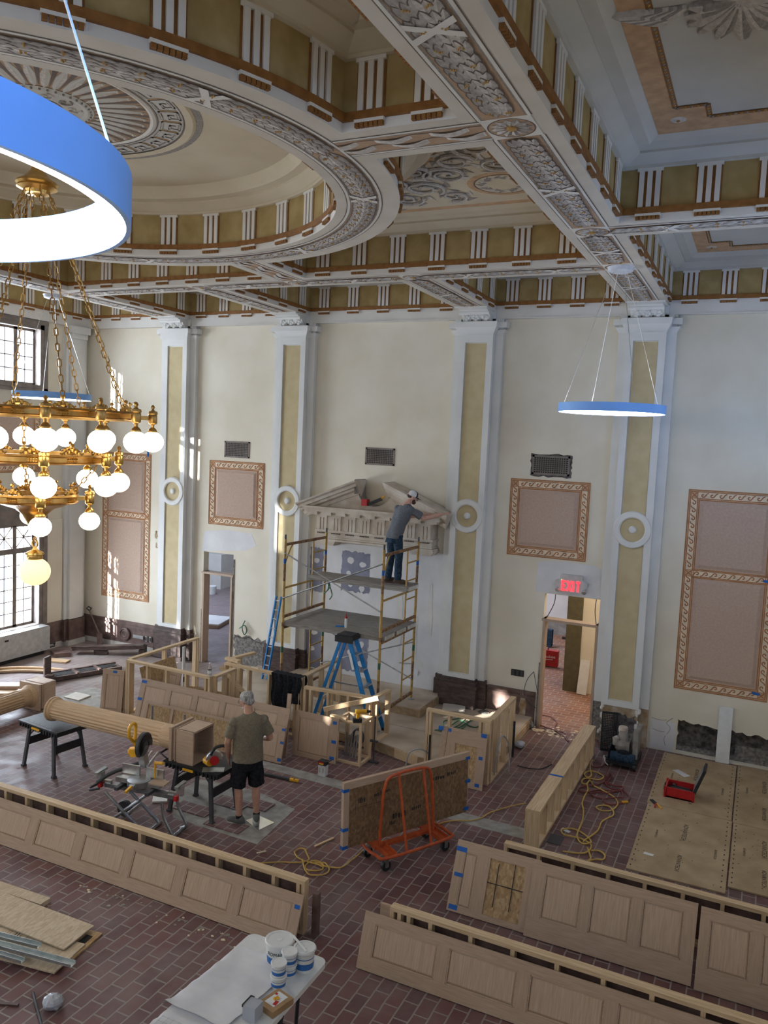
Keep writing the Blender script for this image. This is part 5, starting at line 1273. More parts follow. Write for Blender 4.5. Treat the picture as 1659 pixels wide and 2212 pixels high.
# ------------------------------------------------------------------ scaffold
def scaffold():
    t = thing('scaffold', 'yellow tubular scaffold tower on the platform before the stone pediment', 'scaffold', (-6.63, 12.9, .17))
    x0, x1, y0, y1 = -7.60, -5.66, 12.17, 13.65; zb = {12.17: .17, 13.65: .325}
    for x in (x0, x1):
        [part('frame_rail', MB().bar((x, y0, zz), (x, y1, zz), .044, .044), K['rscaf'], t) for zz in (3.20, 1.90, 1.70, .45)]
        for y in (y0, y1):
            mb = MB(); z = zb[y]
            mb.mat(K['yscaf']).cyl((x, y, z + .03), (x, y, 3.30), .024, n=10); mb.mat(K['dgrey']).cyl((x, y, 3.26), (x, y, 3.38), .018, n=8)
            mb.mat(K['rscaf'])
            for (a, b) in ((.7, 1.05), (1.72, 1.80), (2.55, 2.85)): mb.cyl((x, y, a), (x, y, b), .0245, n=10)
            mb.mat(K['bluetape']).cyl((x, y, 2.86), (x, y, 2.95), .0247, n=10); mb.mat(K['gcord']).cyl((x, y, 1.25), (x, y, 1.36), .0247, n=10)
            part('leg', mb, None, t, smooth=True)
            mb = MB(); mb.cyl((x, y, z + .003), (x, y, z + .15), .017, n=8).lathe([(0, z + .004), (.06, z + .004), (.06, z + .012), (.02, z + .014)], (x, y, 0), 12); part('base_jack', mb, K['steel'], t)
        mb = MB(); ym = y1 - .48
        mb.cyl((x, ym, .47), (x, ym, 1.69), .017, n=8).cyl((x, ym, 1.92), (x, ym, 3.19), .017, n=8)
        for z in (.80, 1.15, 1.48, 2.28, 2.62, 2.95): mb.cyl((x, ym, z), (x, y1, z), .014, n=8)
        part('ladder_rungs', mb, K['yscaf'], t, smooth=True)
        # knee brace arch
        part('knee_brace', MB().tube(bez([(x, y0, 2.85), (x, y0 + .18, 3.12), (x, y0 + .3, 3.2)], 4), .014, 6), K['yscaf'], t)
    def X(y, za, zb_, off):
        mb = MB(); mb.tube([(x0, y - off, za), (x1, y - off, zb_)], .013, 8).tube([(x0, y - off - .02, zb_), (x1, y - off - .02, za)], .013, 8); part('cross_brace', mb, K['steel'], t, smooth=True)
    X(y0, 3.06, 2.24, .03)
    X(y1, 1.42, .72, .03)
    for k, yy in enumerate((12.43, 12.93, 13.41)):
        mb = MB(); mb.mat(K['greyx']).bx(x0 - .04, x1 + .04, yy - .235, yy + .235, 1.765, 1.80); mb.mat(K['greyx']).bx(x0 - .03, x1 + .03, yy - .235, yy - .21, 1.73, 1.765).bx(x0 - .03, x1 + .03, yy + .21, yy + .235, 1.73, 1.765); mb.mat(K['alu']).bx(x1 + .03, x1 + .055, yy - .2, yy + .2, 1.735, 1.80)
        solo('scaffold_plank', mb, None, ('front', 'middle', 'back')[k] + ' plank of the lower grey scaffold deck, counted from the camera', 'plank', 'grey scaffold deck planks')
    mb = MB(); mb.mat(K['greyx']).bx(x0 - .06, x1 + .05, 13.10, 13.62, 2.49, 2.53).bx(x0 - .05, x1 + .04, 13.10, 13.13, 2.44, 2.49).bx(x0 - .05, x1 + .04, 13.59, 13.62, 2.44, 2.49); mb.mat(K['alu']).bx(x1 + .05, x1 + .07, 13.14, 13.58, 2.45, 2.52)
    solo('scaffold_plank', mb, None, 'upper grey scaffold deck on which the man in the cap stands', 'plank', 'grey scaffold deck planks')
    # crossbars carrying the upper plank
    mb = MB(); mb.cyl((x0, y0, 2.42), (x0, y1, 2.42), .02, n=8).cyl((x1, y0, 2.42), (x1, y1, 2.42), .02, n=8); part('deck_bearer', mb, K['yscaf'], t, smooth=True)
scaffold()
t = thing('caulk_tube', 'caulk tube standing on the lower scaffold deck', 'tube', (-6.47, 12.45, 1.80)); part('tube', MB().cyl((-6.47, 12.45, 1.802), (-6.47, 12.45, 1.97), .025), K['wplast'], t, smooth=True); part('cap', MB().cyl((-6.47, 12.45, 1.97), (-6.47, 12.45, 2.0), .025).cyl((-6.47, 12.45, 2.0), (-6.47, 12.45, 2.06), .012, .004), K['red'], t, smooth=True)
solo('blue_pliers', MB().bar((-6.66, 12.42, 1.81), (-6.52, 12.5, 1.81), .03, .02).bar((-6.66, 12.46, 1.81), (-6.54, 12.49, 1.81), .02, .02), K['blue'], 'blue handled tool lying beside the caulk tube', 'tool')
wire([(-7.55, 13.7, 2.36), (-7.5, 13.62, 2.2), (-7.58, 13.6, 2.1), (-7.45, 13.6, 2.25), (-7.52, 13.6, 2.4), (-7.4, 13.6, 2.12), (-7.45, 13.6, 2.0)], .012, 'gcord', 'green cord knotted on the back left leg of the scaffold', 'cord', 'cord')
def stepladder():
    t = thing('step_ladder', 'blue fibreglass step ladder with black top below the scaffold deck', 'ladder', (-6.1, 12.0, .17))
    xt, zt = -6.20, 1.76; n, f = (11.85, 12.27), (11.90, 12.12)
    def rail(y0, y1, xb, zb_, mt='blue', w=.03, d=.075): return MB().bar((xb, y0, zb_), (xt + (.09 if xb > xt else -.06), y1, zt), w, d, (1, 0, 0))
    for k in (0, 1):
        part('front_rail', rail(n[k], f[k], -5.56, .18), K['blue'], t); part('rear_rail', rail(n[k] + (.04 if k == 0 else -.04), f[k], -6.78, .18, d=.05), K['blue'], t)
        part('foot', MB().box((-5.555, n[k], .195), (.09, .04, .045)), K['blackp'], t)
        part('foot', MB().box((-6.785, n[k], .195), (.07, .04, .045)), K['blackp'], t)
    for i in range(1, 6):
        u = i / 6; x = -5.56 + (xt + .09 + 5.56) * u; z = .18 + (zt - .18) * u; a = n[0] + (f[0] - n[0]) * u; b = n[1] + (f[1] - n[1]) * u
        part('step', MB().bx(x - .045, x + .045, a, b, z - .012, z + .012), K['alu'], t)
    for u in (.3, .6):
        x = -6.78 + (xt - .06 + 6.78) * u; z = .18 + (zt - .18) * u; part('rear_brace', MB().bx(x - .012, x + .012, n[0] + .04, n[1] - .04, z - .012, z + .012), K['alu'], t)
    for k in (0, 1): part('spreader', MB().bar((-6.57, n[k], .86), (-5.82, n[k], .86), .012, .025), K['alu'], t)
    part('top_cap', MB().bx(xt - .15, xt + .17, 11.86, 12.16, zt - .02, zt + .05).bx(xt - .13, xt + .15, 11.88, 12.14, zt + .05, zt + .07).bx(xt - .16, xt + .18, 11.85, 11.87, zt - .06, zt + .05), K['blackp'], t)
    part('label_sticker', MB().bar((-5.98, 11.84, 1.27), (-6.07, 11.857, 1.53), .004, .045, (1, 0, 0)), K['wplast'], t)
stepladder()
def extladder():
    t = thing('extension_ladder', 'narrow blue ladder leaning on the second pilaster left of the scaffold', 'ladder', (-8.85, 13.65, 0))
    for k, dx in enumerate((-.06, .06)): part('rail', MB().bar((-8.88 + dx, 13.60, .17), (-8.92 + dx, 14.10, 1.80), .025, .05, (0, 1, 0)), K['blue'], t)
    for i in range(9):
        u = (i + .5) / 9; part('rung', MB().cyl((-8.94 - .04 * u, 13.60 + .5 * u, .17 + 1.63 * u), (-8.82 - .04 * u, 13.60 + .5 * u, .17 + 1.63 * u), .016, n=8), K['alu'], t)
extladder()
# shirt over the frame
def shirt():
    mb = MB(); nx, nz = 26, 22; r = random.Random(8); P = []
    for side in (-1, 1):
        for i in range(nx + 1):
            for j in range(nz + 1):
                u = i / nx; v = j / nz; x = -7.40 + .60 * u; hem = .66 - .26 * u * u - .07 * math.sin(11 * u) * u if side < 0 else .40
                z = 1.068 - v * hem; yc = 11.62
                fold = .025 * math.sin(u * 19 + 2 * v) * (.25 + v) + .012 * math.sin(u * 41 - 3 * v)
                y = yc + side * (.085 + .03 * v * (1 - v)) + fold
                x += .06 * v * (.5 - u) + .02 * math.sin(7 * v)
                P.append((x, y, z))
    m = (nz + 1); fs = []
    for s in (0, 1):
        o = s * (nx + 1) * m
        for i in range(nx):
            for j in range(nz): fs.append((o + i * m + j, o + i * m + j + 1, o + (i + 1) * m + j + 1, o + (i + 1) * m + j))
    o = (nx + 1) * m
    for i in range(nx): fs.append((i * m, (i + 1) * m, o + (i + 1) * m, o + i * m))
    mb.add(P, fs); solo('black_shirt', mb, K['blackcloth'], 'black shirt draped over the frame in front of the scaffold', 'shirt', smooth=True)
shirt()
t = thing('water_bottle', 'clear plastic water bottle on the enclosure frame corner', 'bottle', (-8.22, 10.90, 1.02))
part('bottle', MB().lathe([(0, 1.022), (.034, 1.024), (.036, 1.06), (.032, 1.10), (.036, 1.14), (.034, 1.17), (.014, 1.215), (.013, 1.235)], (-8.22, 10.90, 0), 18), K['clear'], t, smooth=True); part('cap', MB().cyl((-8.22, 10.9, 1.235), (-8.22, 10.9, 1.255), .015), K['wplast'], t); part('label', MB().lathe([(.0365, 1.075), (.0345, 1.10), (.0365, 1.13)], (-8.22, 10.9, 0), 18), K['wplast'], t)
def drill(x, y, z, rz, label):
    T = placeM((x, y, z), rz); t = thing('cordless_drill', label, 'drill', M=T)
    part('body', MB().cyl((-.10, 0, .17), (.07, 0, .17), .035).bar((-.05, 0, .16), (-.07, 0, .06), .035, .045, (1, 0, 0)), K['yellow'], t, smooth=True, local=True)
    part('chuck', MB().cyl((.07, 0, .17), (.14, 0, .17), .028, .018), K['blackp'], t, smooth=True, local=True); part('battery', MB().bx(-.14, .0, -.04, .04, 0, .06), K['blackp'], t, local=True)
drill(-5.42, 11.10, .702, .6, 'yellow and black cordless drill standing on the small box frame')
t = thing('power_tool', 'red and black cordless tool lying in the scoop of the stone pediment', 'tool', (-6.9, 14.0, 3.83)); part('battery', MB().bx(-7.02, -6.90, 13.94, 14.06, 3.845, 3.97), K['red'], t); part('grip', MB().bar((-6.9, 14.0, 3.87), (-6.62, 14.02, 4.00), .05, .06), K['blackp'], t); part('nose', MB().cyl((-6.66, 14.02, 3.98), (-6.56, 14.02, 4.06), .025, .012), K['yellow'], t)

# ------------------------------------------------------------------ work tables, columns, saws
def worktable(M, label, grp='black folding work tables'):
    t = thing('work_table', label, 'work table', group=grp, M=M); w, d, h = .92, .60, .70
    top = MB(); top.bx(-w / 2, w / 2, -d / 2, d / 2, h - .025, h).bx(-w / 2 + .02, w / 2 - .02, -d / 2 + .02, d / 2 - .02, h - .075, h - .025)
    for k in range(14): top.bx(-w / 2 + .03 + k * .063, -w / 2 + .05 + k * .063, -d / 2 + .0, d / 2, h - .085, h - .03)
    part('top', top, K['blackp'], t, local=True)
    dog = MB()
    for i in range(6):
        for j in range(3): dog.cyl((-w / 2 + .12 + .135 * i, -.2 + .2 * j, h - .001), (-w / 2 + .12 + .135 * i, -.2 + .2 * j, h + .0006), .011, n=8)
    dog.bx(-w / 2 + .05, w / 2 - .05, -d / 2 + .055, -d / 2 + .062, h, h + .0008).bx(-w / 2 + .05, w / 2 - .05, d / 2 - .062, d / 2 - .055, h, h + .0008)
    part('dog_hole_pattern', dog, K['ink'], t, local=True)
    part('handle', MB().bx(-.12, .06, -d / 2 - .012, -d / 2, h - .06, h - .03), K['yellow'], t, local=True, label='yellow handle')
    for sx in (-1, 1):
        for sy in (-1, 1): part('leg', MB().bar((sx * .36, sy * .27, 0.0), (sx * .28, sy * .22, h - .07), .035, .05, (1, 0, 0)).bx(sx * .36 - .03, sx * .36 + .03, sy * .27 - .03, sy * .27 + .03, .001, .03), K['dgrey'], t, local=True)
        part('leg_panel', MB().bx(sx * .315 - .012, sx * .315 + .012, -.24, .24, .33, .45), K['blackp'], t, local=True)
    for sy in (-1, 1): part('brace_strut', MB().tube([(-.30, sy * .22, .48), (-.14, sy * .20, h - .07)], .01, 6).tube([(.30, sy * .22, .48), (.14, sy * .20, h - .07)], .01, 6), K['dgrey'], t, local=True)
    return t
worktable(placeM((-9.36, 8.66, 0), -.12), 'black folding work table under the left end of the fluted column')
WT = worktable(placeM((-6.56, 8.64, 0), -.03), 'black folding work table under the column capital and circular saw')
part('side_rail', MB().tube([(-7.02, 8.42, .70), (-7.16, 8.45, .74), (-7.20, 8.85, .74), (-7.05, 8.88, .70)], .013, 6), K['blackp'], WT)
def fluted(x0, x1, y, z, r0, r1, label, M=None, short=False):
    """fluted column lying along +x: round base at x0, square capital at x1"""
    t = thing('fluted_column', label, 'column', group='fluted timber columns', M=M or Matrix.Translation((x0, y, z)))
    L = x1 - x0; nf = 20; sh = MB(); vs = []; fs = []; per = nf * 6
    secs = [(.10, 0), (.14, 1), (L - .26, 1), (L - .22, 0), (L - .04, 0)]
    for s, fl_ in secs:
        rr = r0 + (r1 - r0) * s / L
        for k in range(per):
            a = 2 * PI * k / per; ph = (k % 6) / 6; d = max(0, math.sin(PI * (ph - .1) / .8)) if .1 < ph < .9 else 0
            q = rr * (1 - .075 * d * fl_); vs.append((s, q * math.cos(a), q * math.sin(a)))
    for i in range(len(secs) - 1):
        for k in range(per): l = (k + 1) % per; fs.append((i * per + k, i * per + l, (i + 1) * per + l, (i + 1) * per + k))
    sh.add(vs, fs); part('shaft', sh, K['column'], t, local=True)
    ax = Matrix(((0, 0, 1), (0, 1, 0), (-1, 0, 0)))
    part('base_ring', MB().lathe([(0, 0), (r0 + .015, 0), (r0 + .03, .015), (r0 + .03, .04), (r0 + .012, .05), (r0 + .02, .065), (r0 + .02, .085), (r0, .10)], (0, 0, 0), 40, ax), K['column'], t, smooth=True, local=True)
    c = MB(); c.lathe([(r1, L - .05), (r1 + .02, L - .03), (r1 + .045, L - .0), (r1 + .05, L + .015), (0, L + .015)], (0, 0, 0), 40, ax); part('neck_ring', c, K['column'], t, smooth=True, local=True)
    s = r1 + .055; c = MB(); c.mat(K['oakx'])
    c.bx(L + .01, L + .05, -s - .02, s + .02, -s - .02, s + .02).bx(L + .05, L + .11, -s + .012, s - .012, -s + .012, s - .012).bx(L + .085, L + .10, -s - .005, s + .005, -s - .005, s + .005).bx(L + .11, L + .135, -s + .0, s - .0, -s, s)
    # open box
    c.bx(L + .135, L + .40, -s - .01, -s + .015, -s - .01, s + .01).bx(L + .135, L + .40, s - .015, s + .01, -s - .01, s + .01).bx(L + .135, L + .40, -s, s, -s - .01, -s + .015).bx(L + .135, L + .40, -s, s, s - .015, s + .01)
    c.mat(K['oakdz']).bx(L + .145, L + .15, -s + .015, s - .015, -s + .015, s - .015)
    part('capital_box', c, None, t, local=True)
    return t
fluted(0, 2.36, 0, 0, .150, .165, 'fluted timber column lying across the two work tables', placeM((-9.33, 8.58, .925), .015))
fluted(0, 2.6, 0, 0, .155, .165, 'second fluted column lying on the floor at the left edge', placeM((-11.64, 7.62, .245), PI / 2 + .02))
def box_rail(): pass
def circular_saw():
    t = thing('circular_saw', 'yellow circular saw with red blade resting on the right work table', 'saw', (-6.24, 8.5, .70)); c = (-6.25, 8.44, .84)
    ax = Matrix.Rotation(math.radians(35), 3, 'Z') @ Matrix(((1, 0, 0), (0, 0, -1), (0, 1, 0)))
    part('blade', MB().lathe([(0, .03), (.062, .03), (.062, .034), (0, .034)], c, 28, ax), K['red'], t, label='red saw blade')
    part('upper_guard', MB().lathe([(.0, .0), (.105, .0), (.115, -.02), (.115, -.055), (.0, -.055)], c, 28, ax, .0, PI * 1.05), K['alu'], t, smooth=True)
    part('motor', MB().cyl((-6.30, 8.42, .80), (-6.40, 8.46, .80), .055), K['yellow'], t, smooth=True)
    part('handle', MB().tube(bez([(-6.30, 8.42, .90), (-6.25, 8.46, 1.0), (-6.16, 8.52, 1.02), (-6.12, 8.56, .97)], 4), .022, 8), K['blackp'], t, smooth=True)
    part('battery', MB().box((-6.14, 8.58, 1.02), (.08, .11, .09), Matrix.Rotation(.5, 3, 'Z')), K['yellow'], t)
    part('shoe_plate', MB().box((-6.25, 8.42, .712), (.28, .14, .008), Matrix.Rotation(.55, 3, 'Z')), K['galv'], t)
circular_saw()
def mitre():
    s = thing('saw_stand', 'grey folding stand with wheel carrying the mitre saw', 'saw stand', (-6.9, 7.7, 0))
    d = V((1, .16)); d.normalize(); n = V((-d.y, d.x)); C = V((-6.93, 7.80))
    def W(u, v, z): p = C + d * u + n * v; return (p.x, p.y, z)
    part('main_beam', MB().bar(W(-.50, 0, .52), W(.50, 0, .52), .09, .05), K['steel'], s)
    for sg in (-1, 1):
        part('support_arm', MB().bar(W(sg * .42, .0, .56), W(sg * .62, 0, .56), .05, .03).bx(*(lambda p: (p[0] - .035, p[0] + .035, p[1] - .035, p[1] + .035, .56, .67))(W(sg * .58, 0, 0))), K['alu'], s)
        part('roller_head', MB().bar(W(sg * .58, -.11, .68), W(sg * .58, .11, .68), .05, .03), K['galv'], s)
        part('clamp_lever', MB().box(W(sg * .55, -.05, .52), (.05, .05, .06)), K['red'], s)
    part('mounting_bracket', MB().bar(W(-.22, -.2, .575), W(-.22, .2, .575), .05, .04).bar(W(.22, -.2, .575), W(.22, .2, .575), .05, .04), K['dgrey'], s)
    for v in (-.17, .17):
        part('leg', MB().tube([W(-.40, v, .50), W(.16, v, .06), W(.18, v, .02)], .021, 8), K['steel'], s, smooth=True)
        part('leg', MB().tube(bez([W(.42, v, .50), W(.46, v, .30), W(.58, v, .08), W(.50, v, .02)], 5), .021, 8), K['steel'], s, smooth=True)
        part('leg', MB().tube([W(.10, v, .46), W(-.36, v, .10)], .018, 8), K['steel'], s, smooth=True)
    for u, v, z in ((.18, .22, .022), (.53, .24, .022), (-.08, .17, .25)): part('cross_bar', MB().tube([W(u, -v, z), W(u, v, z)], .021, 8), K['steel'], s, smooth=True)
    for v in (-.22, .22):
        p = W(-.36, v, .115); ax = Matrix((( n.x, d.x, 0), (n.y, d.y, 0), (0, 0, 1))) @ Matrix(((0, 0, 1), (1, 0, 0), (0, 1, 0)))
        part('wheel', MB().lathe([(0, -.02), (.08, -.022), (.105, -.025), (.11, 0), (.105, .025), (.08, .022), (0, .02)], p, 24, ax), K['dgrey'], s, smooth=True)
    part('transport_handle', MB().tube(bez([W(-.52, -.12, .50), W(-.66, -.12, .46), W(-.72, 0, .44), W(-.66, .12, .46), W(-.52, .12, .50)], 4), .016, 8), K['blackp'], s, smooth=True)
    t = thing('mitre_saw', 'yellow sliding mitre saw with raised head and dark blade guard', 'saw', W(0, 0, .6))
    part('base_casting', MB().bar(W(-.32, .02, .635), W(.32, .02, .635), .16, .06).bar(W(0, -.2, .63), W(0, .1, .63), .07, .05), K['alu'], t)
    part('turntable', MB().lathe([(0, .60), (.15, .60), (.15, .672), (.13, .68), (0, .68)], W(0, -.02, 0), 28), K['steel'], t, smooth=True)
    for sg in (-1, 1): part('fence', MB().bar(W(sg * .05, .07, .74), W(sg * .30, .07, .74), .025, .12).bar(W(sg * .1, .1, .71), W(sg * .2, .1, .71), .04, .05), K['alu'], t)
    part('mitre_lever', MB().bar(W(0, -.2, .64), W(0, -.32, .62), .03, .03), K['yellow'], t)
    part('table_extension', MB().bar(W(.18, -.02, .67), W(.40, -.02, .67), .14, .02), K['oakx'], t)
    part('slide_rails', MB().cyl(W(-.05, .10, .80), W(-.12, .46, .84), .017).cyl(W(.04, .10, .80), W(-.03, .46, .84), .017), K['alu'], t, smooth=True)
    part('arm', MB().bar(W(-.03, .14, .78), W(-.05, .10, 1.02), .08, .10, (1, 0, 0)).bar(W(-.04, .1, 1.0), W(.0, -.02, 1.12), .06, .09, (1, 0, 0)), K['alu'], t)
    axm = Matrix(((d.x, n.x, 0), (d.y, n.y, 0), (0, 0, 1))) @ Matrix(((0, 0, 1), (1, 0, 0), (0, 1, 0)))
    g = W(.06, -.03, 1.13)
    part('blade_guard', MB().lathe([(.0, -.03), (.15, -.03), (.165, -.02), (.165, .02), (.15, .03), (.0, .03)], g, 32, axm, -.3, PI * 1.25), K['dgrey'], t, smooth=True)
    part('lower_guard', MB().lathe([(.06, .032), (.145, .032), (.145, .038), (.06, .038)], g, 32, axm), K['clear'], t)
    part('blade', MB().lathe([(0, -.002), (.14, -.002), (.14, .002), (0, .002)], g, 36, axm), K['steel'], t)
    part('motor', MB().cyl(W(.0, .04, 1.02), W(-.17, .05, .98), .062).bar(W(-.04, .04, 1.01), W(-.14, .05, .99), .15, .10).cyl(W(-.17, .05, .98), W(-.20, .05, .97), .058, .035), K['yellow'], t, smooth=True)
    part('handle', MB().tube(bez([W(-.06, -.06, 1.17), W(-.08, -.13, 1.25), W(-.08, -.14, 1.37), W(-.08, -.05, 1.40), W(-.08, .0, 1.36), W(-.07, -.02, 1.24), W(-.06, -.06, 1.17)], 4), .021, 8).bar(W(-.05, .02, 1.06), W(-.07, -.06, 1.20), .045, .06, (1, 0, 0)), K['yellow'], t, smooth=True)
    part('dust_hose', MB().tube(bez([W(-.10, .2, .80), W(-.3, .12, .72), W(-.45, .0, .66), W(-.58, -.08, .56)], 5), .028, 10), K['dgrey'], t, smooth=True)
    part('clamp_screw', MB().cyl(W(.2, .02, .70), W(.2, .02, .92), .012).cyl(W(.2, .02, .9), W(.34, -.02, .93), .02), K['yellow'], t, smooth=True)
mitre()
# ------------------------------------------------------------------ cart with strand board panel
def cart():
    a = math.radians(61); d = V((math.cos(a), math.sin(a))); n = V((d.y, -d.x)); C = V((-3.70, 8.97))
    def W(u, v, z): p = C + d * u + n * v; return (p.x, p.y, z)
    t = thing('drywall_cart', 'orange drywall cart holding a large strand board backed panel', 'cart', (C.x, C.y, 0))
    base = MB(); base.tube(bez([W(-.46, -.20, .19), W(-.56, -.10, .19), W(-.56, .16, .19), W(-.46, .28, .19), W(.46, .28, .19), W(.56, .16, .19), W(.56, -.10, .19), W(.46, -.20, .19)], 5, True), .02, 8, closed=True); part('base_hoop', base, K['orange'], t, smooth=True)
    part('deck_rail', MB().bar(W(-.48, -.02, .19), W(.48, -.02, .19), .08, .035).bar(W(-.48, -.20, .19), W(.48, -.20, .19), .05, .03), K['orange'], t)
    for u in (-.40, .40): part('cross_channel', MB().bar(W(u, -.20, .18), W(u, .28, .18), .12, .03).bar(W(u - .06, .0, .21), W(u - .06, .26, .20), .008, .05).bar(W(u + .06, .0, .21), W(u + .06, .26, .20), .008, .05), K['orange'], t)
    up = MB(); up.tube(bez([W(-.42, .02, .21), W(-.40, .01, .6), W(-.36, .0, .93), W(-.24, .0, 1.05), W(.24, .0, 1.05), W(.36, .0, .93), W(.40, .01, .6), W(.42, .02, .21)], 6), .02, 8); part('upright_hoop', up, K['orange'], t, smooth=True)
    for u in (-.16, .22): part('brace_tube', MB().tube([W(u - .03, .27, .20), W(u, .01, 1.05)], .018, 8), K['orange'], t, smooth=True)
    for u in (-.46, .46):
        for v in (-.16, .22):
            w = MB(); ax = Matrix(((d.x, n.x, 0), (d.y, n.y, 0), (0, 0, 1))) @ Matrix(((1, 0, 0), (0, 0, -1), (0, 1, 0)))
            w.lathe([(0, -.018), (.05, -.02), (.062, -.022), (.066, 0), (.062, .022), (.05, .02), (0, .018)], W(u, v, .067), 20, ax); wh = part('caster_wheel', w, K['blackp'], t, smooth=True)
            part('caster_fork', MB().bar(W(u, v - .03, .10), W(u, v + .03, .10), .05, .10), K['steel'], t)
    a2 = math.atan2(1.75, .97); T = Matrix.Translation((-4.235, 8.275, .215)) @ Matrix.Rotation(a2, 4, 'Z') @ Matrix.Rotation(-.03, 4, 'X')
    o = thing('strand_board_sheet', 'large panel on the orange cart with brown strand board back and taped edges', 'panel', M=T); L, H = 2.0, .82
    part('board', MB().bx(.08, L - .02, -.012, .0, .0, H - .09), K['osbdark'], o, local=True)
    part('oak_face', MB().bx(0, L, .0, .03, 0, H), K['oakdx'], o, local=True)
    part('edge_rail', MB().bx(0, L, -.02, .0, H - .09, H), K['oakx'], o, local=True); part('end_stile', MB().bx(0, .08, -.02, 0, 0, H - .09), K['oakz'], o, local=True)
    mk = MB(); r = random.Random(5)
    for (x, z, w, h) in ((.22, .52, .10, .07), (.45, .55, .12, .06), (.62, .57, .08, .05), (.74, .20, .22, .07), (1.05, .24, .16, .06), (1.38, .55, .20, .07), (1.62, .57, .16, .05), (.70, .13, .10, .05)):
        for k in range(5):
            u = x + w * k / 5; mk.bx(u, u + w / 5 * r.uniform(.35, .8), -.0135, -.012, z, z + h * r.uniform(.4, 1)).bx(u, u + w / 6, -.0135, -.012, z + h * .45, z + h * .55)
    mk.bx(.18, .70, -.0135, -.012, .47, .474).bx(.18, .184, -.0135, -.012, .40, .62)
    part('printed_marks', mk, K['ink'], o, local=True)
    for (x, z) in ((0, H - .12), (0, .22), (0, .0), (L - .07, H - .10), (L - .05, .40), (L - .07, .03)): part('tape', MB().bx(x - .004, x + .075, -.023, .032, z, z + .04), K['bluetape'], o, local=True, label='blue masking tape')
cart()

# ------------------------------------------------------------------ lettering helper
def text_mb(txt, size, ext=.0006):
    cu = bpy.data.curves.new('tmp', 'FONT'); cu.body = txt; cu.size = size; cu.extrude = ext; cu.align_x = 'CENTER'; cu.align_y = 'CENTER'; cu.resolution_u = 3
    o = bpy.data.objects.new('tmp', cu); COL.objects.link(o)
    me = bpy.data.meshes.new_from_object(o.evaluated_get(bpy.context.evaluated_depsgraph_get()))
    mb = MB(); mb.add([tuple(v.co) for v in me.vertices], [tuple(p.vertices) for p in me.polygons])
    bpy.data.objects.remove(o); bpy.data.curves.remove(cu); bpy.data.meshes.remove(me); return mb
# ------------------------------------------------------------------ subfloor sheets at the right
for (x0, x1, y0, y1, lb, cat) in ((-1.17, -.04, 9.97, 12.04, 'subfloor sheet on the floor at right, front one of the left pair', 0), (-1.19, -.05, 12.05, 14.28, 'subfloor sheet under the open red toolbox touching the white board', 0), (-.02, .76, 10.15, 12.0, 'subfloor sheet at the right edge, front one of the right pair', 0), (-.03, .76, 12.01, 14.36, 'subfloor sheet at the right edge against the far wall', 0)):
    t = thing('subfloor_sheet', lb, 'sheet material', ((x0 + x1) / 2, (y0 + y1) / 2, 0), 0, 'subfloor sheets on the floor')
    part('sheet', MB().bx(x0, x1, y0, y1, .003, .021), K['advfloor'], t)
    mk = MB(); r = random.Random(int(x0 * 100 + y0 * 7))
    for k in range(14):
        y = y0 + .1 + (y1 - y0 - .2) * k / 13; mk.bx(x0 + .03, x0 + .045, y, y + .03, .021, .0218).bx(x1 - .06, x1 - .045, y, y + .03, .021, .0218)
    for k in range(26): a = r.uniform(x0 + .05, x1 - .1); b = r.uniform(y0 + .05, y1 - .1); mk.bx(a, a + r.uniform(.006, .02), b, b + r.uniform(.006, .015), .021, .0218)
    part('nail_marks', mk, K['ink'], t)
    for (u, v, sz) in ((.5, .22, .075), (.5, .66, .085), (.86, .45, .045), (.2, .55, .04)):
        tm = text_mb('ADVANTECH', sz); tm.xf(Matrix.Translation((x0 + (x1 - x0) * u, y0 + (y1 - y0) * v, .0216)) @ Matrix.Rotation(-PI / 2, 4, 'Z')); part('printed_word', tm, K['ink'], t)
def scrap(pts, z, h, m, name, label, cat, group=None):
    mb = MB(); mb.prism(pts, lambda u, v, d: (u, v, d), z, z + h); return solo(name, mb, K[m], label, cat, group)
scrap([(-.98, 13.52), (-.90, 13.60), (-.70, 13.42), (-.78, 13.32)], .0225, .002, 'paper', 'paper_sheet', 'sheet of white paper lying behind the open red toolbox', 'paper')
scrap([(-1.03, 10.44), (-.91, 10.43), (-.90, 10.49), (-1.02, 10.50)], .0225, .002, 'wplast', 'white_sticker', 'white sticker on the front subfloor sheet', 'sticker')
scrap([(-2.12, 10.60), (-2.0, 10.54), (-1.98, 10.60), (-2.10, 10.66)], .003, .003, 'gbox', 'paper_scrap', 'white scrap inside a loop of the yellow cord tangle', 'paper')
scrap([(-2.20, 10.14), (-2.02, 10.14), (-2.02, 10.40), (-2.20, 10.40)], .004, .004, 'dgrey', 'floor_grate', 'dark square floor grate beside the wide knee wall', 'grate')
scrap([(-5.88, 8.66), (-5.80, 8.86), (-5.52, 8.80), (-5.58, 8.52)], .005, .008, 'mirror', 'metal_plate', 'bright metal plate on the floor under the older man\'s right shoe', 'plate')
scrap([(-11.66, 11.0), (-11.70, 11.33), (-11.31, 11.33), (-11.29, 11.0)], .004, .02, 'soffit', 'floor_cover', 'square pale floor cover behind the lying columns', 'cover')
t = thing('pliers', 'black pliers with red and yellow handles on the subfloor sheet', 'pliers', (-1.05, 12.0, .02)); part('jaws', MB().bar((-1.14, 12.16, .03), (-1.06, 12.04, .03), .05, .015), K['blackp'], t); part('handle', MB().bar((-1.07, 12.05, .03), (-1.06, 11.92, .03), .02, .018), K['red'], t); part('handle', MB().bar((-1.05, 12.05, .03), (-.97, 11.92, .03), .02, .018), K['yellow'], t)
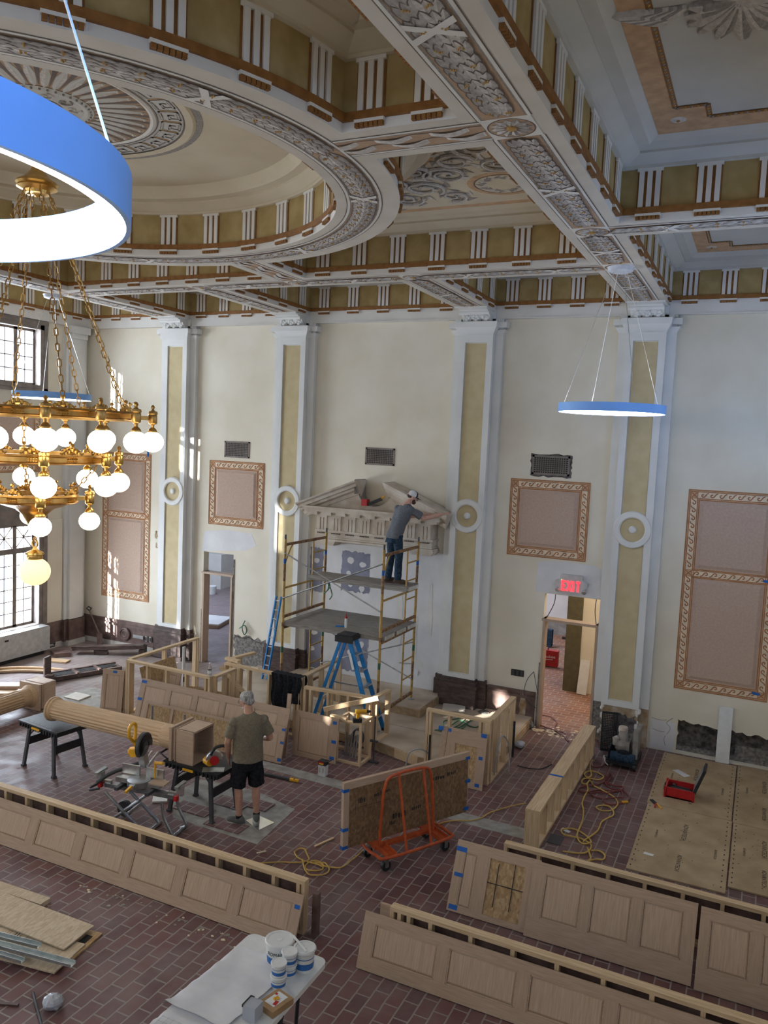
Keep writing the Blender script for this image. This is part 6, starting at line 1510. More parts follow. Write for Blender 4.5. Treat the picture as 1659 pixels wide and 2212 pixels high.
# red tool case, open
def toolbox():
    t = thing('tool_case', 'open red tool case with dark lid on the subfloor sheet', 'tool case', (-.77, 12.55, .021)); x0, x1, y0, y1, z = -.98, -.58, 12.40, 12.74, .0225
    part('case_body', MB().bx(x0, x1, y0, y0 + .02, z, z + .15).bx(x0, x1, y1 - .02, y1, z, z + .15).bx(x0, x0 + .02, y0, y1, z, z + .15).bx(x1 - .02, x1, y0, y1, z, z + .15).bx(x0, x1, y0, y1, z, z + .02).bx(x0 - .015, x0 + .015, y0 - .012, y0 + .03, z, z + .16).bx(x1 - .02, x1 + .012, y0 - .012, y0 + .03, z, z + .15).bx(x0 - .015, x0 + .015, y1 - .03, y1 + .012, z, z + .16), K['red'], t)
    part('tray', MB().bx(x0 + .02, x1 - .02, y0 + .02, y1 - .02, z + .02, z + .06), K['blackp'], t)
    part('tool_roll', MB().bar((x0 + .05, y0 + .08, z + .085), (x1 - .04, y0 + .06, z + .085), .04, .03), K['yellow'], t); part('tools', MB().bar((x0 + .06, y0 + .2, z + .08), (x1 - .05, y0 + .16, z + .08), .03, .03).bar((x0 + .1, y0 + .27, z + .08), (x1 - .08, y0 + .25, z + .08), .02, .03).cyl((x0 + .08, y1 - .06, z + .1), (x0 + .12, y1 - .06, z + .1), .02), K['dgrey'], t)
    lid = MB(); lid.bar((x1 + .005, (y0 + y1) / 2, z + .13), (x1 + .13, (y0 + y1) / 2, z + .50), .36, .035, (1, 0, 0)); ld = part('lid', lid, K['blackp'], t)
    part('lid_lining', MB().bar((x1 - .012, (y0 + y1) / 2, z + .16), (x1 + .098, (y0 + y1) / 2, z + .48), .31, .006, (1, 0, 0)), K['steel'], t)
    part('latch', MB().bx(x0 - .03, x0 - .015, y0 + .1, y0 + .15, z + .06, z + .12).bx(x0 - .03, x0 - .015, y0 + .22, y0 + .27, z + .06, z + .12), K['blackp'], t)
toolbox()
solo('white_board', MB().add(*(lambda a: (a.v, a.f))(MB().box((0, 0, .47), (.21, .018, .94)).xf(placeM((-.275, 14.30, .022), .03, -.06)))), K['wplast'], 'tall white board leaning on the torn plaster at the right', 'board')
# engine machine and grate near the stripped pilaster
def machine():
    t = thing('engine_saw', 'dusty engine driven floor saw beside the stripped pilaster base', 'machine', (-1.75, 13.5, 0))
    part('skid', MB().bx(-1.98, -1.50, 13.16, 13.80, .06, .13).bx(-1.96, -1.94, 13.2, 13.9, .13, .30), K['blackp'], t)
    part('engine_block', MB().bx(-1.86, -1.66, 13.40, 13.68, .14, .36).cyl((-1.78, 13.55, .36), (-1.78, 13.55, .50), .09, .07).cyl((-1.88, 13.42, .30), (-1.88, 13.42, .42), .05).sphere((-1.80, 13.44, .28), .10, 10), K['mantelgrey'], t)
    part('air_filter', MB().lathe([(0, .56), (.07, .555), (.08, .52), (.075, .47), (0, .46)], (-1.80, 13.62, 0), 20).cyl((-1.93, 13.5, .36), (-1.86, 13.5, .40), .035), K['mantel'], t, smooth=True)
    part('side_guard', MB().box((-1.56, 13.6, .36), (.07, .46, .46), Matrix.Rotation(.05, 3, 'Y')).bx(-1.6, -1.52, 13.36, 13.42, .13, .62), K['concrete'], t)
    part('tank', MB().cyl((-1.92, 13.22, .17), (-1.54, 13.22, .17), .085), K['denim'], t, smooth=True); part('blue_bag', MB().sphere((-1.72, 13.24, .23), .10, 10, (1.2, .7, .7)), K['blackcloth'], t, smooth=True)
    for x in (-1.95, -1.53):
        for y in (13.2, 13.75): part('wheel', MB().cyl((x - .025, y, .061), (x + .025, y, .061), .06), K['blackp'], t, smooth=True)
    part('push_handle', MB().tube(bez([(-1.96, 13.2, .14), (-2.0, 13.08, .2), (-1.98, 13.05, .12), (-1.93, 13.08, .06)], 5), .012, 6), K['alu'], t, smooth=True)
machine()
t = thing('floor_grate', 'black square mesh grate leaning on the stripped pilaster', 'grate', (-2.05, 13.9, 0)); MG = placeM((-2.18, 13.84, .004), .25, -.10)
mb = MB(); w, h = .25, .66
for i in range(10): u = w * i / 9; mb.bx(u - .005, u + .005, -.012, .012, 0, h)
for j in range(24): u = h * j / 23; mb.bx(0, w, -.010, .010, u - .005, u + .005)
mb.bx(-.01, .012, -.016, .016, 0, h).bx(w - .012, w + .01, -.016, .016, 0, h).bx(0, w, -.016, .016, 0, .02).bx(0, w, -.016, .016, h - .02, h); mb.xf(MG); part('mesh_bars', mb, K['blackp'], t)
# cords
def cord(pts, m, label, r=.011, group=None, cat='cord', name='extension_cord'):
    mb = MB(); P = bez([(max(a, -2.20) if a > -2.45 else a, b, 0) for a, b in pts], 5); rr = random.Random(len(pts))
    Z = [r + .003 + .010 * (1 + math.sin(i * .37 + len(pts))) * .5 for i in range(len(P))]
    mb.tube([(p.x, p.y, z) for p, z in zip(P, Z)], r, 6); return solo(name, mb, K[m], label, cat, group, smooth=True)
YL=[(-5.29,7.69),(-4.97,7.93),(-4.87,8.01),(-4.74,8.06),(-4.67,8.11),(-4.64,8.21),(-4.74,8.32),(-4.8,8.38),(-4.87,8.38),(-4.89,8.31),(-4.87,8.25),(-4.79,8.18),(-4.7,8.16),(-4.61,8.15),(-4.48,8.15),(-4.41,8.14),(-4.44,8.2),(-4.54,8.22),(-4.6,8.15),(-4.6,8.05),(-4.53,7.99),(-4.45,8.01),(-4.39,8.08),(-4.41,8.15),(-4.47,8.19),(-4.55,8.18)]
YL2=[(-4.71,8.17),(-4.63,8.06),(-4.56,7.98),(-4.47,7.92),(-4.4,7.93),(-4.34,7.96),(-4.3,8.05),(-4.32,8.14),(-4.4,8.21),(-4.45,8.23),(-4.47,8.2),(-4.41,8.16),(-4.34,8.17),(-4.23,8.23),(-4.19,8.32),(-4.18,8.43),(-4.17,8.57),(-4.17,8.79)]
YC=[(-4.17,8.79),(-4.09,8.96),(-4.01,9.13),(-3.82,9.22),(-3.71,9.43),(-3.67,9.64),(-3.57,9.94),(-3.42,10.08),(-3.28,10.16),(-3.16,10.33),(-3.09,10.57),(-2.86,10.94),(-2.74,11.11)]
YR1=[(-2.31,13.26),(-2.24,13.03),(-2.14,12.78),(-2.1,12.61),(-2.13,12.51),(-2.22,12.58),(-2.22,12.68),(-2.14,12.78),(-2.04,12.79),(-1.94,12.7),(-1.92,12.6),(-1.97,12.51),(-2.09,12.49),(-2.17,12.42),(-2.19,12.31),(-2.15,12.24),(-2.1,12.25),(-2.09,12.37),(-2.08,12.42),(-1.99,12.24),(-1.87,12.15),(-1.73,12.06),(-1.64,11.98),(-1.56,11.79),(-1.58,11.58),(-1.64,11.48),(-1.74,11.43),(-1.81,11.48),(-1.8,11.56),(-1.73,11.63),(-1.64,11.6),(-1.57,11.48),(-1.56,11.36),(-1.61,11.22),(-1.66,11.06),(-1.66,10.89),(-1.67,10.75),(-1.71,10.57),(-1.76,10.44),(-1.77,10.37)]
YR2=[(-2.1,12.25),(-2.04,12.03),(-2.04,11.76),(-2.02,11.52),(-1.96,11.31),(-1.91,11.02),(-1.9,10.8),(-1.89,10.59),(-1.87,10.47),(-1.81,10.35),(-1.74,10.33),(-1.68,10.4),(-1.72,10.5),(-1.8,10.59),(-1.91,10.65),(-2.02,10.64),(-2.1,10.56),(-2.04,10.44),(-1.92,10.43),(-1.8,10.44),(-1.68,10.37),(-1.65,10.25),(-1.67,10.13),(-1.75,10.05),(-1.95,9.98)]
YR3=[(-1.64,10.19),(-1.56,10.24),(-1.49,10.2),(-1.45,10.13),(-1.46,10.04),(-1.54,9.99),(-1.62,9.89),(-1.6,9.99),(-1.64,10.11),(-1.69,10.23)]
RR=[(-2.25,13.16),(-2.14,12.99),(-2.02,13.09),(-2.0,13.28),(-1.93,13.09),(-1.9,12.73),(-1.85,12.42),(-1.81,12.68),(-1.85,12.83),(-1.89,12.44),(-2.01,12.23),(-2.1,12.15),(-2.17,12.04),(-2.13,11.93),(-2.05,11.91),(-1.97,12.05),(-1.85,12.16),(-1.65,12.2),(-1.59,12.3),(-1.59,12.44),(-1.73,12.4),(-1.86,12.46),(-1.75,12.29),(-1.59,12.3),(-1.48,12.18),(-1.43,12.04),(-1.49,11.9),(-1.56,11.75),(-1.66,11.69),(-1.76,11.75),(-1.75,11.85),(-1.58,11.99),(-1.53,12.07),(-1.61,12.29),(-1.75,12.06),(-1.87,12.04),(-1.98,11.95),(-1.91,11.84),(-1.79,11.82)]
DR=[(-3.81,15.24),(-3.49,15.03),(-3.32,15.01),(-3.16,14.79),(-3.13,14.5),(-3.04,14.31),(-2.87,14.24),(-2.75,13.92),(-2.88,14.12),(-3.1,14.33),(-3.39,14.45)]
BR=[(-3.23,12.39),(-3.06,12.36),(-2.94,12.39),(-2.85,12.49),(-2.76,12.73)]
GH=[(-4.79,12.69),(-4.66,12.73),(-4.59,12.91),(-4.52,13.23),(-4.52,13.56),(-4.63,13.54),(-4.73,13.37),(-4.8,13.14),(-4.66,12.87),(-4.5,12.83),(-4.39,13.04),(-4.43,13.38),(-4.38,13.6),(-4.22,13.51),(-4.2,13.24),(-4.35,13.24),(-4.57,13.38),(-4.63,13.06),(-4.74,12.81),(-4.59,12.73),(-4.48,12.98),(-4.45,13.27),(-4.43,13.57)]
cord(YL, 'ycord', 'yellow cord in small loops on the floor left of the drywall cart', .009)
cord(YL2, 'ycord', 'yellow cord running from the small loops to the drywall cart', .009)
cord(YC, 'ycord', 'tan cord running under the cart toward the corner frame', .009)
cord(YR1, 'ycord', 'yellow extension cord looping through the tangle beside the wide knee wall', .011)
cord(YR2, 'ycord', 'yellow extension cord hugging the wide knee wall in long loops', .011)
cord(YR3, 'ycord', 'yellow extension cord loop closest to the lower right stud frame', .011)
cord(RR, 'rcord', 'dark red extension cord coiled in front of the engine saw', .011)
solo('cord_plug', MB().cyl((-1.52, 11.86, .02), (-1.44, 11.92, .02), .02), K['yellow'], 'orange cord plug at the end of the dark red cord', 'plug', smooth=True)
cord(DR, 'rcord', 'red and yellow cord entering through the exit doorway', .009)
cord(BR, 'blackp', 'short black cable on the bricks left of the wide knee wall', .008)
mb = MB(); P = bez([(a, b, 0) for a, b in GH], 5); mb.tube([(p.x, p.y, .185 + .012 * (1 + math.sin(i * .4))) for i, p in enumerate(P)], .011, 6); solo('air_hose', mb, K['gcord'], 'green hose coiled on the platform behind the right corner frame', 'hose', smooth=True)
solo('board_scrap', MB().box((-4.92, 13.98, .20), (.42, .30, .04), Matrix.Rotation(.3, 3, 'Z')), K['soffit'], 'flat pale box lying on the platform by the dark pedestal', 'board')
mb = MB(); mb.lathe([(0, .19), (.09, .19), (.11, .175), (.11, .172)], (-4.38, 14.12, 0), 20); solo('metal_disc', mb, K['mirror'], 'shiny round metal disc on the platform by the wainscot', 'disc', smooth=True)
def crumple(c, s, seed, m, name, label, sc=(1, 1, .7)):
    mb = MB(); mb.sphere((0, 0, 0), 1, 18); r = random.Random(seed); a = [V((r.gauss(0, 1), r.gauss(0, 1), r.gauss(0, 1))).normalized() for _ in range(16)]; f = [r.uniform(2, 6) for _ in a]; p = [r.uniform(0, 6) for _ in a]
    nv = []
    for v in mb.v:
        q = V(v); k = 1 + sum(abs(math.sin(q.dot(d) * fr + ph)) - .6 for d, fr, ph in zip(a, f, p)) * .055
        nv.append((q.x * s * sc[0] * k + c[0], q.y * s * sc[1] * k + c[1], max(c[2], q.z * s * sc[2] * k + c[2] + s * sc[2] * .9)))
    mb.v = nv; return solo(name, mb, m, label, 'plastic bag')
frost = newmat('frosted film'); frost[2].inputs['Base Color'].default_value = (.62, .65, .72, 1); frost[2].inputs['Roughness'].default_value = .25; frost[2].inputs['Transmission Weight'].default_value = .35
crumple((-5.32, 4.93, .003), .085, 3, frost[0], 'plastic_bag', 'crumpled clear plastic bag on the bricks at the bottom left')
crumple((-3.42, 13.20, .003), .085, 4, frost[0], 'plastic_bag', 'crumpled clear plastic bag on the bricks near the exit doorway')
crumple((-3.55, 14.22, .003), .09, 5, K['rubble'], 'rubble_lump', 'dark lump of rubble beside the left exit jamb', (1, .7, .9))
# battery carton
t = thing('carton', 'small grey and black carton with an open flap standing on the bricks', 'carton', (-5.73, 10.47, 0), .1)
part('box', MB().bx(-5.79, -5.67, 10.42, 10.52, .002, .17), K['gbox'], t); part('top_band', MB().bx(-5.793, -5.667, 10.417, 10.523, .17, .235), K['blackp'], t); part('flap', MB().bar((-5.66, 10.47, .235), (-5.59, 10.47, .26), .10, .004), K['blackp'], t); part('yellow_print', MB().bx(-5.78, -5.70, 10.4155, 10.417, .185, .205), K['yellow'], t); part('red_print', MB().bx(-5.78, -5.69, 10.4155, 10.417, .21, .225), K['red'], t)
for x in (-5.76, -5.70): part('print_lines', MB().bx(x - .012, x - .008, 10.419, 10.42, .05, .13).bx(x, x + .003, 10.419, 10.42, .06, .13), K['dgrey'], t)
t = thing('spirit_level', 'long dark level with a yellow end lying on the bricks by the concrete strip', 'level', (-6.2, 10.04, 0)); part('body', MB().bar((-6.75, 9.99, .025), (-6.05, 10.04, .025), .05, .03), K['dgrey'], t); part('end', MB().bar((-6.05, 10.04, .025), (-5.91, 10.05, .025), .05, .032), K['yellow'], t); part('vial', MB().cyl((-5.98, 10.045, .04), (-5.98, 10.045, .043), .014), K['ink'], t)

# ------------------------------------------------------------------ folding table, papers, pails at the bottom
def ftable():
    t = thing('folding_table', 'white plastic folding table at the bottom edge covered with papers', 'table', (-3.40, 5.0, 0)); x0, x1, y0, y1 = -3.79, -3.01, 3.9, 5.72; r = .07
    P = []
    for cx, cy, a in ((x1 - r, y1 - r, 0), (x0 + r, y1 - r, 1), (x0 + r, y0 + r, 2), (x1 - r, y0 + r, 3)): P += [(cx + r * math.cos(PI / 2 * (a + k / 5)), cy + r * math.sin(PI / 2 * (a + k / 5))) for k in range(6)]
    part('table_top', MB().prism(P, lambda u, v, d: (u, v, d), .695, .74), K['wplast'], t)
    for y in (5.4, 4.2):
        part('leg', MB().tube([(-3.05, y - .15, .0), (-3.10, y, .69)], .016, 8), K['blackp'], t, smooth=True); part('leg', MB().tube([(-3.75, y - .15, .0), (-3.70, y, .69)], .016, 8), K['blackp'], t, smooth=True)
        part('leg_crossbar', MB().cyl((-3.08, y - .07, .35), (-3.72, y - .07, .35), .012), K['blackp'], t)
    part('leg_brace', MB().tube([(-3.02, 5.02, .70), (-2.98, 4.85, .45), (-2.99, 4.6, .2)], .013, 8).tube([(-2.99, 4.87, .50), (-3.12, 4.93, .55)], .012, 8), K['blackp'], t, smooth=True)
ftable()
def papersheet(x0, x1, y0, y1, z, label, seed, droop=0, rot=0, curl=0):
    r = random.Random(seed); nx, ny = 26, 30; ph = [r.uniform(0, 6) for _ in range(6)]; vs = []
    for i in range(nx + 1):
        for j in range(ny + 1):
            u, v = i / nx, j / ny; x = x0 + (x1 - x0) * u + .02 * math.sin(v * 7 + ph[0]) * (1 - u); y = y0 + (y1 - y0) * v + .012 * math.sin(u * 6 + ph[1])
            h = .010 + .010 * abs(math.sin(u * 5 + v * 3 + ph[2])) * abs(math.sin(v * 6 - u * 2 + ph[3])) + .006 * math.sin(v * 21 + ph[4]) ** 2
            zz = z + h
            if curl and v < .06: zz += .03 * (1 - v / .06)
            ex = max(0, -3.795 - x)
            if ex > 0: zz -= ex * 1.2
            vs.append((x, y, zz))
    mb = MB(); m = ny + 1; mb.add(vs, [(i * m + j, (i + 1) * m + j, (i + 1) * m + j + 1, i * m + j + 1) for i in range(nx) for j in range(ny)])
    mb.add([(a, b, c - .002) for a, b, c in vs], [(i * m + j, i * m + j + 1, (i + 1) * m + j + 1, (i + 1) * m + j) for i in range(nx) for j in range(ny)])
    mb.xf(Matrix.Translation(((x0 + x1) / 2, (y0 + y1) / 2, 0)) @ Matrix.Rotation(rot, 4, 'Z') @ Matrix.Translation((-(x0 + x1) / 2, -(y0 + y1) / 2, 0)))
    return solo('paper_sheet', mb, K['paper'], label, 'paper', smooth=True)
papersheet(-3.86, -3.24, 4.62, 5.50, .742, 'large creased white paper spread over the folding table', 3, rot=-.10, curl=1)
DS = papersheet(-3.80, -3.20, 4.05, 4.66, .741, 'drawing sheet with faint plan lines at the very bottom of the photo', 6, rot=-.06)
PL = MB()
for k in range(7): PL.bx(-3.75 + .05 * k, -3.748 + .05 * k, 4.30, 4.52, .768, .7685)
for k in range(5): PL.bx(-3.76, -3.42, 4.31 + .05 * k, 4.312 + .05 * k, .768, .7685)
part('plan_drawing', PL, K['greycord'], DS)
def pail(x, y, z, r, h, label, band=True, handle=False, word=None, grp='white plaster pails'):
    t = thing('plaster_pail', label, 'pail', (x, y, z), 0, grp)
    part('tub', MB().lathe([(0, z), (r * .86, z), (r * .97, z + h * .86), (r * .97, z + h * .88), (r * 1.0, z + h * .88)], (x, y, 0), 32), K['wplast'], t, smooth=True)
    part('lid', MB().lathe([(r * 1.02, z + h * .86), (r * 1.06, z + h * .88), (r * 1.06, z + h * .96), (r * 1.0, z + h), (r * .86, z + h), (r * .84, z + h * .97), (r * .22, z + h * .97), (r * .2, z + h * .985), (r * .1, z + h * .985), (0, z + h * .98)], (x, y, 0), 32), K['wplast'], t, smooth=True)
    if band: part('label_band', MB().lathe([(r * .905, z + h * .16), (r * .945, z + h * .44)], (x, y, 0), 32, a0=-2.6, a1=.6).lathe([(r * .96, z + h * .62), (r * .963, z + h * .66)], (x, y, 0), 32, a0=-2.2, a1=.3), K['bucketblue'], t, smooth=True)
    if handle: part('bail_handle', MB().tube([(x + r * 1.05 * math.cos(a), y + r * 1.05 * math.sin(a), z + h * .9 + .01) for a in [.2 + i * PI / 14 for i in range(15)]], .006, 6), K['wplast'], t, smooth=True)
    if word:
        for txt, zz, sz in word:
            tm = text_mb(txt, sz); a0 = math.atan2(-y, -x) - .30; nv = []
            for (u, v, w) in tm.v: a = a0 + u / r; rr = r * .955 + .003 + w; nv.append((x + rr * math.cos(a), y + rr * math.sin(a), z + zz + v))
            tm.v = nv; part('lettering', tm, K['ink'], t)
    return t
pail(-3.36, 5.50, .742, .115, .20, 'largest white pail lettered ROMAN on the folding table', False, True, [('ROMAN', .12, .042)])
PB = bpy.data.objects  # label strip of the large pail
t = [o for o in PB if o.get('label', '').startswith('largest white pail')][0]
part('label_band', MB().lathe([(.101, .765), (.106, .825)], (-3.36, 5.50, 0), 32, a0=-2.4, a1=.2), K['bucketblue'], t, smooth=True)
pail(-3.13, 5.52, .742, .088, .19, 'medium white pail with blue label at the right end of the table', True, True)
pail(-3.20, 5.40, .742, .062, .095, 'small pail under another, in the stack next to the medium pail'); pail(-3.20, 5.40, .839, .064, .105, 'small pail on top of the stack next to the medium pail')
pail(-3.20, 5.24, .742, .064, .095, 'lower small pail of the front stack beside the paper'); pail(-3.20, 5.24, .839, .062, .105, 'upper small pail of the front stack beside the paper')
solo('stir_stick', MB().bar((-3.28, 5.58, .948), (-3.08, 5.46, .942), .018, .006), K['wplast'], 'white stirring stick lying across the pail lids', 'stick')
t = thing('cardboard_box', 'flat brown cardboard box with a white label and yellow plugs on the table', 'box', (-3.08, 5.02, .742), .0); part('box', MB().box((-3.09, 5.03, .768), (.17, .22, .05), Matrix.Rotation(-.25, 3, 'Z')), K['card'], t); part('label_card', MB().box((-3.09, 5.04, .794), (.10, .15, .002), Matrix.Rotation(-.25, 3, 'Z')), K['wplast'], t)
part('ear_plugs', MB().cyl((-3.11, 5.03, .80), (-3.07, 5.05, .80), .01).cyl((-3.09, 5.06, .80), (-3.10, 5.02, .803), .01), K['yellow'], t); part('label_print', MB().box((-3.12, 5.09, .7955), (.02, .02, .001)).box((-3.07, 5.0, .7955), (.03, .05, .001)), K['red'], t)
t = thing('glass_jar', 'clear square container with a dark edge at the bottom of the table', 'container', (-3.17, 4.84, .742)); part('container', MB().bx(-3.23, -3.12, 4.79, 4.90, .743, .86), frost[0], t); part('rim', MB().bx(-3.235, -3.227, 4.785, 4.905, .845, .865).bx(-3.235, -3.2, 4.897, 4.905, .80, .865), K['ink'], t); part('contents', MB().bx(-3.21, -3.14, 4.81, 4.88, .745, .79), K['patch'], t)
# ------------------------------------------------------------------ strand board pile at the lower left
def flat(cx, cy, L, W_, z, th, rot, m, label, tilt=0, name='strand_board', marks=None, group='strand boards piled at lower left'):
    T = placeM((cx, cy, z), rot, tilt); t = thing(name, label, 'sheet material', group=group, M=T); part('board', MB().bx(-L / 2, L / 2, -W_ / 2, W_ / 2, 0, th), K[m], t, local=True)
    if marks:
        mk = MB()
        for (a, b, c, d) in marks: mk.bx(a, b, c, d, th, th + .0008)
        part('printed_mark', mk, K['ink'], t, local=True)
    return t
flat(-6.42, 5.56, 1.5, .52, .003, .018, .13, 'osb', 'lowest strand board of the pile with dark printed edge', marks=[(.60, .72, -.2, -.02), (.62, .70, .05, .18)])
flat(-6.46, 5.33, 1.6, .46, .022, .016, .16, 'osbpale', 'middle strand board of the pile under the steel studs', marks=[(.0, .004, -.02, .2), (.2, .204, -.02, .2), (.06, .07, .0, .16), (.09, .10, .03, .16), (.12, .13, .02, .13)])
flat(-6.60, 5.68, 1.6, .40, .060, .014, .02, 'osbpale', 'topmost strand board of the pile, tapering across the middle one', tilt=.05)
flat(-7.05, 5.98, .9, .14, .003, .05, .05, 'osbpale', 'small strand board offcut behind the pile at the left edge')
def ustud(a, b, w, label):
    mb = MB(); a = V(a); b = V(b); d = (b - a).normalized(); n = V((-d.y, d.x, 0)) * w / 2
    mb.bar(a, b, w, .003).bar(a + n + V((0, 0, .015)), b + n + V((0, 0, .015)), .003, .03).bar(a - n + V((0, 0, .015)), b - n + V((0, 0, .015)), .003, .03); return solo('steel_stud', mb, K['galv'], label, 'steel stud', 'steel studs on the board pile')
ustud((-6.9, 5.12, .092), (-5.50, 5.33, .092), .07, 'longest steel stud lying across the strand board pile'); ustud((-6.9, 5.22, .098), (-5.98, 5.37, .098), .06, 'darker short steel stud behind the long one'); ustud((-6.9, 5.03, .085), (-5.95, 5.15, .085), .05, 'short pale steel stud in front of the long one')
solo('steel_rod', MB().cyl((-5.60, 4.96, .02), (-5.20, 4.70, .02), .012), K['dgrey'], 'thin dark rod on the bricks left of the plastic bag', 'rod', smooth=True)
solo('wood_strip', MB().bar((-5.95, 4.66, .01), (-5.60, 4.80, .01), .03, .015), K['darkwood2'], 'dark wooden strip at the lower left corner', 'strip')

# ------------------------------------------------------------------ things in the far left corner
t = thing('radiator_unit', 'long white fan coil cabinet under the left window', 'radiator', (-14.4, 12.1, 0)); part('cabinet', MB().bx(XL + .07, -14.28, 10.6, 13.05, .10, .62), K['exitbody'], t); part('top_grille', MB().bx(XL + .08, -14.29, 10.6, 13.04, .62, .64), K['alu'], t); part('plinth', MB().bx(XL + .10, -14.36, 10.65, 12.95, .002, .10), K['ink'], t); part('badge', MB().bx(-14.282, -14.278, 11.85, 11.95, .50, .54), K['ink'], t)
part('supply_pipe', MB().tube([(-14.45, 13.05, .18), (-14.45, 13.35, .16), (-14.52, 13.4, .10)], .02, 8).tube([(-14.40, 13.05, .1), (-14.40, 13.3, .1)], .02, 8), K['dgrey'], t, smooth=True)
t = thing('shovel', 'old shovel leaning in the left corner of the room', 'shovel', (-13.9, 14.2, 0)); part('shaft', MB().cyl((-13.92, 14.20, .25), (-14.36, 14.30, .75), .018), K['darkwood2'], t, smooth=True); part('grip', MB().tube([(-14.36, 14.30, .75), (-14.43, 14.28, .80), (-14.42, 14.33, .84), (-14.36, 14.36, .80), (-14.36, 14.30, .75)], .014, 6), K['blackp'], t); part('blade', MB().bar((-13.86, 14.15, .01), (-13.93, 14.20, .28), .16, .02, (0, 1, 0)), K['darkwood2'], t)
t = thing('entablature_piece', 'long dark wooden moulding lying before the left far wall', 'moulding', (-13.2, 14.0, 0)); part('moulding', MB().bar((-13.85, 13.35, .12), (-12.45, 14.12, .20), .28, .05).bar((-13.85, 13.30, .16), (-12.45, 14.07, .24), .18, .03), K['darkwood'], t); part('block', MB().box((-13.3, 13.62, .05), (.3, .12, .09), Matrix.Rotation(.5, 3, 'Z')), K['darkwood'], t); part('block', MB().box((-12.5, 14.08, .08), (.12, .3, .15), Matrix.Rotation(.5, 3, 'Z')), K['darkwood'], t)
t = thing('wooden_grille', 'dark slatted wooden grille lying on the floor at left', 'grille', M=placeM((-12.45, 12.30, .02), math.radians(68))); part('frame', MB().bx(-.72, .72, -.19, .19, 0, .08), K['darkwood'], t, local=True)
sl = MB()
for k in range(44):
    if k in (14, 15, 29, 30): continue
    u = -.66 + k * .03; sl.bx(u, u + .014, -.11, .10, .08, .092)
part('slats', sl, K['ink'], t, local=True); part('edge_strip', MB().bx(-.72, .72, .12, .19, .08, .105).bx(-.24, -.19, -.19, .19, .08, .11).bx(.22, .27, -.19, .19, .08, .11), K['darkwood2'], t, local=True)
t = thing('dark_post', 'short dark upright board standing at the end of the slatted grille', 'board', (-12.72, 11.55, 0)); part('board', MB().box((-12.78, 11.62, .245), (.05, .20, .48), Matrix.Rotation(.3, 3, 'Z')), K['darkwood'], t); part('block', MB().box((-12.62, 11.52, .06), (.22, .16, .11), Matrix.Rotation(.3, 3, 'Z')).box((-12.58, 11.5, .14), (.14, .12, .06), Matrix.Rotation(.5, 3, 'Z')), K['darkwood'], t)
mb = MB()
for k in range(5):
    rr = 2.1 - .085 * k; cx, cy = -12.35, 10.9 + 1.0
    mb.mat(K['column']).tube([(cx + rr * math.cos(a) - .0, cy - 1.1 + rr * .72 * math.sin(a), .02 + .022 * (k % 3)) for a in [PI * .50 + PI * .52 * i / 24 for i in range(25)]], .034, 6)
solo('arch_moulding', mb, None, 'curved arch shaped wooden moulding lying on the floor at the left edge', 'moulding', smooth=True)
for k, (a, b, w, h, z, lb, m) in enumerate((((-13.6, 9.9), (-12.35, 10.75), .26, .05, .19, 'topmost pale board of the timber stack at the left edge', 'oakx'), ((-13.5, 9.6), (-12.35, 10.5), .30, .09, .11, 'thick tan board in the timber stack at the left edge', 'column'), ((-13.3, 9.3), (-12.2, 10.3), .34, .06, .033, 'lowest board of the timber stack at the left edge', 'oakx'))):
    timber((a[0], a[1], z), (b[0], b[1], z), w, h, lb, m, 'stacked_board', 'timber stack at the left edge')
timber((-13.85, 12.6, .02), (-13.4, 12.75, .02), .22, .03, 'short pale board beside the white cabinet', 'column', 'board_offcut')
scrap([(-14.2, 13.0), (-14.0, 13.25), (-13.7, 13.1), (-13.9, 12.85)], .003, .09, 'darkwood2', 'wood_block', 'brown wooden block under the end of the white cabinet', 'block')
# ------------------------------------------------------------------ adjoining rooms
t = thing('tool_case', 'red hard case with white script seen through the exit doorway', 'tool case', (-4.25, 18.6, 0)); part('shell', MB().bx(-4.85, -4.03, 18.5, 18.64, .03, .40), K['red'], t); part('handle', MB().tube([(-4.5, 18.57, .40), (-4.5, 18.57, .47), (-4.28, 18.57, .47), (-4.28, 18.57, .40)], .016, 6), K['blackp'], t)
tm = text_mb('Milwaukee', .105); tm.xf(Matrix.Translation((-4.31, 18.498, .25)) @ Matrix.Rotation(PI / 2, 4, 'X') @ Matrix.Rotation(.05, 4, 'Z')); part('lettering', tm, K['wplast'], t); part('underline', MB().bar((-4.52, 18.497, .16), (-4.14, 18.497, .195), .004, .014), K['wplast'], t)
t = thing('tool_case', 'dark blue hard case standing behind the red case in the far room', 'tool case', (-4.8, 20.4, 0)); part('shell', MB().bx(-5.2, -4.62, 20.36, 20.52, .03, .46), K['denim'], t); part('handle', MB().tube([(-5.0, 20.44, .46), (-5.0, 20.44, .54), (-4.8, 20.44, .54), (-4.8, 20.44, .46)], .016, 6), K['blackp'], t)
solo('level_bar', MB().bx(-4.6, -3.8, 21.5, 21.56, .002, .06), K['ink'], 'dark slotted bar on the floor of the far room', 'bar')
solo('white_board', MB().bar((-3.12, 16.80, .01), (-3.10, 16.92, .72), .20, .02, (0, 1, 0)), K['wplast'], 'short white board leaning on the cream partition beyond the exit', 'board')
t = thing('drywall_stack', 'stack of pale boards on the floor of the left room', 'boards', (-13.3, 17.2, 0)); part('upper_board', MB().box((-13.7, 17.35, .10), (1.9, 1.0, .03), Matrix.Rotation(.25, 3, 'Z')), K['patch'], t); part('lower_board', MB().box((-13.7, 17.33, .045), (1.9, 1.0, .08), Matrix.Rotation(.25, 3, 'Z')), K['oakdx'], t)
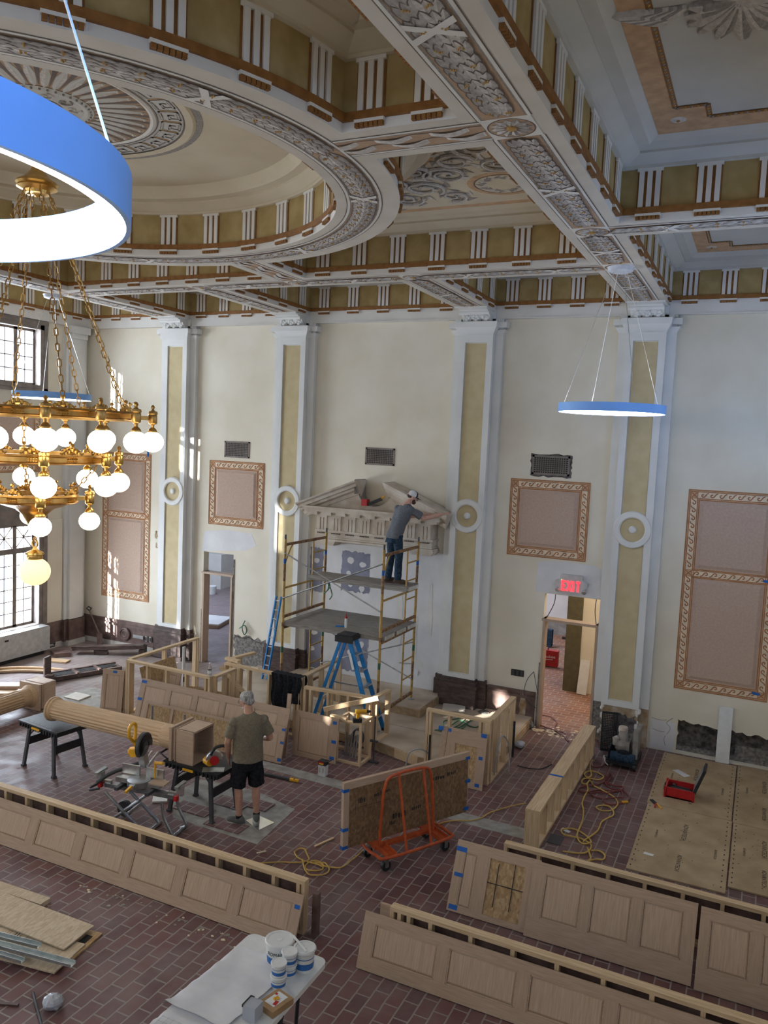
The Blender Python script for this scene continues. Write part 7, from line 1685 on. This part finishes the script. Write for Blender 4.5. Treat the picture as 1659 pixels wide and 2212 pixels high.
t = thing('white_tub', 'white tub on the floor at the back of the left room', 'tub', (-15.62, 20.75, 0)); part('tub', MB().lathe([(0, .003), (.11, .003), (.13, .26), (.12, .27), (0, .25)], (-15.62, 20.75, 0), 20), K['wplast'], t, smooth=True)

# ------------------------------------------------------------------ people
def remesh(mb, vox, smooth=2, jitter=None):
    me = bpy.data.meshes.new('tmp'); me.from_pydata(mb.v, [], mb.f)
    bm = bmesh.new(); bm.from_mesh(me); bmesh.ops.recalc_face_normals(bm, faces=bm.faces); bm.to_mesh(me); bm.free()
    o = bpy.data.objects.new('tmp', me); COL.objects.link(o)
    m = o.modifiers.new('r', 'REMESH'); m.mode = 'VOXEL'; m.voxel_size = vox
    s = o.modifiers.new('s', 'SMOOTH'); s.iterations = smooth; s.factor = .5
    dg = bpy.context.evaluated_depsgraph_get(); dg.update()
    e = bpy.data.meshes.new_from_object(o.evaluated_get(dg))
    out = MB(); vs = [v.co.copy() for v in e.vertices]
    if jitter: vs = [jitter(v, e.vertices[i].normal) for i, v in enumerate(vs)]
    out.add([tuple(v) for v in vs], [tuple(p.vertices) for p in e.polygons])
    bpy.data.objects.remove(o); bpy.data.meshes.remove(me); bpy.data.meshes.remove(e)
    return out
def cap(mb, a, b, ra, rb, n=14):
    a = V(a); b = V(b); mb.sphere(a, ra, n); mb.sphere(b, rb, n); mb.cyl(a, b, ra, rb, n)
def loft(mb, secs, n=20):
    vs = []; fs = []; k = len(secs)
    for c, r, f, rx, ry in secs:
        c = V(c)
        for i in range(n):
            a = 2 * PI * i / n; vs.append(c + r * rx * math.cos(a) + f * ry * math.sin(a))
    for j in range(k - 1):
        for i in range(n): l = (i + 1) % n; fs.append((j * n + i, j * n + l, (j + 1) * n + l, (j + 1) * n + i))
    fs += [tuple(range(n))[::-1], tuple((k - 1) * n + i for i in range(n))]
    mb.add(vs, fs)
def hand(mb, w, d, side, curl=.35, palm=None):
    """w wrist, d direction of the forearm, palm normal, side +1/-1 for the thumb direction"""
    w = V(w); d = V(d).normalized(); p = V(palm or (0, 0, -1)); p = (p - d * p.dot(d)).normalized(); t = d.cross(p) * side
    c = w + d * .05
    M = Matrix((t, d, p)).transposed(); mb.sphere(c, 1, 14, (.040, .055, .016), M)
    for i, (off, L) in enumerate(((.029, .070), (.010, .080), (-.009, .074), (-.027, .058))):
        q = c + d * .042 + t * off; dd = d
        for k in range(3):
            dd = (dd + p * curl * (.5 + .35 * k)).normalized(); e = q + dd * L * (.45, .32, .23)[k]
            cap(mb, q, e, .0092 - .001 * k, .0088 - .001 * k, 8); q = e
    q = c - d * .02 + t * .03
    for k, (L, bend) in enumerate(((.035, .75), (.028, .3), (.022, .0))):
        dd = (d * (1 - bend) + t * bend + p * .25).normalized(); e = q + dd * L; cap(mb, q, e, .0115 - .001 * k, .0105 - .001 * k, 8); q = e
def head(mb, c, f, up=(0, 0, 1)):
    f = V(f).normalized(); u = V(up); u = (u - f * u.dot(f)).normalized(); r = f.cross(u); M = Matrix((r, f, u)).transposed(); c = V(c)
    L = lambda x, y, z: c + M @ V((x, y, z))
    mb.sphere(c + M @ V((0, -.012, .03)), 1, 20, (.076, .094, .088), M); mb.sphere(L(0, .018, -.03), 1, 18, (.062, .070, .085), M); mb.sphere(L(0, .045, -.085), 1, 14, (.038, .036, .032), M)
    cap(mb, L(0, .088, .012), L(0, .108, -.022), .009, .014, 8)                      # nose
    mb.sphere(L(0, .080, .030), 1, 12, (.055, .016, .012), M)                        # brow
    mb.sphere(L(0, .086, -.055), 1, 10, (.024, .010, .007), M); mb.sphere(L(0, .084, -.066), 1, 10, (.022, .010, .007), M)   # lips
    for s in (-1, 1):
        mb.sphere(L(s * .078, -.005, .0), 1, 10, (.010, .020, .032), M); mb.sphere(L(s * .040, .066, -.015), 1, 10, (.022, .02, .02), M)
    return L, M
def features(root, L, M):
    for s in (-1, 1):
        mb = MB(); mb.mat(K['wplast']).sphere(L(s * .031, .079, .012), .0125, 10, M=M); mb.mat(K['beard']).sphere(L(s * .031, .0885, .012), .006, 8, M=M)
        part('eye', mb, None, root)
    mb = MB()
    for s in (-1, 1): mb.tube([L(s * .014, .094, .030), L(s * .032, .094, .036), L(s * .050, .084, .031)], .004, 5)
    part('eyebrows', mb, K['hairgrey'] if root.get('kindhair') else K['beard'], root)
    mb = MB(); mb.tube([L(-.022, .092, -.060), L(0, .097, -.060), L(.022, .092, -.060)], .0022, 5); part('mouth_line', mb, K['beard'], root)
def wrinkle(seed, amp=.006):
    r = random.Random(seed); A = [(V((r.gauss(0, 1), r.gauss(0, 1), r.gauss(0, .8))).normalized(), r.uniform(18, 45), r.uniform(0, 6)) for _ in range(7)]
    return lambda v, n: v + n * sum(math.sin(v.dot(a) * f + p + 1.5 * math.sin(v.z * 9 + p)) for a, f, p in A) / 7 * amp * 1.8
def foot_mb(mb, ank, d, r=1.0):
    ank = V(ank); d = V(d).normalized(); s = V((-d.y, d.x, 0)); z = ank.z
    M = Matrix((s, d, V((0, 0, 1)))).transposed()
    return ank, d, s, M

def older_man():
    f = V((math.cos(math.radians(138)), math.sin(math.radians(138)), 0)); r = V((f.y, -f.x, 0)); U = V((0, 0, 1)); C = V((-5.855, 8.63, 0))
    W = lambda x, y, z: C + r * x + f * y + U * z
    J = dict(hl=W(-.095, 0, .90), hr=W(.095, .0, .90), kl=W(-.11, .03, .49), kr=W(.12, .03, .49), al=W(-.10, -.02, .095), ar=W(.13, -.03, .105),
             sl=W(-.195, .0, 1.375), sr=W(.195, .0, 1.385), el=W(-.27, .02, 1.12), er=W(.29, .00, 1.13), wl=W(-.23, .13, .87), wr=W(.24, .24, 1.04))
    b = MB()
    loft(b, [(W(0, 0, .84), r, f, .15, .10), (W(0, 0, .95), r, f, .165, .125), (W(0, .02, 1.10), r, f, .165, .135), (W(0, .01, 1.28), r, f, .175, .12), (W(0, 0, 1.40), r, f, .17, .095), (W(0, .0, 1.47), r, f, .09, .065)])
    for s, (h, k, a) in ((-1, ('hl', 'kl', 'al')), (1, ('hr', 'kr', 'ar'))):
        cap(b, J[h], J[k], .088, .058); kk = J[k]; aa = J[a]; mid = kk.lerp(aa, .32) - f * .012
        cap(b, kk, mid, .054, .056); cap(b, mid, aa, .056, .036); cap(b, aa, aa - U * .03, .038, .036)
    for s, (sh, e, w) in ((-1, ('sl', 'el', 'wl')), (1, ('sr', 'er', 'wr'))):
        cap(b, J[sh], J[e], .056, .043); cap(b, J[e], J[e].lerp(J[w], .3), .043, .044); cap(b, J[e].lerp(J[w], .3), J[w], .044, .027)
        hand(b, J[w], (J[w] - J[e]), s, .3, palm=(r * -s))
    cap(b, W(0, -.01, 1.42), W(-.01, .05, 1.56), .062, .056)
    hf = (V((-.98, .12, -.42))).normalized(); hc = W(-.02, .085, 1.632)
    L, M = head(b, hc, hf)
    body = remesh(b, .0065, 2)
    o = solo('person', body, K['skin'], 'grey haired man in olive t-shirt and black shorts standing by the work table', 'person', smooth=True)
    # clothes
    sh = MB(); loft(sh, [(W(0, .0, .86), r, f, .205, .155), (W(0, .01, .94), r, f, .20, .155), (W(0, .02, 1.10), r, f, .20, .165), (W(0, .01, 1.28), r, f, .20, .145), (W(0, 0, 1.39), r, f, .215, .112), (W(0, .0, 1.435), r, f, .185, .09), (W(0, .0, 1.468), r, f, .115, .078), (W(0, .005, 1.49), r, f, .078, .070)], 28)
    for sd, e in (('sl', 'el'), ('sr', 'er')): sh.sphere(J[sd] - U * .004, .073, 16); cap(sh, J[sd] + (W(0, 0, 1.40) - J[sd]) * .12 - U * .02, J[sd].lerp(J[e], .3), .066, .068); sh.cyl(J[sd].lerp(J[e], .2), J[sd].lerp(J[e], .74), .068, .078, 18)
    part('t_shirt', remesh(sh, .010, 3, wrinkle(3)), K['olive'], o, smooth=True)
    st = MB(); loft(st, [(W(0, 0, .74), r, f, .17, .12), (W(0, 0, .84), r, f, .178, .13), (W(0, .0, .93), r, f, .178, .134)], 28)
    for s, h, k in ((-1, 'hl', 'kl'), (1, 'hr', 'kr')): st.cyl(J[h] - U * .05, J[k] + U * .02 + r * s * .01, .105, .108, 20)
    part('shorts', remesh(st, .010, 3, wrinkle(4, .007)), K['blackcloth'], o, smooth=True)
    for a, dd in (('al', V((-.97, -.1, 0))), ('ar', V((-.55, .75, 0)))):
        an = J[a]; d = dd.normalized(); s = V((-d.y, d.x, 0)); MM = Matrix((s, d, U)).transposed(); z = an.z - .095; g = V((an.x, an.y, z))
        sm = MB(); sm.sphere(g + d * .045 + U * .045, 1, 16, (.048, .14, .045), MM); sm.sphere(g - d * .02 + U * .075, 1, 14, (.045, .06, .05), MM); sm.sphere(g + d * .12 + U * .035, 1, 12, (.047, .065, .034), MM)
        shoe = part('shoe', remesh(sm, .008, 2), K['shoe'], o, smooth=True)
        sl = MB(); sl.prism([((.045 + .008 * math.sin(t * 2)) * math.cos(t), .055 + .135 * math.sin(t)) for t in [i * PI / 12 for i in range(24)]], lambda u, v, dz: g + s * u + d * v + U * dz, .002, .03); part('sole', sl, K['sole'], shoe)
        sk = MB(); sk.cyl(g + U * .09, g + U * .125, .043, .045, 14); part('sock', sk, K['blackcloth'], o, smooth=True)
    hm = MB(); hm.sphere(L(0, -.020, .042), 1, 22, (.083, .096, .088), M); hm.sphere(L(0, -.055, -.015), 1, 16, (.072, .055, .060), M)
    for s in (-1, 1): hm.sphere(L(s * .066, -.010, .02), 1, 10, (.017, .045, .045), M)
    part('hair', remesh(hm, .008, 1, wrinkle(9, .008)), K['hairgrey'], o, smooth=True)
    bd = MB(); bd.sphere(L(0, .055, -.082), 1, 14, (.046, .040, .030), M); bd.sphere(L(0, .088, -.050), 1, 8, (.026, .012, .006), M); part('beard', bd, K['hairgrey'], o, smooth=True)
    features(o, L, M)
    gm = MB(); gm.tube([L(-.055, .096, .012), L(0, .108, .012), L(.055, .096, .012)], .005, 6)
    for s in (-1, 1): gm.tube([L(s * .06, .095, .014), L(s * .078, .03, .016), L(s * .082, -.01, .012)], .0035, 5); gm.lathe([(.020, 0), (.023, .002)], L(s * .031, .10, .010), 16, M @ Matrix(((1, 0, 0), (0, 0, 1), (0, 1, 0))))
    part('glasses', gm, K['dgrey'], o)
older_man()

def worker():
    f = V((math.cos(math.radians(62)), math.sin(math.radians(62)), 0)); r = V((f.y, -f.x, 0)); U = V((0, 0, 1))
    z0 = 2.531; C = V((-5.99, 13.33, z0)); W = lambda x, y, z: C + r * x + f * y + U * z
    J = dict(hl=W(-.085, .0, .92), hr=W(.085, .0, .92), kl=W(-.10, .0, .49), kr=W(.09, .03, .49), al=W(-.11, -.04, .09), ar=W(.10, .02, .09),
             sl=V((-6.00, 13.42, z0 + 1.365)), sr=V((-5.70, 13.34, z0 + 1.365)), el=V((-5.86, 13.66, z0 + 1.22)), wl=V((-5.62, 13.84, z0 + 1.26)), er=V((-5.50, 13.46, z0 + 1.22)), wr=V((-5.24, 13.66, z0 + 1.30)))
    chest = (J['sl'] + J['sr']) / 2; tr = (J['sr'] - J['sl']).normalized(); pel = W(0, 0, .93)
    b = MB()
    def sec(t, rx, ry, dz=0): c = pel.lerp(chest, t) + U * dz; rr = r.lerp(tr, t).normalized(); ff = U.cross(rr).normalized(); return (c, rr, ff, rx, ry)
    loft(b, [sec(-.18, .14, .10), sec(0, .155, .115), sec(.35, .14, .105), sec(.7, .165, .115), sec(.95, .165, .09), sec(1.1, .10, .06), sec(1.18, .07, .055)])
    for h, k, a in (('hl', 'kl', 'al'), ('hr', 'kr', 'ar')): cap(b, J[h], J[k], .085, .056); cap(b, J[k], J[a], .054, .036); cap(b, J[a], J[a] - U * .03, .038, .036)
    for s, (sh, e, w) in ((-1, ('sl', 'el', 'wl')), (1, ('sr', 'er', 'wr'))):
        cap(b, J[sh], J[e], .054, .042); cap(b, J[e], J[e].lerp(J[w], .3), .042, .043); cap(b, J[e].lerp(J[w], .3), J[w], .043, .027); hand(b, J[w], (J[w] - J[e]), s, .25, palm=(0, .3, -1))
    nk = chest + U * .06; hf = V((.80, .50, -.38)).normalized(); hc = V((-5.735, 13.45, z0 + 1.585))
    cap(b, nk, hc - U * .07 - hf * .03, .060, .055)
    L, M = head(b, hc, hf)
    o = solo('person', remesh(b, .0065, 2), K['skinp'], 'bearded man in grey t-shirt, jeans and cap reaching right from the upper scaffold deck', 'person', smooth=True)
    sh = MB(); loft(sh, [sec(-.22, .178, .135), sec(0, .175, .135), sec(.35, .165, .13), sec(.7, .185, .135), sec(.97, .205, .108), sec(1.08, .175, .088), sec(1.16, .115, .076), sec(1.22, .078, .068)], 28)
    for sd, e in (('sl', 'el'), ('sr', 'er')): sh.sphere(J[sd] - U * .004, .071, 16); cap(sh, J[sd] + (chest - J[sd]) * .15 - U * .02, J[sd].lerp(J[e], .3), .066, .066); sh.cyl(J[sd].lerp(J[e], .2), J[sd].lerp(J[e], .78), .066, .074, 18)
    part('t_shirt', remesh(sh, .010, 3, wrinkle(13, .007)), K['greyt'], o, smooth=True)
    st = MB(); loft(st, [sec(-.42, .15, .11), sec(-.2, .158, .118), sec(.0, .152, .112)], 28)
    for s, h, k, a in ((-1, 'hl', 'kl', 'al'), (1, 'hr', 'kr', 'ar')): cap(st, J[h] - U * .05, J[k], .092, .074, 16); st.cyl(J[k], J[a] - U * .01, .074, .066, 18)
    part('jeans', remesh(st, .010, 3, wrinkle(14, .007)), K['denim'], o, smooth=True)
    for a, dd in (('al', V((.45, .88, 0))), ('ar', V((.95, .25, 0)))):
        an = J[a]; d = dd.normalized(); s = V((-d.y, d.x, 0)); MM = Matrix((s, d, U)).transposed(); g = V((an.x, an.y, z0))
        sm = MB(); sm.sphere(g + d * .05 + U * .045, 1, 16, (.048, .14, .045), MM); sm.sphere(g - d * .01 + U * .09, 1, 14, (.050, .06, .07), MM); sm.sphere(g + d * .13 + U * .038, 1, 12, (.05, .065, .038), MM)
        shoe = part('boot', remesh(sm, .008, 2), K['boot'], o, smooth=True)
        sl = MB(); sl.prism([((.045 + .008 * math.sin(t * 2)) * math.cos(t), .058 + .14 * math.sin(t)) for t in [i * PI / 12 for i in range(24)]], lambda u, v, dz: g + s * u + d * v + U * dz, .002, .024); part('sole', sl, K['darkwood2'], shoe)
    bd = MB(); bd.sphere(L(0, .050, -.078), 1, 14, (.054, .046, .038), M); bd.sphere(L(0, .087, -.048), 1, 8, (.026, .012, .006), M)
    for s in (-1, 1): bd.sphere(L(s * .055, .035, -.055), 1, 10, (.010, .03, .035), M)
    part('beard', bd, K['beard'], o, smooth=True)
    hm = MB(); hm.sphere(L(0, -.045, .005), 1, 16, (.072, .062, .045), M); part('hair', hm, K['beard'], o, smooth=True)
    features(o, L, M)
    cp = MB(); ca = part('cap', MB().lathe([(.090, .025), (.090, .06), (.078, .095), (.05, .118), (.012, .128), (0, .128)], L(0, -.008, .0), 28, M, .6, PI - .6), K['capn'], o, smooth=True)
    part('cap_mesh_back', MB().lathe([(.089, .015), (.089, .06), (.077, .095), (.05, .117), (.012, .127), (0, .127)], L(0, -.010, .0), 28, M, PI - .6, 2 * PI + .6), K['capw'], ca, smooth=True)
    P = []; n = 14
    for i in range(n + 1):
        a = PI * .12 + PI * .76 * i / n; P.append((L(.088 * math.cos(a), -.008 + .088 * math.sin(a), .028), L(.092 * math.cos(a), .02 + .155 * math.sin(a), .022 - .015 * (1 - math.sin(a)))))
    q = MB(); q.add([p for ab in P for p in ab] + [p - M @ V((0, 0, .004)) for ab in P for p in ab], [(2 * i, 2 * i + 1, 2 * i + 3, 2 * i + 2) for i in range(n)] + [(2 * i + 30, 2 * i + 32, 2 * i + 33, 2 * i + 31) for i in range(n)]); part('brim', q, K['capn'], ca)
worker()

# ------------------------------------------------------------------ near wall, daylight, lamps
SUN_AZ, SUN_EL = math.radians(66), math.radians(13.5)
SD = V((math.cos(SUN_AZ) * math.cos(SUN_EL), math.sin(SUN_AZ) * math.cos(SUN_EL), -math.sin(SUN_EL)))
def back(p, yw=YN):
    p = V(p); t = (p.y - yw) / SD.y; return p - SD * t
# slits cut through the wall behind the camera to place sun patches
PATCHES = [(-5.10, -4.98, 13.0, .10, .50), (-4.55, -4.42, 13.6, .10, .46), (-6.32, -6.12, 14.37, 1.9, 2.2), (-6.2, -6.02, 14.37, 1.25, 1.5), (-6.5, -6.2, 11.55, .90, 1.05), (-7.1, -6.9, 12.5, 1.75, 1.98), (-4.22, -4.05, 14.37, .22, .5), (-6.68, -6.60, 10.9, .84, 1.0), (-9.0, -8.75, 14.2, 2.75, 3.35), (-8.95, -8.8, 14.2, 2.55, 2.74)]

nearw = MB(); ops = []
for (x0, x1, y, z0, z1) in PATCHES:
    a = back((x0, y, z0)); b = back((x1, y, z1)); ops.append((a.x, b.x, a.z, b.z))
wall_grid(nearw, [XL - .3, XR + .3], [0, 8.9], ops, lambda x, z, n=False: V((0, -1, 0)) if n else (x, YN, z), 0, .06)
struct('wall_front', nearw, K['cream'])
def area(name, loc, size, energy, color, direction, sy=None):
    l = bpy.data.lights.new(name, 'AREA'); l.shape = 'RECTANGLE'; l.size = size; l.size_y = sy or size; l.energy = energy; l.color = color
    o = bpy.data.objects.new(name, l); COL.objects.link(o); o.location = loc
    o.rotation_euler = V(direction).to_track_quat('-Z', 'Y').to_euler(); return o
sun = bpy.data.lights.new('sun', 'SUN'); sun.energy = 42; sun.angle = .012; sun.color = (1, .97, .91)
so = bpy.data.objects.new('sun', sun); COL.objects.link(so); so.rotation_euler = SD.to_track_quat('-Z', 'Y').to_euler(); so.location = (-10, -10, 8)
KW = (1.35, 1.35, .55, .55, .35, .35, .25, .25)
for i, (y0, y1, z0, z1) in enumerate(WIN):
    area('window_daylight', (XL - .55, (y0 + y1) / 2, (z0 + z1) / 2), y1 - y0, (520 if z0 < 2 else 300) * KW[i], (.85, .925, 1), (1, 0, 0), z1 - z0)
for x, e in ((-11.9, 60), (-8.6, 60), (-5.4, 40)):
    area('rear_window_daylight', (x, YN + .1, 5.6), 1.8, e, (.88, .94, 1), (.05, 1, -.12), 2.6)  # soft fill added along the rear wall, no windows modelled there
area('stair_window_daylight', (.74, .2, 6.6), 1.0, 55, (.22, .48, 1), (-1, .25, -.25), .9)  # blue light added on the windowless right wall for the near ring
area('side_window_daylight', (.74, 11.9, 5.7), 1.3, 30, (.16, .42, 1), (-.75, 1, -.05), 1.0)  # blue light added for the glow on the far wall, no window here
area('side_window_daylight', (.74, 8.6, 5.9), 1.6, 45, (.25, .50, 1), (-1, .55, -.1), 1.2)  # second added blue light on the windowless right wall
ob = MB()
for y0, y1 in ((7.72, 12.5), (2.15, 6.65), (-3.45, 1.50), (-5.65, -4.10), (-14, -6.35)): ob.bx(-17.02, -17.0, y0, y1, 0, 9.5)
struct('wall_outside', ob, K['concrete'])  # unseen panels added outside to let sun through chosen gaps only
area('left_room_daylight', (-15.2, 18.2, 3.5), 3.5, 170, (.62, .76, 1), (0, 0, -1))
area('right_room_light', (-2.4, 15.8, 3.5), 1.0, 34, (1, .84, .62), (0, 0, -1)); area('right_room_daylight', (-6.5, 19.2, 3.5), 2.4, 170, (.72, .80, 1), (0, 0, -1))
def pl(loc, e, c, r=.1):
    l = bpy.data.lights.new('lamp', 'POINT'); l.energy = e; l.color = c; l.shadow_soft_size = r; o = bpy.data.objects.new('lamp', l); COL.objects.link(o); o.location = loc
w = bpy.data.worlds.new('sky'); SC.world = w; w.use_nodes = True
bg = w.node_tree.nodes['Background']; bg.inputs['Color'].default_value = (.78, .87, 1, 1); bg.inputs['Strength'].default_value = 2.4
# ------------------------------------------------------------------ render settings that belong to the scene
SC.view_settings.view_transform = 'Standard'; SC.view_settings.look = 'None'; SC.view_settings.gamma = 1; SC.view_settings.use_curve_mapping = False
SC.view_settings.exposure = 0.35
SC.cycles.use_denoising = True
try: SC.cycles.denoiser = 'OPENIMAGEDENOISE'
except Exception: pass
SC.cycles.max_bounces = 6; SC.cycles.diffuse_bounces = 4; SC.cycles.glossy_bounces = 3; SC.cycles.transmission_bounces = 4; SC.cycles.transparent_max_bounces = 6
SC.cycles.sample_clamp_indirect = 4; SC.cycles.caustics_reflective = False; SC.cycles.caustics_refractive = False
